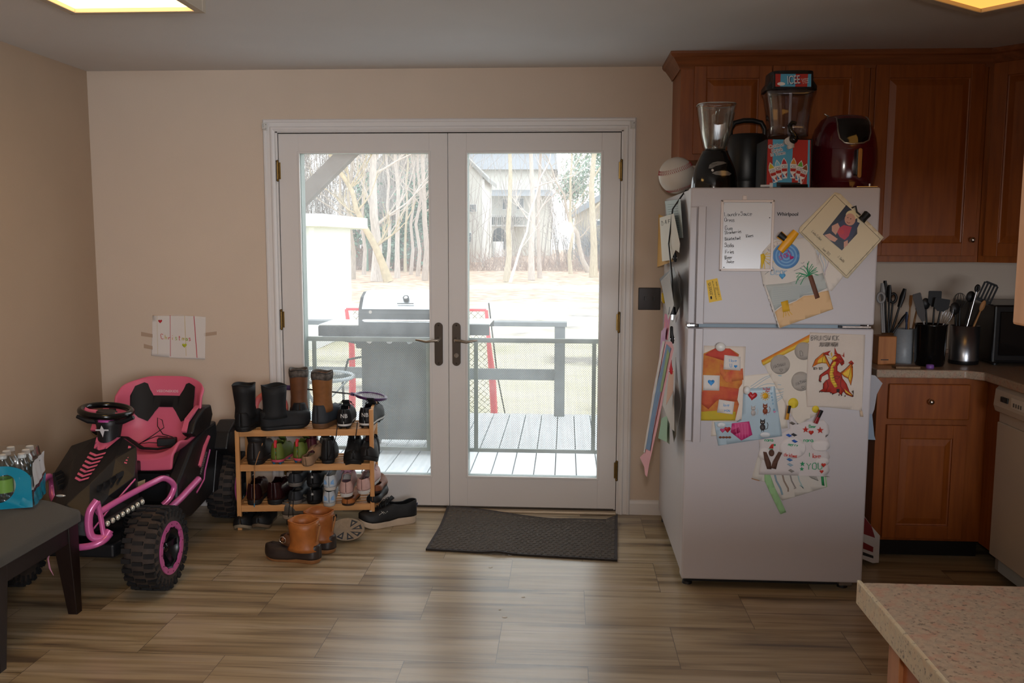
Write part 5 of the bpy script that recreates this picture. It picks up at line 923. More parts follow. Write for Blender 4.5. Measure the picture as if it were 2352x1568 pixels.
S.disc(*c1((1195, 403))[0], 9, 4, IW); S.b.build('header_graphic', t, True)
b = MB().m(mat('#bdb8b4', .4)); p0 = U(1808, 325, 'y', -1.0); p1 = U(1816, 340, 'y', -1.0); b.cyl((p0.x, -.975, p0.z), (p0.x, -1.01, p0.z), .013); b.cyl(U(1808, 318, 'y', -1.0), U(1818, 336, 'y', -1.01), .013, .014); b.cyl(U(1815, 334, 'y', -1.01), U(1817, 341, 'y', -1.01), .016, .014); b.build('spout', t, True)
b = MB().m(BLACKG); b.tube([U(*c1(v)[0], 'y', -1.015) for v in ((1305, 975), (1335, 945), (1320, 900), (1290, 870), (1280, 820), (1305, 790), (1345, 800))], [.016, .015, .009, .009, .010, .009, .007], 12); b.ball(U(*c1((1318, 958))[0], 'y', -1.015), .018, 14, 10); b.build('dispenser_lever', t, True)
# air fryer
cx, cy = 2.728, -.80; t = thing('air_fryer', 'dark red air fryer with black top panel and gold handle strip', 'air fryer', (cx, cy, ZF)); RDp = mat('#4a0c16', .16, coat=.6)
ap = [(.120, 0), (.128, .01), (.137, .06), (.1415, .12), (.139, .17), (.132, .22), (.118, .265), (.096, .30), (.080, .312), (.05, .318)]; b = MB().m(RDp); b.lathe(ap, 48, sy=1.1); b.build('body', t)
F = LF(cx, cy, lerpf([(r, z + ZF) for r, z in ap]), 1, 1.1); AP = [(1745, 745), (1800, 735), (1950, 735), (2075, 745), (2088, 790), (2085, 900), (2065, 970), (2010, 995), (1900, 1002), (1830, 990), (1785, 950), (1765, 880), (1755, 800)]
S = Sheet(F, 5); S.poly(c1(*[((x - 1915) * .93 + 1915, (y - 860) * .93 + 862) for x, y in AP]), mat('#0a0a0b', .1, coat=.5), .003); o = S.b.build('touch_panel', t); o.data.transform(Matrix.Translation(-t.location))
b = MB().m(mat('#a9a29c', .25, .9)); b.tube([F(*c1(p)[0], .002) for p in [(1625, 705), (1690, 725)] + AP[:1] + AP[12:6:-1] + AP[6:3:-1] + [(2050, 735)]][:2] + [F(*c1(p)[0], .002) for p in [AP[0], AP[12], AP[11], AP[10], AP[9], AP[8], AP[7], AP[6], AP[5], AP[4], AP[3], (2060, 728)]], .0035, 8); b.build('silver_trim', t, True)
b = MB().m(RDp); b.tube([F(*c1((x, 1048))[0], .0002) for x in range(1530, 2170, 40)], .0012, 6); b.tube([F(*c1((x, 1378))[0], .0002) for x in range(1530, 2130, 40)], .0012, 6); b.build('basket_seam', t, True)
b = MB().m(mat('#0e0d0f', .3)); p = U(*c1((1975, 1060))[0], 'y', cy - .17); q2 = U(*c1((1975, 1345))[0], 'y', cy - .17); b.box(p.x - .014, p.x + .012, cy - .185, cy - .13, q2.z + .01, p.z + .002, .004); hd = b.build('handle', t, True)
b = MB().m(mat('#a9783e', .35, .5)); P = [(p.x + .008 * math.cos(a) , (q2.z + .008 if math.sin(a) < 0 else p.z - .004) + .008 * math.sin(a)) for a in [2 * math.pi * i / 24 for i in range(24)]]; b.prism(P, cy - .189, cy - .184, 'y', .001); o = b.build('gold_strip', hd); o.data.transform(Matrix.Translation(-t.location))
# small white cap & clip on the fridge top
b = MB().m(mat('#c9c9cb', .4)); b.cyl((2.345, -.99, ZF + .013), (2.38, -1.0, ZF + .013), .005); b.cyl((2.38, -1.0, ZF + .013), (2.392, -1.003, ZF + .013), .0125); b.build('plastic_measuring_cap', tag=('small white plastic cap lying on the fridge top before the canister', 'cap'))
# ================================================================ ON THE KITCHEN COUNTER
ZC = .9045
def obj_on(name, label, cat, loc, **k): return thing(name, label, cat, loc, **k)
t = thing('knife_block', 'light wooden knife block beside the refrigerator', 'knife block', (3.065, -.45, ZC)); b = MB().m(wood('#b9783f', '#9d5f2c', .5)); b.box(-.044, .040, -.05, .05, 0, .135, .004); b.build('block', t); MB().m(BLACK).box(-.03, .005, -.0515, -.05, .022, .026).build('slot', t)
t = thing('white_crock', 'speckled white utensil crock behind the knife block', 'crock', (3.165, -.42, ZC)); b = MB().m(mat('#8f9499', .4, var=.12, vs=90)); b.lathe([(.042, 0), (.045, .01), (.046, .165), (.043, .165), (.041, .02)], 28, (True, True)); b.build('body', t)
t = thing('black_crock', 'large glossy black utensil crock in the middle of the counter', 'crock', (3.258, -.50, ZC)); b = MB().m(BLACKG); b.lathe([(.060, 0), (.066, .012), (.071, .19), (.074, .196), (.067, .196), (.062, .02)], 32); b.build('body', t)
t = thing('steel_canister', 'brushed steel and black utensil canister next to the microwave', 'canister', (3.448, -.42, ZC)); b = MB().m(mat('#111113', .3)); b.lathe([(.064, 0), (.066, .004), (.066, .018)], 32, (True, False)); b.m(mat('#8d8d90', .28, .95)); b.lathe([(.0655, .018), (.0655, .182), (.061, .182), (.060, .03)], 32, (False, True)); b.build('body', t)
t = thing('microwave', 'black microwave oven at the right end of the counter', 'microwave', (3.76, -.30, ZC)); MB().m(mat('#0d0c0d', .3)).box(3.545, 3.98, -.50, -.06, ZC + .012, 1.19, .008).build('body', t, True); MB().m(mat('#0a0a0b', .08)).box(3.57, 3.84, -.507, -.50, ZC + .05, 1.16, .003).build('door_window', t, True); MB().m(mat('#2b2a2c', .2, .8)).box(3.56, 3.95, -.51, -.50, ZC + .022, ZC + .028).build('trim', t, True)
for x in (3.58, 3.94): b = MB().m(BLACK); b.cyl((x, -.45, ZC), (x, -.45, ZC + .013), .012); b.build('foot', t, True)
def utensil(name, label, p0, p1, mh, head, hm, hs, grp):
    p0, p1 = Vector(p0), Vector(p1); t = thing(name, label, 'kitchen utensil', p0, group=grp); d = (p1 - p0); L = d.length; q = d.to_track_quat('Z', 'Y').to_matrix()
    b = MB().m(mh); b.tube([q @ Vector((0, 0, z)) for z in (0, L * .7, L)], [.005, .005, .004], 8); b.build('handle', t); b = MB().m(hm); w, h = hs; n = q @ Vector((0, 0, 1)); sx = Vector((1, 0, -.0)); sx = (sx - n * sx.dot(n)).normalized(); fy_ = n.cross(sx); o_ = q @ Vector((0, 0, L))
    PT = lambda u, v, e=0: o_ + sx * u + n * v + fy_ * e
    def slab(pts, th=.003):
        m_ = len(pts); V = [PT(u, v, -th / 2) for u, v in pts] + [PT(u, v, th / 2) for u, v in pts]; b.add(V, [list(range(m_))[::-1], list(range(m_, 2 * m_))] + [[i, (i + 1) % m_, m_ + (i + 1) % m_, m_ + i] for i in range(m_)])
    if head == 'spatula':
        slab([(-w * .4, 0), (w * .4, 0), (w, h * .3), (w, h * .95), (w * .9, h), (-w * .9, h), (-w, h * .95), (-w, h * .3)]) if hm is not SLOT else [slab(x) for x in ([(-w, 0), (w, 0), (w, h * .15), (-w, h * .15)], [(-w, h * .9), (w, h * .9), (w * .7, h), (-w * .7, h)])] + [slab([(x, h * .1), (x + w * .22, h * .1), (x + w * .22, h * .93), (x, h * .93)]) for x in (-w, -w * .56, -w * .11, w * .33, w * .78)]
    elif head == 'spoon':
        M_ = MB(); b.loft([[PT(w * s_ * math.cos(a), h / 2 + h / 2 * s_ * math.sin(a), e) for a in [6.2832 * i / 20 for i in range(20)]] for s_, e in ((1, 0), (.7, -w * .3), (.15, -w * .45))], (False, True))
    elif head == 'whisk':
        for k in range(6): a = math.pi * k / 6; b.tube([PT(w * math.sin(s_) * math.cos(a), h * (1 - math.cos(s_)) / 2, w * math.sin(s_) * math.sin(a)) for s_ in [math.pi * i / 10 * .98 for i in range(11)]], .0013, 5)
    elif head == 'grip':
        b.tube([PT(0, -.01), PT(0, h * .5), PT(0, h)], [w * .7, w, w * .6], 10, flat=.6)
    elif head == 'loop':
        b.tube([PT(w * math.sin(a), h / 2 - h / 2 * math.cos(a)) for a in [6.2832 * i / 24 for i in range(24)]], .0065, 8, True)
    b.build('head', t); return t
SLOT = mat('#131315', .45); WD = wood('#a87848', '#8a5c30', .6); WH = mat('#8b8988', .5); gk, gw, gb, gs = 'knives and shears in the knife block', 'utensils in the white crock', 'utensils in the black crock', 'utensils in the steel canister'
c5 = crop(1980, 580, 4.9); W_ = lambda x, y, yy: U(*c5((x, y))[0], 'y', yy)
b_ = BLACK
for (lb, x0, y0, x1, y1, mh, hd, hm, hs, g, yy, nm) in (
 ('white-handled shears with round finger loop nearest the fridge', 230, 900, 215, 560, WH, 'loop', WH, (.016, .045), gk, -.47, 'kitchen_shears'), ('white knife grip above the white shears', 250, 900, 235, 520, WH, 'grip', WH, (.013, .075), gk, -.45, 'kitchen_knife'),
 ('black knife grip tallest in the knife block', 270, 900, 262, 480, b_, 'grip', b_, (.013, .07), gk, -.43, 'kitchen_knife'), ('black knife grip right of the tallest one', 295, 900, 305, 530, b_, 'grip', b_, (.012, .07), gk, -.46, 'kitchen_knife'),
 ('black shears with a wide loop in the knife block', 310, 900, 345, 560, b_, 'loop', b_, (.014, .042), gk, -.44, 'kitchen_shears'), ('black knife grip leaning right over the white crock', 330, 900, 425, 590, b_, 'grip', b_, (.014, .08), gk, -.45, 'kitchen_knife'),
 ('short black grip at the right end of the knife block', 345, 905, 425, 790, b_, 'grip', b_, (.012, .05), gk, -.48, 'kitchen_knife'),
 ('flat wooden stick standing in the white crock', 500, 1100, 540, 620, WD, 'spatula', WD, (.007, .06), gw, -.42, 'wooden_stick'), ('rounded pale wooden spoon handle in the white crock', 520, 1100, 620, 620, WD, 'grip', WD, (.010, .07), gw, -.40, 'wooden_spoon'),
 ('blue-handled brush low in the white crock', 490, 1100, 500, 760, mat('#1d2a4a', .5), 'grip', mat('#1d2a4a', .5), (.008, .04), gw, -.43, 'brush'),
 ('white-edged grater strip leaning left in the black crock', 760, 1050, 690, 770, WH, 'spatula', mat('#3f3a38', .4), (.019, .135), gb, -.5, 'grater'), ('black slotted spoon with a red core in the black crock', 740, 1100, 720, 640, b_, 'spoon', SLOT, (.02, .055), gb, -.46, 'slotted_spoon'),
 ('square black spatula tallest in the black crock', 780, 1100, 812, 610, b_, 'spatula', b_, (.03, .075), gb, -.47, 'spatula'), ('wide black turner leaning right out of the black crock', 790, 1100, 880, 660, b_, 'spatula', b_, (.035, .06), gb, -.50, 'spatula'),
 ('wire whisk on the right side of the black crock', 800, 1100, 920, 800, STEEL, 'whisk', STEEL, (.022, .09), gb, -.49, 'whisk'),
 ('black ladle bowl between the two canisters', 1080, 1050, 1050, 700, b_, 'spoon', b_, (.024, .06), gs, -.42, 'ladle'), ('slotted black spoon standing at the left of the steel canister', 1090, 1050, 1100, 620, b_, 'whisk', b_, (.028, .07), gs, -.40, 'slotted_spoon'),
 ('round black spoon in the middle of the steel canister', 1110, 1050, 1210, 560, b_, 'spoon', b_, (.022, .055), gs, -.38, 'serving_spoon'), ('steel-stemmed tool leaning right with a black loop end', 1120, 1050, 1290, 430, STEEL, 'loop', b_, (.007, .025), gs, -.42, 'basting_tool'),
 ('large slotted black turner, tallest in the steel canister', 1130, 1050, 1360, 560, b_, 'spatula', SLOT, (.036, .10), gs, -.42, 'slotted_turner'), ('wooden spoon leaning right out of the steel canister', 1160, 1050, 1330, 660, WD, 'spoon', WD, (.012, .055), gs, -.44, 'wooden_spoon')):
    utensil(nm, lb, W_(x0, y0, yy), W_(x1, y1, yy), mh, hd, hm, hs, g)
t = thing('trivet', 'small pale wooden board lying on the counter in front of the knife block', 'board', (3.12, -.60, ZC)); b = MB().m(wood('#8f7355', '#77593c', .6)); b.box(-.06, .05, -.03, .03, 0, .010, .002); b.build('board', t)
b = MB().m(mat('#7a4f9a', .4)); b.at((3.223, -.60, ZC)); b.lathe([(.017, 0), (.018, .003), (.017, .016), (.012, .018)], 20); b.build('purple_bottle_cap', tag=('purple round cap lying in front of the black crock', 'cap'))
# ================================================================ LEFT WALL AREA
t = thing('christmas_note', 'white paper taped to the wall with striped lines and the word Christmas', 'note', U(410, 824, 'y', 0))
cur = lambda x, y: .002 + .006 * max(0, (y - 790) / 34) + .004 * max(0, (x - 450) / 24) + .0015 * math.sin(x * .09); F = lambda a, c, l: U(a, c, 'y', -.0005 - l - cur(a, c)); S = Sheet(F, 10); cz = crop(0, 700, 2.24)
S.poly(cz((785, 52), (935, 50), (1058, 62), (1055, 280), (920, 274), (778, 260), (782, 150)), mat('#d8d1cc', .85), 0)
for a, c, h, w in (((875, 52), (877, 265), '#b8404f', 1.1), ((950, 56), (958, 262), '#c9a94a', .8), ((998, 58), (1014, 272), '#b8353f', 1.6), ((808, 55), (812, 255), '#c9b889', .6)): S.line(cz(a, c), w, ink(h))
for k, (ch, h) in enumerate(zip('Christmas', ('#c23a3a', '#b8a030', '#c23a3a', '#c98a2c', '#8aa52c', '#c23a3a', '#b8a030', '#8aa52c', '#c23a3a'))): S.hand(ch, *cz((826 + 17.5 * k + (6 if k else 0), 176 + 1.0 * k))[0], 12 if k == 0 else 10, ink(h), w=1.2, jit=.15)
S.heart(*cz((824, 84))[0], 4.6, ink('#b82a33')); S.heart(*cz((949, 208))[0], 5.5, ink('#b5b82a')); 
for dy in (52,): S.line(cz((785, 53), (1000, 54)), .6, ink('#c99a5a'))
o = S.b.build('paper_sheet', t, True, solid=.0004, soff=1)
TP = mat('#c0a58e', .3, alpha=.75)
for x0, x1, y0, y1 in ((726, 785, 138, 160), (740, 785, 200, 222), (1052, 1115, 140, 162)):
    sl = 8 if x0 > 1000 else -8; S = Sheet(lambda a, c, l: U(a, c, 'y', -.0008 - l - (cur(a, c) * .9 if 778 / 2.24 < a < 1058 / 2.24 else 0))); S.poly(cz((x0, y0 + (0 if sl < 0 else 4)), (x1, y0 - sl + 4), (x1, y1 - sl), (x0, y1)), TP); S.b.build('tape', t, True)
# upholstered bench
t = thing('upholstered_bench', 'dark wooden bench with charcoal upholstered seat in the left foreground', 'bench', (-.68, -1.7, 0)); ES = mat('#1c0d0a', .45, coat=.05, var=.3, vs=5, stretch=(9, 9, 1)); UP = mat('#47433d', .9, bump=.3, bs=500, sheen=.05)
bx0, bx1, by0, by1 = XL + .02, -.365, -1.99, -1.43
b = MB().m(ES); b.box(bx0 + .03, bx1 - .02, by0 + .02, by0 + .045, .30, .372, .002); b.box(bx0 + .03, bx1 - .02, by1 - .045, by1 - .02, .30, .372, .002); b.box(bx1 - .045, bx1 - .02, by0 + .02, by1 - .02, .30, .372, .002); b.box(bx0 + .03, bx0 + .055, by0 + .02, by1 - .02, .30, .372, .002); b.build('apron', t, True)
bm_ = bmesh.new(); bmesh.ops.create_cube(bm_, size=1); bmesh.ops.subdivide_edges(bm_, edges=bm_.edges[:], cuts=11, use_grid_fill=True)
for v in bm_.verts:
    x, y, z = v.co.x * 2, v.co.y * 2, v.co.z * 2; k = (1 - abs(x) ** 6) * (1 - abs(y) ** 6); zz = .37 + (.082 + .036 * max(0, 1 - (x * x + y * y) * .35)) * (z + 1) / 2 * (.55 + .45 * min(1, k * 1.6)); s_ = 1 - .035 * (abs(z) ** 3 if z > 0 else 0)
    v.co = ((bx0 + bx1) / 2 + x * (bx1 - bx0) / 2 * s_, (by0 + by1) / 2 + y * (by1 - by0) / 2 * s_, zz)
b = MB().m(UP); b.bm(bm_, True); b.build('seat_cushion', t, True, sub=1)
for x, y, dx, dy in ((bx1 - .050, by1 - .050, .012, .016), (bx1 - .050, by0 + .050, .012, -.016), (bx0 + .060, by1 - .050, -.012, .016), (bx0 + .060, by0 + .050, -.012, -.016)):
    rg = lambda cx_, cy_, h, z: [(cx_ - h, cy_ - h, z), (cx_ + h, cy_ - h, z), (cx_ + h, cy_ + h, z), (cx_ - h, cy_ + h, z)]
    b = MB().m(ES); b.loft([rg(x + dx, y + dy, .019, 0), rg(x, y, .034, .30), rg(x, y, .034, .372)], smooth=False); b.build('leg', t, True, bev=.003)
# water bottle pack
WPx, WPy = -.635, -1.60; zb = .484; t = thing('water_bottle_pack', 'shrink-wrapped pack of water bottles with teal film on the bench', 'bottle pack', (WPx, WPy, zb), (0, 0, 20)); PET = clear_glass('pet_bottle', (.86, .92, .95, 1), .14, .08)
for i in range(5):
    for j in range(3):
        x, y = -.132 + .066 * i, -.066 + .066 * j; b = MB().m(PET); b.at((x, y, .002)); b.lathe([(.026, 0), (.0315, .006), (.0315, .03), (.029, .036), (.0315, .042), (.0315, .075), (.0295, .08), (.0315, .085), (.0315, .12), (.026, .15), (.013, .17), (.012, .183)], 16); bo = b.build('bottle', t)
        b = MB().m(mat('#c9cdd0', .4)); b.at((x, y, .185)); b.lathe([(.0145, 0), (.0145, .014), (.012, .016)], 14); b.build('cap', bo)
        if j == 0: b = MB().m(mat('#7fae4a', .4) if i % 2 else mat('#cfd6d8', .4)); b.at((x, y, 0)); b.lathe([(.0322, .06), (.0322, .11)], 16, (False, False)); b.build('label', bo)
FILM = clear_glass('shrink_film', (.9, .93, .94, 1), .16, .12); TEAL = mat('#11829f', .25, coat=.3); WFL = mat('#cfd3d6', .35)
def wrapf(hx, hy, z0, z1, n=72, top=True):
    rings = []
    for z in [z0 + (z1 - z0) * k / 12 for k in range(13)]:
        r_ = []
        for i in range(n):
            a = 2 * math.pi * i / n; p = .28; x = hx * abs(math.cos(a)) ** p * (1 if math.cos(a) >= 0 else -1); y = hy * abs(math.sin(a)) ** p * (1 if math.sin(a) >= 0 else -1); w = .0018 * math.sin(a * 23 + z * 40) + .0015 * math.sin(z * 90 + a * 7) - (.010 * max(0, (z - .14) / .06) ** 2); r_.append((x * (1 + w / hx), y * (1 + w / hy), z))
        rings.append(r_)
    return rings
rg = wrapf(.172, .106, 0, .2); b = MB().m(FILM); b.loft(rg, (True, True)); b.build('shrink_wrap', t)
# teal print on the front and right faces, with an oval clear window on the front
def wf(face):
    if face == 'front': return lambda a, c, l: Vector((a, -.1075 - l - .0018 * math.sin(a * 95 + c * 60), c))
    return lambda a, c, l: Vector((.1735 + l + .0018 * math.sin(a * 95 + c * 60), a, c))
b = MB().m(TEAL); F = wf('front'); cx_, cz_, rx, rz = .070, .080, .044, .052; N = 40; out = []; inn = []
for i in range(N):
    a = 2 * math.pi * i / N; inn.append((cx_ + rx * math.cos(a) + .012 * math.sin(a), cz_ + rz * math.sin(a))); q2_ = lambda v: abs(v) ** (.45 if math.sin(a) < 0 else .9) * (1 if v > 0 else -1); x, z = cx_ + .105 * q2_(math.cos(a)), cz_ + .085 * q2_(math.sin(a)); out.append((min(.168, x), max(.003, z)))
b.add([F(*p, .001) for p in out] + [F(*p, .001) for p in inn], [[i, (i + 1) % N, N + (i + 1) % N, N + i] for i in range(N)], True)
S = Sheet(F, .012); S.b = b; S.poly([(-.17, .003), (.02, .003), (.0, .02), (-.02, .06), (-.01, .105), (-.06, .07), (-.17, .075)], TEAL, .001); S.poly([(.095, .003), (.168, .003), (.168, .06), (.14, .05), (.125, .02)], TEAL, .001); S.poly([(-.17, .13), (-.08, .11), (-.02, .10), (-.06, .14), (-.17, .19)], WFL, .0012); b.m(TEAL)
G_ = wf('right'); S = Sheet(G_, .012); S.b = b; S.poly([(-.104, .003), (.1, .003), (.1, .085), (0, .06), (-.104, .06)], TEAL, .001); S.poly([(-.104, .075), (0, .075), (.1, .095), (.1, .17), (-.104, .17)], WFL, .001); b.build('printed_film', t)
b = MB().m(mat('#c9c9c6', .1, .5)); b.at((-.43, -1.475, .478)); b.ball((0, 0, .004), (.02, .008, .005), 14, 8); b.build('foil_scrap', tag=('small shiny scrap at the back corner of the bench seat', 'scrap'))
# ================================================================ RIDE-ON KART
PK = mat('#cf5f7c', .45); PKM = mat('#d063a0', .28, .15, coat=.5); KB = mat('#17171a', .45, bump=.15, bs=80); KBG = mat('#151517', .25); TY = mat('#1b1a1b', .75, var=.5, vs=9, hex2='#4a3c33'); TYd = mat('#141315', .7)
kx = -.50; K = thing('ride_on_kart', 'pink and black children\'s ride-on kart with knobby tyres in the corner', 'ride-on kart', (kx, -.78, 0))
def kb(b, name, parent=None, **k):
    par = parent or K; o = b.build(name, par, **k)
    o.data.transform(Matrix.Translation(-K.location)); return o
def wheel(cx, cy, out, front):
    """tyre with tread blocks, pink ring, black rim"""
    Rw, w = .178, .066; c = Vector((cx, cy, Rw + .004)); E_ = lambda a, r, x: (c.x + x, c.y + r * math.cos(a), c.z + r * math.sin(a)); n = 48
    pr = [(-w, .105), (-w, .125), (-w * 1.02, .145), (-w * .92, .162), (-w * .6, .170), (0, .172), (w * .6, .170), (w * .92, .162), (w * 1.02, .145), (w, .125), (w, .105)]
    b = MB().m(TY); b.loft([[E_(2 * math.pi * i / n, r, x) for i in range(n)] for x, r in pr], (False, False)); b.m(TYd)
    for i in range(26):
        a = 2 * math.pi * i / 26
        for x0, x1, da, r0, r1 in ((-w * 1.0, -w * .42, 0, .158, .1775), (w * .42, w * 1.0, .12, .158, .1775), (-w * .32, w * .32, .06, .168, .1785)):
            aa = a + da; hw = .055 if abs(x0) > w * .4 else .045; V = [E_(aa - hw, r, x) for r in (r0, r1) for x in (x0, x1)] + [E_(aa + hw, r, x) for r in (r0, r1) for x in (x0, x1)]
            b.add(V, [[0, 1, 3, 2], [4, 6, 7, 5], [0, 4, 5, 1], [2, 3, 7, 6], [0, 2, 6, 4], [1, 5, 7, 3]])
        for sg in (-1, 1): V = [E_(a + da, r, sg * x) for da in (-.05, .05) for r, x in ((.132, w * 1.0), (.158, w * 1.0), (.158, w * 1.09), (.132, w * 1.05))]; b.add(V, [[0, 1, 2, 3], [4, 7, 6, 5], [1, 5, 6, 2], [0, 3, 7, 4], [2, 6, 7, 3]])
    ty = kb(b, 'tyre')
    b = MB().m(KBG); x0 = out * (w - .005); b.loft([[E_(2 * math.pi * i / n, r, x) for i in range(n)] for x, r in ((x0, .108), (x0 - out * .012, .098), (x0 - out * .045, .090), (x0 - out * .05, .02), (x0 - out * .03, .018))], (False, True))
    for k in range(6):
        a = k * math.pi / 3; b.add([E_(a + s_ * q, r, x0 - out * d) for r, q, d in ((.022, .45, .028), (.095, .16, .012)) for s_ in (-1, 1)] + [E_(a + s_ * q, r, x0 - out * (d + .02)) for r, q, d in ((.022, .45, .028), (.095, .16, .012)) for s_ in (-1, 1)], [[0, 1, 3, 2], [4, 6, 7, 5], [0, 2, 6, 4], [1, 5, 7, 3]])
    b.m(BLACKG); b.ball(E_(0, 0, x0 - out * .022), (.014, .022, .022), 12, 8); b.loft([[E_(2 * math.pi * i / n, r, x) for i in range(n)] for x, r in ((-x0, .108), (-x0 + out * .02, .03))], (False, True)); kb(b, 'rim', ty)
    b = MB().m(PKM); gear = lambda i, r: r - (.005 if (i // 3) % 2 else 0)
    b.loft([[E_(2 * math.pi * i / 72, q, x) for i in range(72)] for q, x in ((.112, x0 + out * .002), (.112, x0 + out * .010))] + [[E_(2 * math.pi * i / 72, gear(i, .092), x) for i in range(72)] for x in (x0 + out * .010, x0 + out * .002)], (False, False), smooth=False); kb(b, 'bead_ring', ty)
    b = MB().m(mat('#7d2d52', .4))
    for k in range(12): a = k * math.pi / 6; b.cyl(E_(a, .102, x0 + out * .010), E_(a, .102, x0 + out * .0125), .0028, n=8)
    kb(b, 'ring_bolts', ty)
for cy in (-1.20, -.205):
    for o_ in (-1, 1): wheel(kx + o_ * (.315 if cy < -1 else .262), cy, o_, cy < -1)
for y in (-1.20, -.205): b = MB().m(KB); b.cyl((kx - .26, y, .185), (kx + .26, y, .185), .014); kb(b, 'axle')
# chassis floor
b = MB().m(KB); b.prism([(kx - .16, -1.26), (kx + .16, -1.26), (kx + .20, -1.0), (kx + .20, -.25), (kx - .20, -.25), (kx - .20, -1.0)], .15, .21, 'z', .01); b.box(kx - .16, kx + .16, -.70, -.24, .21, .37, .02); kb(b, 'chassis')
# bucket seat
def seatf(u, v, l=0):
    path = [(-.80, .405), (-.795, .455), (-.76, .475), (-.66, .455), (-.54, .445), (-.47, .46), (-.435, .53), (-.41, .62), (-.385, .71), (-.37, .775), (-.362, .79)]
    k = v * (len(path) - 1); i = min(len(path) - 2, int(k)); f = k - i; s3 = lambda a: a * a * (3 - 2 * a) * .4 + a * .6; f = s3(f); y = path[i][0] + (path[i + 1][0] - path[i][0]) * f; z = path[i][1] + (path[i + 1][1] - path[i][1]) * f
    w = .228 * (1 - .10 * max(0, (.25 - v) / .25)) ; top = max(0, (v - .8) / .2); w *= math.sqrt(max(.02, 1 - (top ** 3) * .45)); up = abs(u) ** 3.2
    if v < .5: z += up * .075 * min(1, v / .25 + .1) * (1 + .7 * max(0, (v - .3) / .2)); y2 = y
    else: y -= up * (.115 * (1 - .85 * top)); z += up * (.06 * max(0, (.62 - v) / .12)) if v < .62 else 0
    if top > 0: z -= .045 * top * abs(u) ** 5
    p = Vector((kx + .02 + w * u * (1 - .06 * up), y, z))
    if l: p += Vector((0, -l * (1 if v > .45 else .3), l * (.3 if v > .45 else 1)))
    return p
NU, NV = 28, 44; b = MB().m(PK); vs = [seatf(-1 + 2 * i / NU, j / NV) for j in range(NV + 1) for i in range(NU + 1)]; b.add(vs, [[j * (NU + 1) + i, j * (NU + 1) + i + 1, (j + 1) * (NU + 1) + i + 1, (j + 1) * (NU + 1) + i] for j in range(NV) for i in range(NU)], True); seat = kb(b, 'seat', solid=.016, soff=-1, sub=1)
F = lambda a, c, l: seatf(a, c, .004 + l); S = Sheet(F, .06)
S.poly([(-.70, .85), (-.52, .87), (-.44, .86), (-.38, .82), (-.30, .775), (.30, .775), (.38, .82), (.44, .86), (.52, .87), (.70, .85), (.72, .78), (.70, .70), (.58, .66), (.38, .64), (.28, .67), (.16, .72), (-.16, .72), (-.28, .67), (-.38, .64), (-.58, .66), (-.74, .70), (-.76, .78)], mat('#0e0d0e', .7), .002); kb(S.b, 'back_pad', seat)
S = Sheet(F); pxtextS = None
def uvtext(F, s_, a, c, mt, size, lift=.003):
    S = Sheet(F); a = Vector(a); c = Vector(c); d = c - a; cu = bpy.data.curves.new('t', 'FONT'); cu.body = s_; cu.size = 1; o = bpy.data.objects.new('t', cu); COL.objects.link(o); bpy.context.view_layer.update(); me = bpy.data.meshes.new_from_object(o.evaluated_get(bpy.context.evaluated_depsgraph_get()))
    w = max(v.co.x for v in me.vertices); u = d / w; n = Vector((-d.y, d.x)).normalized() * size; S.b.m(mt); S.b.add([F(*(a + u * v.co.x + n * v.co.y), lift) for v in me.vertices], [list(p.vertices) for p in me.polygons]); bpy.data.objects.remove(o); bpy.data.curves.remove(cu); bpy.data.meshes.remove(me); return S.b
kb(uvtext(F, 'VEEONEKIDS', (-.24, .795), (.26, .795), mat('#d9cdd0', .5), .032), 'lettering', seat)
# lap belt and straps, charger lying on the seat
b = MB().m(mat('#0f0e10', .8)); b.tube([seatf(-.98, .52, .006), seatf(-.7, .44, .012), seatf(-.2, .36, .014), seatf(.2, .34, .016), seatf(.6, .38, .014), seatf(.9, .48, .01)], [.012, .02, .022, .02, .018, .012], 8, flat=.3); kb(b, 'lap_belt')
t = thing('charger', 'black charger brick with tangled thin cord on the pink seat', 'charger', seatf(.25, .42, .03)); b = MB().m(BLACK); b.at((0, 0, 0), (0, 0, 15)); b.box(-.045, .045, -.02, .025, -.012, .025, .004); b.build('brick', t)
b = MB().m(BLACK); b.tube([(-.04, 0, 0), (-.09, -.01, .004), (-.13, -.03, .0), (-.08, -.02, .03), (-.02, .015, .075), (-.035, .03, .11), (-.06, .035, .12), (-.055, .02, .08), (-.02, .0, .045), (.03, -.01, .035), (.05, 0, .02)], .0022, 6)
b.tube([(.0, .01, .03), (-.05, .0, .035), (-.09, .0, .02), (-.12, -.01, .005)], .0022, 6); b.build('cord', t)
# black tray at the seat front with white label
b = MB().m(KBG); b.box(kx - .085, kx + .065, -.845, -.79, .395, .455, .008); tr = kb(b, 'battery_latch'); b = MB().m(mat('#b5b5b8', .4)); b.box(kx - .05, kx - .005, -.8465, -.845, .42, .446); b.m(BLACK).box(kx - .032, kx - .018, -.8475, -.8465, .425, .43); kb(b, 'label', tr)
# armrests
for sg in (-1, 1):
    x = kx + sg * .225; b = MB().m(KB); b.prism([(-.66, .555), (-.62, .53), (-.44, .545), (-.40, .60), (-.42, .655), (-.50, .655), (-.62, .605)], x - .02, x + .035, 'x', .008); a_ = kb(b, 'armrest'); b = MB().m(PK); b.prism([(-.665, .56), (-.635, .605), (-.52, .65), (-.50, .664), (-.63, .622), (-.672, .57)], x - .015, x + .01, 'x', .002); kb(b, 'stripe', a_)
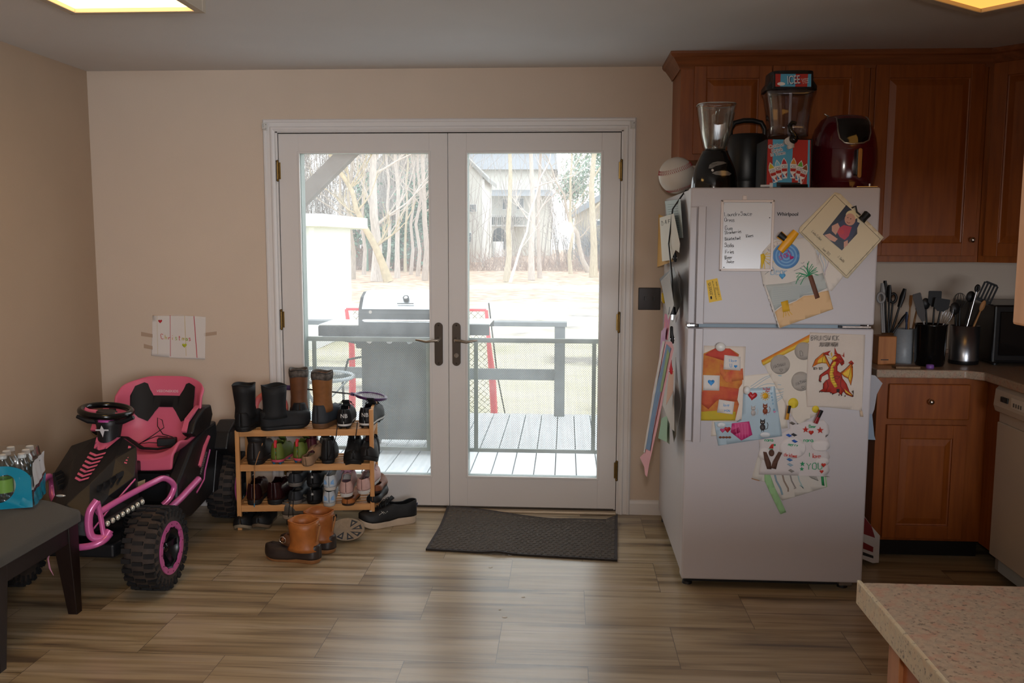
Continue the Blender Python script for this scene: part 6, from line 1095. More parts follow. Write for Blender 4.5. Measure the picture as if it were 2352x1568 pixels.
# side pods
for sg in (-1, 1):
    x = kx + sg * .20; xs_ = sorted((x, x + sg * .06)); b = MB().m(KB); b.prism([(-.86, .19), (-.70, .16), (-.42, .20), (-.34, .36), (-.36, .56), (-.50, .55), (-.66, .50), (-.84, .36)], xs_[0], xs_[1], 'x', .012); sp = kb(b, 'side_pod')
    xo = x + sg * .0605; b = MB().m(PK); b.tube([(xo, -.47, .50), (xo, -.53, .46), (xo, -.60, .38)], [.010, .013, .012], 10, flat=1); kb(b, 'side_stripe', sp)
    b = MB().m(PKM); b.tube([(xo, -.46, .43), (xo, -.53, .34), (xo, -.545, .30), (xo, -.60, .275), (xo, -.64, .26)], .005, 6); kb(b, 'pinstripe', sp)
    if sg > 0: kb(uvtext(lambda a, c, l: Vector((xo + .002, a, c)), 'VEEONEKIDS', (-.585, .33), (-.50, .425), mat('#bdb9b5', .5), .026), 'lettering', sp)
# rear fenders / roll frame
for sg in (-1, 1):
    x = kx + sg * .235; b = MB().m(KB); b.prism([(-.40, .42), (-.36, .50), (-.26, .545), (-.17, .53), (-.15, .49), (-.22, .47), (-.26, .42), (-.30, .36)], min(x, x + sg * .09), max(x, x + sg * .09), 'x', .008); b.prism([(-.44, .2), (-.34, .2), (-.28, .40), (-.36, .46)], min(x - sg * .05, x + sg * .03), max(x - sg * .05, x + sg * .03), 'x', .006); kb(b, 'rear_fender')
# hood (faceted)
def facet(name, pts, fs, m, par=None): b = MB().m(m); b.add(pts, fs); return kb(b, name, par, bev=.004)
hp = [(kx - .06, -.96, .60), (kx + .07, -.96, .60), (kx + .15, -1.0, .57), (kx + .185, -1.10, .46), (kx + .12, -1.20, .40), (kx + .10, -1.33, .34), (kx, -1.37, .30), (kx - .10, -1.33, .34), (kx - .12, -1.20, .40), (kx - .185, -1.10, .46), (kx - .15, -1.0, .57),
      (kx + .045, -1.22, .455), (kx - .045, -1.22, .455), (kx, -1.32, .40), (kx, -1.0, .24), (kx + .15, -1.0, .28), (kx - .15, -1.0, .28), (kx + .09, -1.34, .27), (kx - .09, -1.34, .27), (kx + .09, -1.08, .535), (kx - .09, -1.08, .535)]
hf = [[0, 1, 19, 11, 12, 20], [1, 2, 3, 19], [0, 20, 9, 10], [19, 3, 4, 11], [20, 12, 8, 9], [11, 4, 5, 13], [12, 13, 7, 8], [11, 13, 12], [13, 5, 6], [13, 6, 7], [3, 15, 17, 5, 4], [9, 8, 7, 18, 16], [5, 17, 18, 7, 6], [15, 14, 17], [17, 14, 18], [18, 14, 16], [2, 1, 0, 10, 16, 14, 15], [2, 15, 3], [10, 9, 16]]
hood = facet('hood', hp, hf, KB)
F = lambda a, c, l: Vector((kx + a, -.96 - (.60 - c) * (.26 / .145), c)) + Vector((0, -.4, .8)) * (.004 + l); S = Sheet(F, .02)
S.poly([(-.05, .598), (.06, .598), (.03, .562), (0, .556), (-.03, .562)], PK, .001)
for k in range(7): z = .551 - .0125 * k; w = .036 - .001 * k; S.poly([(-w, z), (0, z - .008), (w, z), (w, z - .006), (0, z - .0145), (-w, z - .006)], PK, .001)
kb(S.b, 'hood_decal', hood)
b = MB().m(PK); 
for a0, a1 in ((0, .42), (.5, .56), (.63, .69), (.76, .82)): p = Vector((kx + .118, -1.0, .568)); q = Vector((kx + .135, -1.09, .495)); v0 = p.lerp(q, a0); v1 = p.lerp(q, a1); o_ = Vector((.003, -.004, .006)); b.add([v0 + o_ - Vector((.006, 0, 0)), v0 + o_ + Vector((.006, 0, -.003)), v1 + o_ + Vector((.006, 0, -.003)), v1 + o_ - Vector((.006, 0, 0))], [[0, 1, 2, 3]])
kb(b, 'side_decal', hood); b = MB().m(PKM); b.tube([(kx + .187, -1.10, .45), (kx + .135, -1.22, .36), (kx + .11, -1.34, .29)], .004, 6); kb(b, 'hood_pinstripe', hood)
b = MB().m(TYd)
for sg in (-1, 1):
    b = MB().m(TYd)
    for k in range(4): x = kx + sg * (.085 + .018 * k); b.box(x - .004, x + .004, -1.225 + .02 * k, -1.17 + .02 * k, .432 + .012 * k, .452 + .012 * k)
    kb(b, 'hood_vent', hood)

# steering column and wheel
b = MB().m(KB); b.at((kx, -.955, .565), (-8, 0, 0)); b.lathe([(.046, 0), (.048, .04), (.054, .085), (.062, .108), (.058, .112)], 28); col_ = kb(b, 'steering_column')
b = MB().m(mat('#d5d3d5', .3)); b.add([(kx - .0, -1.012, .665), (kx + .011, -1.008, .642), (kx, -1.004, .61), (kx - .011, -1.008, .642)], [[0, 1, 2, 3]]); b.add([(kx - .03, -1.0095, .647), (kx + .03, -1.0095, .647), (kx + .03, -1.008, .640), (kx - .03, -1.008, .640)], [[0, 1, 2, 3]]); kb(b, 'emblem', col_)
b = MB().m(mat('#c04a9a', .35)); b.at((kx, -.97, .672), (-8, 0, 0)); b.lathe([(.036, 0), (.036, .02), (.052, .022), (.050, .03)], 28); kb(b, 'hub', col_)
swc = Vector((kx, -.965, .722)); sw = MB().m(BLACKG); sw.ring(swc, .104, .0145, (2, 7, 0), 56, 12); swo = kb(sw, 'steering_wheel')
b = MB().m(KB); b.at(tuple(swc - Vector((0, 0, .032))), (2, 7, 0)); b.lathe([(.040, 0), (.044, .01), (.044, .028), (.036, .032)], 24); kb(b, 'horn_pad', swo)
for sg in (-1, 1): b = MB().m(PK); e = Euler((R(2), R(7), 0)).to_matrix(); b.tube([swc + e @ Vector((sg * .04, 0, -.012)), swc + e @ Vector((sg * .075, -.01, -.010)), swc + e @ Vector((sg * .102, -.012, 0))], .011, 8); kb(b, 'spoke', swo)
for sg in (-1, 1): b = MB().m(KB); b.tube([swc + Vector((sg * .04, 0, -.05)), swc + Vector((sg * .08, -.01, -.045)), swc + Vector((sg * .13, -.01, -.025))], [.012, .012, .009], 8); kb(b, 'lever', swo)
# tubular bull bars
b = MB().m(PKM); xr = kx + .12
def smooth(pts, n=5, closed=False):
    P = [Vector(p) for p in pts]; out = []
    for i in range(len(P) - 1):
        p0 = P[max(0, i - 1)]; p1 = P[i]; p2 = P[i + 1]; p3 = P[min(len(P) - 1, i + 2)]
        for k in range(n): t_ = k / n; out.append(.5 * ((2 * p1) + (-p0 + p2) * t_ + (2 * p0 - 5 * p1 + 4 * p2 - p3) * t_ ** 2 + (-p0 + 3 * p1 - 3 * p2 + p3) * t_ ** 3))
    return out + [P[-1]]
for sg in (-1, 1):
    x = lambda d: kx + sg * d; b = MB().m(PKM)
    b.tube(smooth([(x(.145), -1.345, .372), (x(.19), -1.24, .40), (x(.245), -1.08, .425), (x(.265), -.99, .425), (x(.285), -.94, .38), (x(.275), -.96, .33), (x(.25), -.98, .30)]), .0135, 10); kb(b, 'fender_bar')
    b = MB().m(PKM); b.tube(smooth([(x(.155), -1.36, .43), (x(.135), -1.385, .39), (x(.13), -1.39, .33), (x(.14), -1.385, .285), (x(.175), -1.36, .275), (x(.19), -1.34, .30)]), .0165, 10); b.tube([(x(.155), -1.36, .425), (x(.160), -1.35, .36), (x(.175), -1.36, .28)], .011, 8); kb(b, 'front_loop')
    b = MB().m(PKM); b.tube([(x(.30), -.70, .345), (x(.27), -.84, .29), (x(.25), -.95, .26), (x(.235), -1.0, .25)], .016, 10); kb(b, 'side_bar')
    b = MB().m(mat('#19191b', .4)); A = Vector((x(.165), -1.345, .325)); B_ = Vector((x(.245), -1.16, .375)); b.tube([A + Vector((0, 0, .002)), B_ + Vector((0, 0, .002))], .018, 4, flat=.9); lb = kb(b, 'light_bar')
    b = MB().m(mat('#d8d6c8', .15, .6)); d = (B_ - A); n = Vector((sg * .8, -.45, 0)).normalized() * .0145
    for k in range(8): p = A + d * ((k + .5) / 8) + n; b.ball(p, (.010, .011, .0125), 10, 6)
    kb(b, 'led_lens', lb)
    b = MB().m(mat('#151516', .5))
    for k in range(9): b.ring((x(.20), -1.16 - .006 * k, .34 - .014 * k), .026, .006, (20, 0, 0), 20, 6)
    b.cyl((x(.20), -1.15, .36), (x(.20), -1.21, .20), .010); kb(b, 'shock_absorber')
b = MB().m(PKM); b.tube(smooth([(kx - .185, -1.34, .285), (kx - .175, -1.375, .262), (kx - .12, -1.40, .25), (kx + .0, -1.405, .245), (kx + .12, -1.40, .25), (kx + .175, -1.375, .265), (kx + .19, -1.34, .285)]), .0145, 10); kb(b, 'front_bumper')
b = MB().m(mat('#cf8aa0', .8)); b.tube([(kx - .03, -1.405, .225), (kx - .035, -1.412, .20), (kx - .03, -1.412, .16), (kx - .015, -1.412, .13)], [.006, .007, .009, .002], 6, flat=.4); b.ring((kx - .03, -1.405, .247), .018, .005, (0, 90, 20), 16, 6); b.build('pink_ribbon', tag=('small pink ribbon tied round the kart\'s front bumper', 'ribbon'))
b = MB().m(mat('#9b8a6a', .6)); b.add([(kx + .13, -1.03, .375), (kx + .18, -1.0, .39), (kx + .18, -.995, .42), (kx + .13, -1.025, .405)], [[0, 1, 2, 3]]); kb(b, 'warning_label')
# ================================================================ DOORMAT
t = thing('doormat', 'dark brown ribbed doormat with curled corners lying before the door', 'doormat', (1.35, -.36, 0))
MM = mat('#544b43', .95, var=.3, vs=120, bump=.5, bs=160); c0, c1_, c2_, c3_ = Vector((.885, -.655)), Vector((1.797, -.745)), Vector((1.832, -.150)), Vector((.915, -.095)); NXm, NYm = 60, 40
def mp(u, v, dz=0):
    p = c0.lerp(c1_, u).lerp(c3_.lerp(c2_, u), v); z = .004 + .045 * max(0, (v - .5) / .5) ** 2 * max(0, 1 - u * 1.6) + .03 * max(0, (u - .93) / .07) * max(0, (v - .75) / .25) + .008 * math.exp(-((u - .38) / .06) ** 2) * (1 - v) ** 3 + .004 * math.sin(u * 9) * v
    return Vector((p.x, p.y, z + dz))
b = MB()
for j in range(NYm):
    for i in range(NXm):
        e_ = i in (0, NXm - 1) or j in (0, NYm - 1); b.m(mat('#2f2623', .8) if e_ else MM); a, c, d, e = [mp(u, v, .006 + (0 if e_ else .0018 * (((i + (j // 2)) % 2) ^ (j % 2)))) for u, v in ((i / NXm, j / NYm), ((i + 1) / NXm, j / NYm), ((i + 1) / NXm, (j + 1) / NYm), (i / NXm, (j + 1) / NYm))]; b.add([a, c, d, e], [[0, 1, 2, 3]])
b.m(mat('#241e1b', .8)); rim = [mp(u / 30, 0) for u in range(31)] + [mp(1, v / 20) for v in range(1, 21)] + [mp(1 - u / 30, 1) for u in range(1, 31)] + [mp(0, 1 - v / 20) for v in range(1, 20)]
n = len(rim); b.add([p + Vector((0, 0, -.003)) for p in rim] + [p + Vector((0, 0, .006)) for p in rim], [[i, (i + 1) % n, n + (i + 1) % n, n + i] for i in range(n)]); b.m(MM); b.build('rubber_mat', t, True)
for k, (px, py, s_) in enumerate(((1127, 1303, .010), (1202, 1371, .008), (1148, 1400, .006), (1159, 1417, .012))):
    p = U(px, py, 'z', 0); b = MB().m(mat('#d8d4cc', .7)); b.at((p.x, p.y, .0008)); b.lathe([(s_, 0), (s_ * .6, .0015)], 9, sy=.6); b.build('paper_crumb', tag=(('white scrap on the floor right below the doormat', 'small white crumb between the two tile seams', 'tiniest white crumb above the lowest scrap', 'elongated white scrap, lowest on the floor tiles')[k], 'crumb', 'white crumbs on the floor'))
# ================================================================ SHOE RACK
RK = thing('shoe_rack', 'open pine shoe rack with three slatted shelves beside the glass door', 'shoe rack', (-.125, -.42, 0), (0, 0, 7)); RM_ = Matrix.Translation(RK.location) @ Matrix.Rotation(R(7), 4, 'Z')
SH = (.13, .342, .522); W_r, D_r = .70, .24; ps = .022
for x in (0, W_r - ps):
    for y in (0, D_r - ps): MB().m(PINEV).box(x, x + ps, y, y + ps, 0, .622 if x else .52, .002).build('post', RK)
for x in (0, W_r - ps):
    for z in (.10, .312, .492, .592)[:4 if x else 3]: MB().m(mat('#cf9a63', .5, var=1, vs=3, hex2='#b97f48', stretch=(14, 1.2, 14))).box(x + .004, x + ps - .004, ps, D_r - ps, z, z + .032, .001).build('side_rail', RK)
for z in SH:
    for y in (0, D_r - ps): MB().m(PINE).box(ps, W_r - ps, y + .003, y + .019, z - .034, z, .0015).build('shelf_rail', RK)
    for k in range(4): y = .030 + k * .048; MB().m(PINE).box(ps * .4, W_r - ps * .4, y, y + .03, z - .013, z - .002, .001).build('slat', RK)
# ================================================================ SHOES
def fw(t):
    pts = ((0, .74), (.08, .78), (.2, .78), (.38, .74), (.55, .84), (.7, 1), (.8, .98), (.9, .88), (1, .78)); 
    for (a, p), (c, q) in zip(pts, pts[1:]):
        if t <= c: k = (t - a) / (c - a); w = p + (q - p) * k * k * (3 - 2 * k); break
    if t < .13: w *= math.sqrt(max(0, 1 - ((.13 - t) / .13) ** 2))
    if t > .82: w *= math.sqrt(max(0, 1 - ((t - .82) / .18) ** 2.2))
    return w
TS = [0, .006, .02, .045, .08, .13, .2, .28, .36, .44, .52, .6, .68, .76, .82, .87, .915, .95, .975, .992, 1]
def interp(pts, t):
    for (a, p), (c, q) in zip(pts, pts[1:]):
        if t <= c: return p + (q - p) * (t - a) / (c - a + 1e-9)
    return pts[-1][1]
def shoe(name, label, M_, L=.27, W=.095, col='#111113', sole='#dcd8d0', lining='#1a1a1c', heel=.07, toe=.045, sh=.026, heelsh=None, low=False, laces=None, outs=None, extra=None, shaft=None, group='shoes on the rack', cat='shoe', rough=.6, var=.15, tongue=None, toecap=None, open_t=.46, soleg=None, bump=.1):
    """M_ : matrix of the shoe (heel at 0, toe at +y, sole on z=0)"""
    t = thing(name, label, cat, M_.to_translation(), group=group); t.rotation_euler = M_.to_euler(); heelsh = heelsh or sh
    um = mat(col, rough, var=var, vs=40, bump=bump, bs=150); sm = mat(sole, .6, var=.15, vs=25); lm = mat(lining, .9)
    zs = lambda u: .022 * max(0, (u - .76) / .24) ** 2
    def outline(sc, dz, n=None):
        rr = [(fw(u) * W / 2 * sc, L * (.5 + (u - .5) * (1 + (sc - 1) * .5)), zs(u)) for u in TS]; th = lambda u: (heelsh if u < .35 else sh + (heelsh - sh) * max(0, (.5 - u) / .15))
        return [(x, y, z + (dz * th(u))) for (x, y, z), u in zip(rr, TS)] + [(-x, y, z + (dz * th(u))) for (x, y, z), u in list(zip(rr, TS))[-2:0:-1]]
    b = MB().m(mat(outs, .8) if outs else sm); b.loft([outline(.96, 0), outline(1.0, .12), outline(1.0, .3)], (True, False)); b.m(sm); b.loft([outline(1.0, .3), outline(1.04, .6), outline(1.02, 1.0), outline(.9, 1.0)], (False, True)); so = b.build('sole', t)
    if outs == 'cleat': pass
    th = lambda u: (heelsh if u < .35 else sh + (heelsh - sh) * max(0, (.5 - u) / .15))
    hp_ = ((0, heel), (.06, heel * 1.0), (.22, heel * (.80 if not shaft else 1)), (.36, heel * .86 if not shaft else heel), (open_t, heel * 1.02), (.55, heel * .88 if heel > toe else toe), (.68, toe + (heel - toe) * .38), (.8, toe * 1.04), (.92, toe * .92), (1, toe * .55))
    if low: hp_ = ((0, heel), (.1, heel * .9), (.35, heel * .6), (.6, toe), (.8, toe), (1, toe * .6))
    NS = 12; rings = []
    for u in TS:
        w = max(fw(u), .02) * W / 2 * .98; h = interp(hp_, u); z0 = zs(u) + th(u) * .8; am = math.pi / 2 if (u > (open_t if not shaft else .40) or False) else R(58); ring = []
        if u > open_t and u < open_t + .05 and not shaft: am = R(76)
        for k in range(NS + 1): a = am * k / NS; ring.append((w * math.cos(a) ** .62 if a < math.pi / 2 - 1e-6 else 0, L * u, z0 + h * (math.sin(a) / math.sin(am)) ** .85))
        rings.append([p for p in ring] )
    b = MB().m(um); full = [[(x, y, z) for x, y, z in r] + [(-x, y, z) for x, y, z in r[::-1][0:]] for r in rings]
    V = [p for r in full for p in r]; m_ = 2 * (NS + 1); fs = []
    for j in range(len(TS) - 1):
        for i in range(m_ - 1):
            if i == NS and TS[j] <= (open_t if not shaft else .40) and not shaft: continue
            fs.append([j * m_ + i, j * m_ + i + 1, (j + 1) * m_ + i + 1, (j + 1) * m_ + i])
    b.add(V, fs, True); up = b.build('upper', t, solid=.004, soff=-1)
    b = MB().m(lm); ro = [(fw(u) * W / 2 * .86, L * u, th(u) + .004 + zs(u)) for u in TS if u <= .7]; b.add([p for p in ro] + [(-p[0], p[1], p[2]) for p in ro[::-1]], [list(range(2 * len(ro)))]); b.build('insole', t)
    if tongue and not low:
        b = MB().m(mat(tongue, .8)); b.loft([[(s_ * W * .2, L * u, z) for s_ in (-1, -.4, .4, 1)] for u, z in ((open_t + .16, th(.5) + heel * .86), (open_t + .03, th(.5) + heel * 1.06), (open_t - .06, th(.5) + heel * 1.3))], (False, False), closed=False); b.build('tongue', t, solid=.006)
    if laces:
        b = MB().m(mat(laces, .8))
        for k in range(5): u = open_t + .04 + .045 * k; z = th(u) + interp(hp_, u) * 1.0 + .006; b.tube([(-W * .21, L * (u + (k % 2) * .01), z - .006), (0, L * u, z + .002), (W * .21, L * (u - (k % 2) * .01), z - .006)], .0026, 6)
        z = th(open_t) + interp(hp_, open_t) + .010
        for sg in (-1, 1): b.tube([(0, L * (open_t + .04), z), (sg * .018, L * (open_t + .01), z + .008), (sg * .03, L * (open_t + .05), z - .002), (sg * .012, L * (open_t + .05), z)], .0022, 6); b.tube([(0, L * (open_t + .04), z), (sg * .02, L * (open_t + .10), z - .004), (sg * .04, L * (open_t + .12), z - .022)], .002, 6)
        b.build('laces', t)
    if toecap: b = MB().m(mat(toecap, .5)); js = [j for j, u in enumerate(TS) if u >= .8]; V = [Vector((x * 1.03, y + .001, z + .0015)) for j in js for x, y, z in full[j]]; b.add(V, [[j * m_ + i, j * m_ + i + 1, (j + 1) * m_ + i + 1, (j + 1) * m_ + i] for j in range(len(js) - 1) for i in range(m_ - 1)], True); b.build('toe_cap', t)
    if shaft:
        hgt, rx, ry, cy_, sc_, cuff, lean = shaft; zb_ = th(0) + heel * .55
        def rg(z, kx_, ky_, dy=0): return [(rx * kx_ * math.cos(a), cy_ + dy + ry * ky_ * math.sin(a), z + .004 * math.sin(3 * a) * (z / hgt)) for a in [2 * math.pi * i / 28 for i in range(28)]]
        zz = [zb_, zb_ + (hgt - zb_) * .12, zb_ + (hgt - zb_) * .3, zb_ + (hgt - zb_) * .5, zb_ + (hgt - zb_) * .75, hgt]; kk = [(1.02, 1.25), (1.0, 1.1), (.93, .98), (.97, 1.0), (1.03, 1.05), (1.08, 1.1)]
        b = MB().m(mat(sc_, rough, var=var + .1, vs=30, bump=.3, bs=40)); b.loft([rg(z, *k, dy=lean * (z - zb_)) for z, k in zip(zz, kk)], (False, False)); sf = b.build('shaft', t, solid=.006, soff=-1)
        if cuff: b = MB().m(mat(cuff, .95, var=1, vs=60, hex2='#6a625c', bump=.6, bs=80)); b.loft([rg(hgt - .035, 1.09, 1.12, lean * (hgt - .035 - zb_)), rg(hgt - .015, 1.14, 1.16, lean * (hgt - zb_)), rg(hgt + .006, 1.08, 1.1, lean * (hgt - zb_))], (False, False)); b.build('cuff', t, solid=.008, soff=-1)
        b = MB().m(mat(lining if cuff else sc_, .8)); b.tube(rg(hgt, 1.06, 1.08, lean * (hgt - zb_)), .0028, 6, True); b.build('rim', t)
        b = MB().m(mat(lining, .9)); b.add(rg(zz[3], .9, .9, lean * .05), [list(range(28))]); b.build('lining', t)
    if extra: extra(t, L, W, heel, th, um)
    return t
def RW_(u, v, shelf, rz=0, rx=0, ry=0, dz=0):      # pose on the rack: u along, v depth (heel), shelf height
    z = SH[shelf] if isinstance(shelf, int) else shelf
    return RM_ @ Matrix.Translation((u, v, z + .001 + dz)) @ Euler((R(rx), R(ry), R(rz))).to_matrix().to_4x4()
def ur(px, v=0.0):         # pixel column -> rack u coordinate at depth v, on the top shelf line
    best = min((abs((lambda p: 1176 + 2067.4 * p[0] / -p[2])(_RM.transposed() @ ((RM_ @ Vector((u / 200, v, .4))) - cam.location)) - px), u / 200) for u in range(-20, 180)); return best[1]
def heel_logo(kind):
    def f(t, L, W, heel, th, um):
        if kind == 'NB':
            b = MB().m(mat('#e2e0de', .4)); z0 = th(0); F = lambda a, c, l: Vector((a, -.003 - l + (a / (W * .39)) ** 2 * .018, c)); S = Sheet(F, .006)
            S.b = uvtext(lambda a, c, l: F(a, c, .003), 'NB', (-.016, z0 + heel * .38), (.020, z0 + heel * .38), mat('#e2e0de', .4), .030); S.b.xf = Matrix.Identity(4)
            S.b.build('logo', t)
            b = MB().m(mat('#dcd8d4', .45)); rr = []
            for sc, z in ((1.0, .9), (1.0, 1.0)): pass
            pts = [(fw(u) * W / 2 * 1.035, L * u - .0015, u) for u in TS if u < .30]; top = lambda u: z0 + heel * (.12 + .32 * min(1, (u / .2)) ** .8)
            V = [(x, y, z0 * .9) for x, y, u in pts] + [(x * .985, y, top(u)) for x, y, u in pts]; n = len(pts)
            for sg in (1, -1): b.add([(sg * x, y, z) for x, y, z in V], [[i, i + 1, n + i + 1, n + i] for i in range(n - 1)], True)
            b.build('heel_counter', t)
            b = MB().m(BLACK); 
            for x, y in ((-.018, .02), (.018, .02), (-.02, .05), (.02, .05), (-.03, .17), (.03, .17), (0, .21)): b.cyl((x, y, .0), (x, y, -.009), .009, .006, 8)
            b.box(-.033, .033, .012, .218, -.0015, .001)
            b.build('cleats', t)
        if kind == 'asterisk':
            b = MB().m(mat('#c9c7c4', .4)); z = th(0) + heel * .6
            for k in range(3): a = math.pi * k / 3; b.tube([(-.007 * math.cos(a), -.004, z - .007 * math.sin(a)), (.007 * math.cos(a), -.004, z + .007 * math.sin(a))], .0014, 5)
            b.build('emblem', t)
        if kind == 'greencleat':
            z0 = th(0); b = MB().m(mat('#c23244', .5)); F = lambda z, h, k, m_: MB().m(m_)
            def band(m_, z1, z2, nm, sc=1.04, umax=.16):
                bb = MB().m(m_); pts = [(fw(u) * W / 2 * sc, L * u - .002) for u in TS if u < umax]; n = len(pts)
                V = [(x, y, z1) for x, y in pts] + [(x * .98, y, z2) for x, y in pts]
                for sg in (1, -1): bb.add([(sg * x, y, z) for x, y, z in V], [[i, i + 1, n + i + 1, n + i] for i in range(n - 1)], True)
                bb.build(nm, t)
            band(mat('#d04a66', .5), z0 * .4, z0 + heel * .22, 'pink_band', 1.06, .2); band(mat('#c24a3a', .5), z0 + heel * .46, z0 + heel * .57, 'red_band', 1.0, .06); band(mat('#3a8aa8', .5), z0 + heel * .35, z0 + heel * .46, 'blue_band', 1.0, .06)
            b = MB().m(mat('#c2222f', .5)); b.tube([(0, -.005, z0 + heel * .72), (0, -.007, z0 + heel * .95), (0, .004, z0 + heel * 1.12)], .006, 8, flat=1.4); b.build('pull_tab', t)
            b = MB().m(mat('#1f5a78', .4))
            for x, y in ((-.016, .015), (.016, .015), (-.018, .045), (.018, .045), (-.025, .13), (.025, .13)): b.cyl((x, y, 0), (x, y, -.011), .008, .006, 8)
            b.box(-.026, .026, .010, .138, -.0015, .001)
            b.build('cleats', t)
        if kind == 'stripeblue':
            z0 = th(0)
            for sg in (-1, 1): b = MB().m(mat('#7aa3d0', .6)); P = [(.10, .2), (.22, .2), (.17, .55), (.06, .5)]; b.add([(sg * (fw(u) * W / 2 * .99 * math.cos(R(58) * k) ** .62 + .001), L * u, z0 * .8 + heel * .9 * k) for u, k in P], [[0, 1, 2, 3]]); b.build('blue_stripe', t)
            b = MB().m(mat('#7aa3d0', .6))
            for sg in (-1, 1): b.add([(sg * .008, -.003, z0 + heel * .2), (sg * .026, .004, z0 + heel * .15), (sg * .024, .004, z0 + heel * .62), (sg * .012, -.003, z0 + heel * .45)], [[0, 1, 2, 3]])
            b.build('heel_stripe', t)
    return f
G1 = 'shoes on the top shelf of the rack'; G2 = 'shoes on the second shelf of the rack'; G3 = 'shoes on the lowest shelf of the rack'; G0 = 'shoes on the floor under and around the rack'
# top shelf -------------------------------------------------------
shoe('tall_boot', 'black rubber-soled tall boot at the far left end of the top shelf', RW_(ur(560), -.05, 2, -8), .25, .10, '#0f0e10', '#101012', '#0b0b0c', .07, .055, .03, group=G1, cat='boot', shaft=(.235, .052, .060, .075, '#0f0e10', None, -.12), rough=.7)
shoe('tall_boot', 'black fabric tall boot lying sideways with its toe pointing right on the top shelf', RW_(ur(603), -.005, 2, -66), .25, .10, '#16171a', '#141416', '#0b0b0c', .075, .06, .02, group=G1, cat='boot', shaft=(.225, .060, .058, .07, '#17181b', None, 0), rough=.75)
shoe('winter_boot', 'tan winter boot with fur cuff, left one, at the back of the top shelf', RW_(ur(690, .1), .105, 2, 10), .25, .10, '#1a1a1d', '#191a1c', '#101010', .09, .06, .03, group=G1, cat='boot', shaft=(.285, .045, .050, .065, '#6b4022', '#39332f', .0), rough=.7)
shoe('winter_boot', 'tan winter boot with fur cuff and grey toe, right one, on the top shelf', RW_(ur(729), .01, 2, -18), .26, .105, '#2e3238', '#6a4a30', '#101010', .09, .06, .034, group=G1, cat='boot', shaft=(.285, .050, .052, .065, '#855428', '#39332f', .0), rough=.7)
shoe('baseball_cleat', 'black and white cleat with NB heel letters, left of the top shelf pair', RW_(ur(791), -.005, 2, 1, dz=.009), .27, .088, '#131315', '#dedad6', '#0c0c0d', .075, .05, .022, group=G1, outs='#131315', tongue='#101012', laces='#101012', extra=heel_logo('NB'))
shoe('baseball_cleat', 'black and white cleat with NB heel letters, right of the top shelf pair', RW_(ur(838), .01, 2, -10, dz=.009), .27, .092, '#131315', '#dedad6', '#0c0c0d', .08, .05, .022, group=G1, outs='#131315', tongue='#101012', laces='#101012', extra=heel_logo('NB'))
shoe('running_shoe', 'black and white shoe toe peeking out at the right back of the top shelf', RW_(ur(858, .2), .34, 2, 178), .2, .08, '#1b1b1d', '#d8d5d1', '#0c0c0d', .065, .05, .02, group=G1, toecap='#d5d2ce', tongue='#101012')
# orange child's bag behind the black boots
b = MB().m(mat('#c9723f', .6, var=.5, vs=8, hex2='#cf5a6a')); M0 = RM_ @ Matrix.Translation((.15, .16, SH[2] + .085)) @ Euler((R(80), 0, 0)).to_matrix().to_4x4(); b.xf = M0; b.ring((0, 0, 0), .075, .018, (0, 0, 0), 36, 10, sy=1.0); t = thing('round_bag', 'orange and pink round bag with pale centre behind the black boots', 'bag', (M0 @ Vector((0, 0, 0))).to_tuple(), group=None); b.build('rim', t, True)
b = MB().m(mat('#b89a88', .6)); b.xf = M0; b.cyl((0, 0, -.008), (0, 0, .008), .07, n=32); b.build('panel', t, True); b = MB().m(mat('#9d94a8', .3, .6)); b.xf = M0; b.ring((.045, .095, 0), .014, .003, (0, 0, 0), 20, 6); b.build('metal_ring', t, True)
# badminton racket
p = [RM_ @ Vector(v) for v in ((.20, .20, .71), (.30, .21, .70), (.56, .235, .665), (.585, .237, .662))]; t = thing('badminton_racket', 'purple-framed racket with black shaft lying across the boots and rack top', 'racket', tuple(p[3])); PU = mat('#43204f', .35, coat=.3)
b = MB().m(mat('#3d1f4a', .7)); b.tube([p[0], p[1]], .013, 10); b.build('grip', t, True); b = MB().m(BLACKG); b.tube([p[1], p[2]], .0045, 8); b.build('shaft', t, True); b = MB().m(PU); b.tube([p[2], p[3]], .009, 8); b.tube([p[3] - Vector((.01, .012, 0)), p[3], p[3] - Vector((.01, -.012, 0))], .008, 8); b.build('throat', t, True)
hc = RM_ @ Vector((.67, .215, .655)); b = MB().m(PU); b.ring(hc, .080, .0085, (2, 8, 10), 44, 10, sx=1.0, sy=.95); fr_ = b.build('head_frame', t, True)
b = MB().m(mat('#c9c7d0', .5)); e = Euler((R(2), R(8), R(10))).to_matrix()
for k in range(-7, 8):
    q = k * .0098; s_ = math.sqrt(max(0, .078 ** 2 - q * q)); b.tube([hc + e @ Vector((q, -s_ * .95, 0)), hc + e @ Vector((q, s_ * .95, 0))], .0006, 4); b.tube([hc + e @ Vector((-s_, q * .95, .0008)), hc + e @ Vector((s_, q * .95, .0008))], .0006, 4)
b.build('strings', t, True)
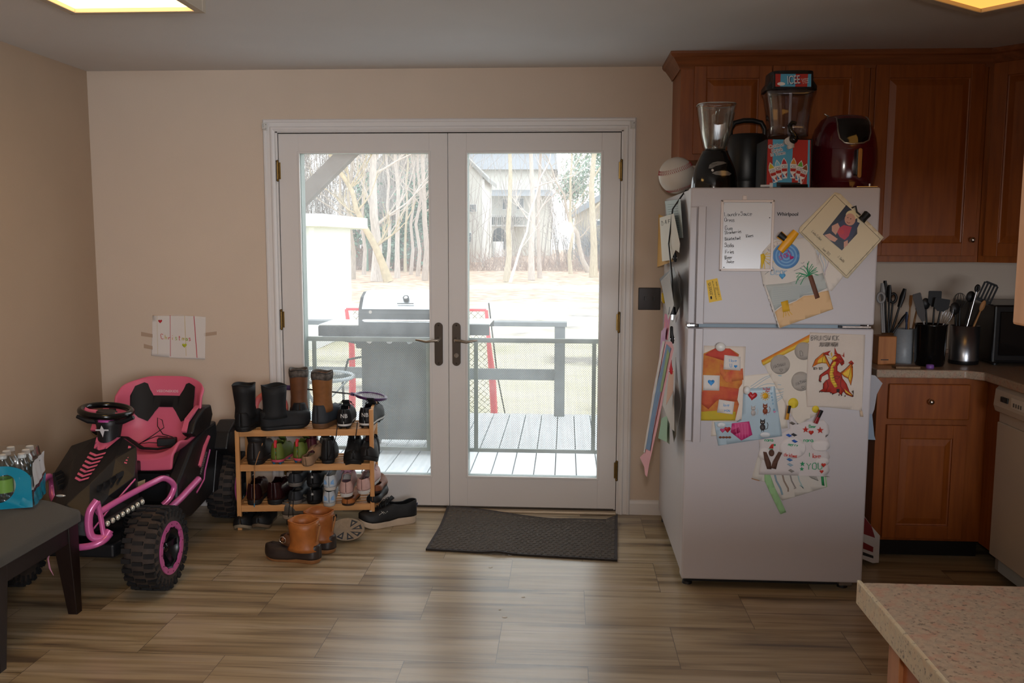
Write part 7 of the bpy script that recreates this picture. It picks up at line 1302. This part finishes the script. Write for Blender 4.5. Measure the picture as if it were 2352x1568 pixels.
# second shelf ----------------------------------------------------
shoe('work_boot', 'dark brown scuffed ankle boot at the left of the second shelf', RW_(ur(583), -.01, 1, -3), .27, .105, '#241f1e', '#161415', '#0f0d0d', .09, .055, .03, group=G2, cat='boot', shaft=(.135, .045, .05, .07, '#1d1a1a', None, 0), rough=.6)
shoe('soccer_cleat', 'green cleat with pink heel band, left of the pair on the second shelf', RW_(ur(634), -.005, 1, -8, dz=.011), .20, .078, '#63712c', '#c95a70', '#2f3d1c', .085, .05, .018, group=G2, tongue='#55682a', extra=heel_logo('greencleat'))
shoe('soccer_cleat', 'green cleat with pink heel band, right of the pair on the second shelf', RW_(ur(681), .02, 1, -14, dz=.011), .20, .078, '#63712c', '#c95a70', '#2f3d1c', .085, .05, .018, group=G2, tongue='#55682a', extra=heel_logo('greencleat'))
shoe('ballet_flat', 'glittery tan slip-on flat overhanging the front of the second shelf', RW_(ur(708), -.055, 1, -14, 14, dz=.0), .19, .072, '#a8866a', '#8b7760', '#a8946f', .050, .042, .008, group=G2, low=True, rough=.28, var=.25)
shoe('maroon_shoe', 'dark maroon shoe at the back of the second shelf behind the tan flat', RW_(ur(720, .15), .07, 1, 4), .18, .08, '#4d1420', '#2a1014', '#1a0a0d', .10, .05, .02, group=G2)
shoe('glitter_shoe', 'silvery sequinned shoe at the back of the second shelf beside the maroon shoe', RW_(ur(748, .15), .085, 1, 2), .17, .07, '#6f6a64', '#2a2725', '#1a1816', .10, .05, .02, group=G2, rough=.2, var=.6)
shoe('slip_on_boot', 'narrow black slip-on boot right of the tan flat on the second shelf', RW_(ur(752), -.005, 1, 3), .24, .082, '#18181a', '#1f1f21', '#070707', .105, .05, .022, group=G2, low=False)
shoe('black_sneaker', 'black trainer with white lining tipped towards the front of the second shelf', RW_(ur(805), .225, 1, 184, -4), .25, .10, '#111113', '#161618', '#c9c6c6', .09, .055, .03, group=G2, toecap='#0e0e10')
shoe('dark_shoe', 'dark grey shoe with a thin red line at the right of the second shelf', RW_(ur(848), .22, 1, 178), .24, .10, '#1d1a1b', '#141314', '#0c0a0b', .085, .06, .026, group=G2, tongue='#2a1216')
shoe('tipped_clog', 'black clog at the right end of the second shelf, behind the post', RW_(.688, .12, 1, 20, 0, 0, dz=.0), .13, .09, '#17181b', '#1a1b1e', '#050505', .09, .07, .02, group=G2, low=False)
b = MB().m(mat('#a8764a', .7)); b.tube([RM_ @ Vector(v) for v in ((.135, .02, .45), (.12, -.01, .40), (.102, -.025, .34), (.098, -.03, .25), (.095, -.028, .15))], .0022, 6); b.m(mat('#3a7a9a', .5)).tube([RM_ @ Vector(v) for v in ((.095, -.028, .15), (.0945, -.028, .13))], .0025, 6); b.build('loose_shoelace', tag=('long tan shoelace hanging down in front of the lower shelves', 'shoelace'))
# lowest shelf ----------------------------------------------------
shoe('leather_clog', 'dark maroon leather clog, left of the pair on the lowest shelf', RW_(ur(580), -.005, 0, 2), .26, .09, '#2a1113', '#1b1b1d', '#060606', .085, .055, .034, group=G3, rough=.22, var=.1)
shoe('leather_clog', 'dark maroon leather clog, right of the pair on the lowest shelf', RW_(ur(625), -.005, 0, -8), .26, .10, '#2a1113', '#1b1b1d', '#060606', .09, .055, .034, group=G3, rough=.22, var=.1)
for k, (dz, lb) in enumerate(((0, 'dark grey slip-on with a grey sole, lower of the stacked pair on the lowest shelf'), (.09, 'dark grey slip-on with a grey sole, upper of the stacked pair on the lowest shelf'))): shoe('grey_slip_on', lb, RW_(ur(673), .0 + .008 * k, 0, -2, dz=dz), .24, .088, '#2b2d32', '#6f6862', '#101010', .048, .042, .026, group=G3, low=True)
for k, (dz, lb) in enumerate(((0, 'black mesh shoe with white star emblem, lower of the stacked pair'), (.088, 'black mesh shoe with white star emblem, upper of the stacked pair'))): shoe('black_mesh_shoe', lb, RW_(ur(716), -.005 + .008 * k, 0, -4, dz=dz), .24, .088, '#111114', '#0f0f11', '#101010', .06, .045, .02, group=G3, low=True, extra=heel_logo('asterisk'))
for k, (dz, rx, lb) in enumerate(((0, 3, 'white trainer with blue patches, lower of the stacked pair'), (.082, 3, 'white trainer with blue patches, upper of the stacked pair'))): shoe('white_blue_trainer', lb, RW_(ur(756), -.05 + .004 * k, 0, 6 - 10 * k, rx, dz=dz), .24, .078, '#bcc4cb', '#cfc9c0', '#3a5560', .060, .045, .024, group=G3, low=False, extra=heel_logo('stripeblue'), tongue='#9fb0ba')
shoe('pink_sneaker', 'pale pink sneaker with white sole, left of the pair on the lowest shelf', RW_(ur(795), -.04, 0, 2, 8, dz=.045), .24, .082, '#c9a39c', '#dcd6d0', '#8f6f80', .062, .045, .026, group=G3, laces='#b57f92', tongue='#b58a9c')
shoe('pink_sneaker', 'pale pink sneaker with white sole, right of the pair on the lowest shelf', RW_(ur(831), -.025, 0, -12, 8, dz=.055), .24, .082, '#c9a39c', '#dcd6d0', '#8f6f80', .062, .045, .026, group=G3, laces='#b57f92', tongue='#b58a9c')
shoe('strappy_sandal', 'orange-brown sandal squashed beneath the pink sneakers', RW_(ur(798), -.04, 0, -3), .22, .08, '#a8632f', '#3a2a22', '#7a4a28', .022, .018, .016, group=G3, low=True, cat='sandal')
shoe('brown_sandal', 'brown leather sandal right of the pink sneakers on the lowest shelf', RW_(ur(858), .02, 0, -4, dz=.045), .22, .08, '#7a4425', '#2a1c18', '#5a3420', .03, .025, .018, group=G3, low=True, cat='sandal')
shoe('black_flat_shoe', 'flat black shoe under the brown sandal at the right end of the lowest shelf', RW_(ur(855), .0, 0, -6), .25, .09, '#0f0e10', '#0d0d0e', '#070707', .025, .03, .014, group=G3, low=True)
b = MB().m(mat('#a9a9ab', .25, .9)); M0 = RM_ @ Matrix.Translation((.655, .16, SH[0] + .125)); b.xf = M0
b.ring((0, 0, 0), .035, .0028, (70, 0, 20), 28, 6)
for a in (0, 70, 140): b.tube([(0, 0, 0), (.033 * math.cos(R(a)), .012 * math.sin(R(a)), .033 * math.sin(R(a)))], .002, 6)
b.tube([(-.03, 0, -.02), (-.05, -.02, -.04), (-.01, -.03, -.07), (.03, -.01, -.085)], .003, 6); b.build('silver_sandal_strap', tag=('silver looped sandal strap at the right end above the lowest shelf', 'strap'))
b = MB().m(mat('#1b1b1d', .8))
for dx in (0, .012): b.tube([RM_ @ Vector((.285 + dx, -.02, .20)), RM_ @ Vector((.27 + dx * 1.5, -.035, .12)), RM_ @ Vector((.265 + dx * 2, -.03, .075))], .002, 6)
b.build('hanging_laces', tag=('dark pair of laces dangling below the lowest shelf over the grey shoe', 'shoelace'))
b = MB().m(BLACK); b.tube([RM_ @ Vector(v) for v in ((.52, -.012, .56), (.515, -.02, .50), (.495, -.03, .43), (.475, -.02, .38))], .0022, 6); b.build('black_shoelace', tag=('thin black lace hanging from the cleats over the second shelf', 'shoelace'))
b = MB().m(BLACK); b.tube([RM_ @ Vector(v) for v in ((.62, -.008, .56), (.615, -.014, .51), (.605, -.015, .455))], .0024, 6); b.build('black_shoelace', tag=('short black lace hanging near the right post of the top shelf', 'shoelace'))
# floor -----------------------------------------------------------
def FL(px, py, rz, rx=0, ry=0, dz=0): p = U(px, py, 'z', 0); return Matrix.Translation((p.x, p.y, .001 + dz)) @ Euler((R(rx), R(ry), R(rz))).to_matrix().to_4x4()
shoe('black_sneaker', 'worn black shoe with muddy sole, toe forward, left under the rack', FL(578, 1189, 186), .235, .092, '#131315', '#8d7f6a', '#0a0a0b', .062, .05, .022, group=G0, laces='#19191b', tongue='#101012')
shoe('black_sneaker', 'worn black shoe with scuffed brown toe, toe forward, second from left under the rack', FL(624, 1187, 182), .235, .095, '#131315', '#6f5c48', '#0a0a0b', .062, .05, .022, group=G0, laces='#19191b', tongue='#101012')
shoe('grey_trainer', 'grey trainer with pale sole resting on another shoe under the rack', FL(650, 1212, -72, dz=.052), .26, .09, '#5a544e', '#b5a593', '#2a2622', .065, .045, .028, group=G0, tongue='#4a4640', var=.25)
shoe('grey_trainer', 'pale-soled grey trainer underneath the other grey trainer', FL(660, 1212, -74), .25, .088, '#3a3936', '#b5a593', '#2a2622', .02, .018, .024, group=G0, low=True)
def bean(t, L, W, heel, th, um):
    b = MB().m(mat('#5f3a20', .7, var=.2, vs=30, bump=.4, bs=60)); rr = lambda k, z: [(W * .40 * k * math.cos(a), L * .34 + L * (.37 if math.sin(a) > 0 else .31) * k * math.sin(a), z + .012 * math.sin(a)) for a in [6.2832 * i / 28 for i in range(28)]]
    b.loft([rr(1.08, .070), rr(1.02, .088), rr(.86, .102), rr(.74, .112)], (False, False)); b.build('ankle_gusset', t, solid=.004)
    b = MB().m(CHROME); b.ring((-W * .42, L * .60, .105), .016, .002, (0, 80, 0), 20, 6); b.build('buckle', t)
    b = MB().m(mat('#8a5530', .7)); b.tube([(W * .40, L * .35, .10), (-W * .0, L * .66, .11), (-W * .43, L * .60, .105)], .006, 6, flat=.5); b.build('strap', t)
    b = MB().m(mat('#9a6638', .7)); b.tube([(0, L * .055, .170), (0, L * .0, .182), (0, -.004, .170), (0, L * .04, .10)], .009, 8, flat=.35); b.build('pull_loop', t)
SB = dict(L=.275, W=.105, col='#2f2521', sole='#8a5c34', lining='#8a4518', heel=.060, toe=.052, sh=.016, heelsh=.024, cat='boot', rough=.45, extra=bean, group='bean boots in front of the rack')
shoe('bean_boot', 'nearer tan and brown leather boot with buckle standing in front of the rack', FL(735, 1291, 78), shaft=(.195, .063, .066, .080, '#a8632c', None, 0), **SB)
shoe('bean_boot', 'farther tan and brown leather boot half hidden behind the nearer one', FL(770, 1267, 82), shaft=(.195, .063, .066, .080, '#9a5826', None, 0), **SB)
def saucony(t, L, W, heel, th, um):
    b = MB().m(mat('#b9b5ad', .4)); x0 = lambda u: fw(u) * W / 2
    for q in ([(.50, .018), (.55, .045), (.60, .028), (.66, .05)], [(.48, .03), (.56, .028), (.62, .045), (.70, .032)], [(.52, .012), (.60, .014), (.68, .022)]):
        for sg in (1, -1): b.tube([(sg * (x0(u) * math.cos(R(34 + z * 300)) ** .62 + .0055), L * u, th(u) + z) for u, z in q], .0014, 5)
    b.build('logo', t)
    b = MB().m(mat('#22365a', .5)); b.tube([(0, -.002, th(0) + heel * .3), (0, -.006, th(0) + heel * .6)], .012, 8, flat=.3); b.build('heel_tab', t); b = MB().m(mat('#e0ddd8', .2)); b.ball((-W * .18, L * .82, th(.8) + .050), (.010, .008, .003), 10, 6); b.build('toe_reflector', t)
shoe('running_shoe', 'large black running shoe with thick cream sole right of the rack', FL(955, 1196, 118), .305, .105, '#121214', '#c2ae98', '#0b0b0c', .080, .048, .040, heelsh=.050, group=G0, laces='#161618', tongue='#121214', extra=saucony)
# upturned sole
M0 = FL(800, 1247, 0, 0, 0); M0 = Matrix.Translation((M0.to_translation().x - .01, M0.to_translation().y + .02, .002)) @ Euler((R(72), R(0), R(8))).to_matrix().to_4x4()
t = thing('upturned_shoe', 'shoe tipped over showing its tan ridged round sole beside the bean boots', 'shoe', tuple(M0.to_translation()), group=G0); t.rotation_euler = M0.to_euler()
el = lambda k, z: [(.085 * k * math.cos(a), .058 + .056 * k * math.sin(a), z) for a in [6.2832 * i / 36 for i in range(36)]]
b = MB().m(mat('#93806a', .8, var=.2, vs=60)); b.loft([el(.97, .018), el(1, .014), el(1, -.006), el(.96, -.01)], (True, True)); so = b.build('sole', t)
b = MB().m(mat('#2a2c30', .7))
for a in range(0, 360, 45):
    if a in (90, 135, 180): continue
    c, s_ = math.cos(R(a)), math.sin(R(a)); c2x, s2 = math.cos(R(a + 28)), math.sin(R(a + 28)); P = [(.02 * c + .0, .058 + .014 * s_), (.075 * c, .058 + .05 * s_), (.075 * c2x, .058 + .05 * s2)]; b.add([(x, y, .0188) for x, y in P] , [[0, 1, 2]])
    q = [((P[0][0] + P[1][0] + P[2][0]) / 3 + (x - (P[0][0] + P[1][0] + P[2][0]) / 3) * .4, (P[0][1] + P[1][1] + P[2][1]) / 3 + (y - (P[0][1] + P[1][1] + P[2][1]) / 3) * .4) for x, y in P]; b.m(mat('#93806a', .8)); b.add([(x, y, .0192) for x, y in q], [[0, 1, 2]]); b.m(mat('#2a2c30', .7))
b.build('tread_lugs', so); b = MB().m(mat('#1a1a1c', .8)); b.loft([el(.96, -.01), el(.9, -.04), el(.7, -.07), el(.3, -.08)], (False, True)); b.build('upper', t)
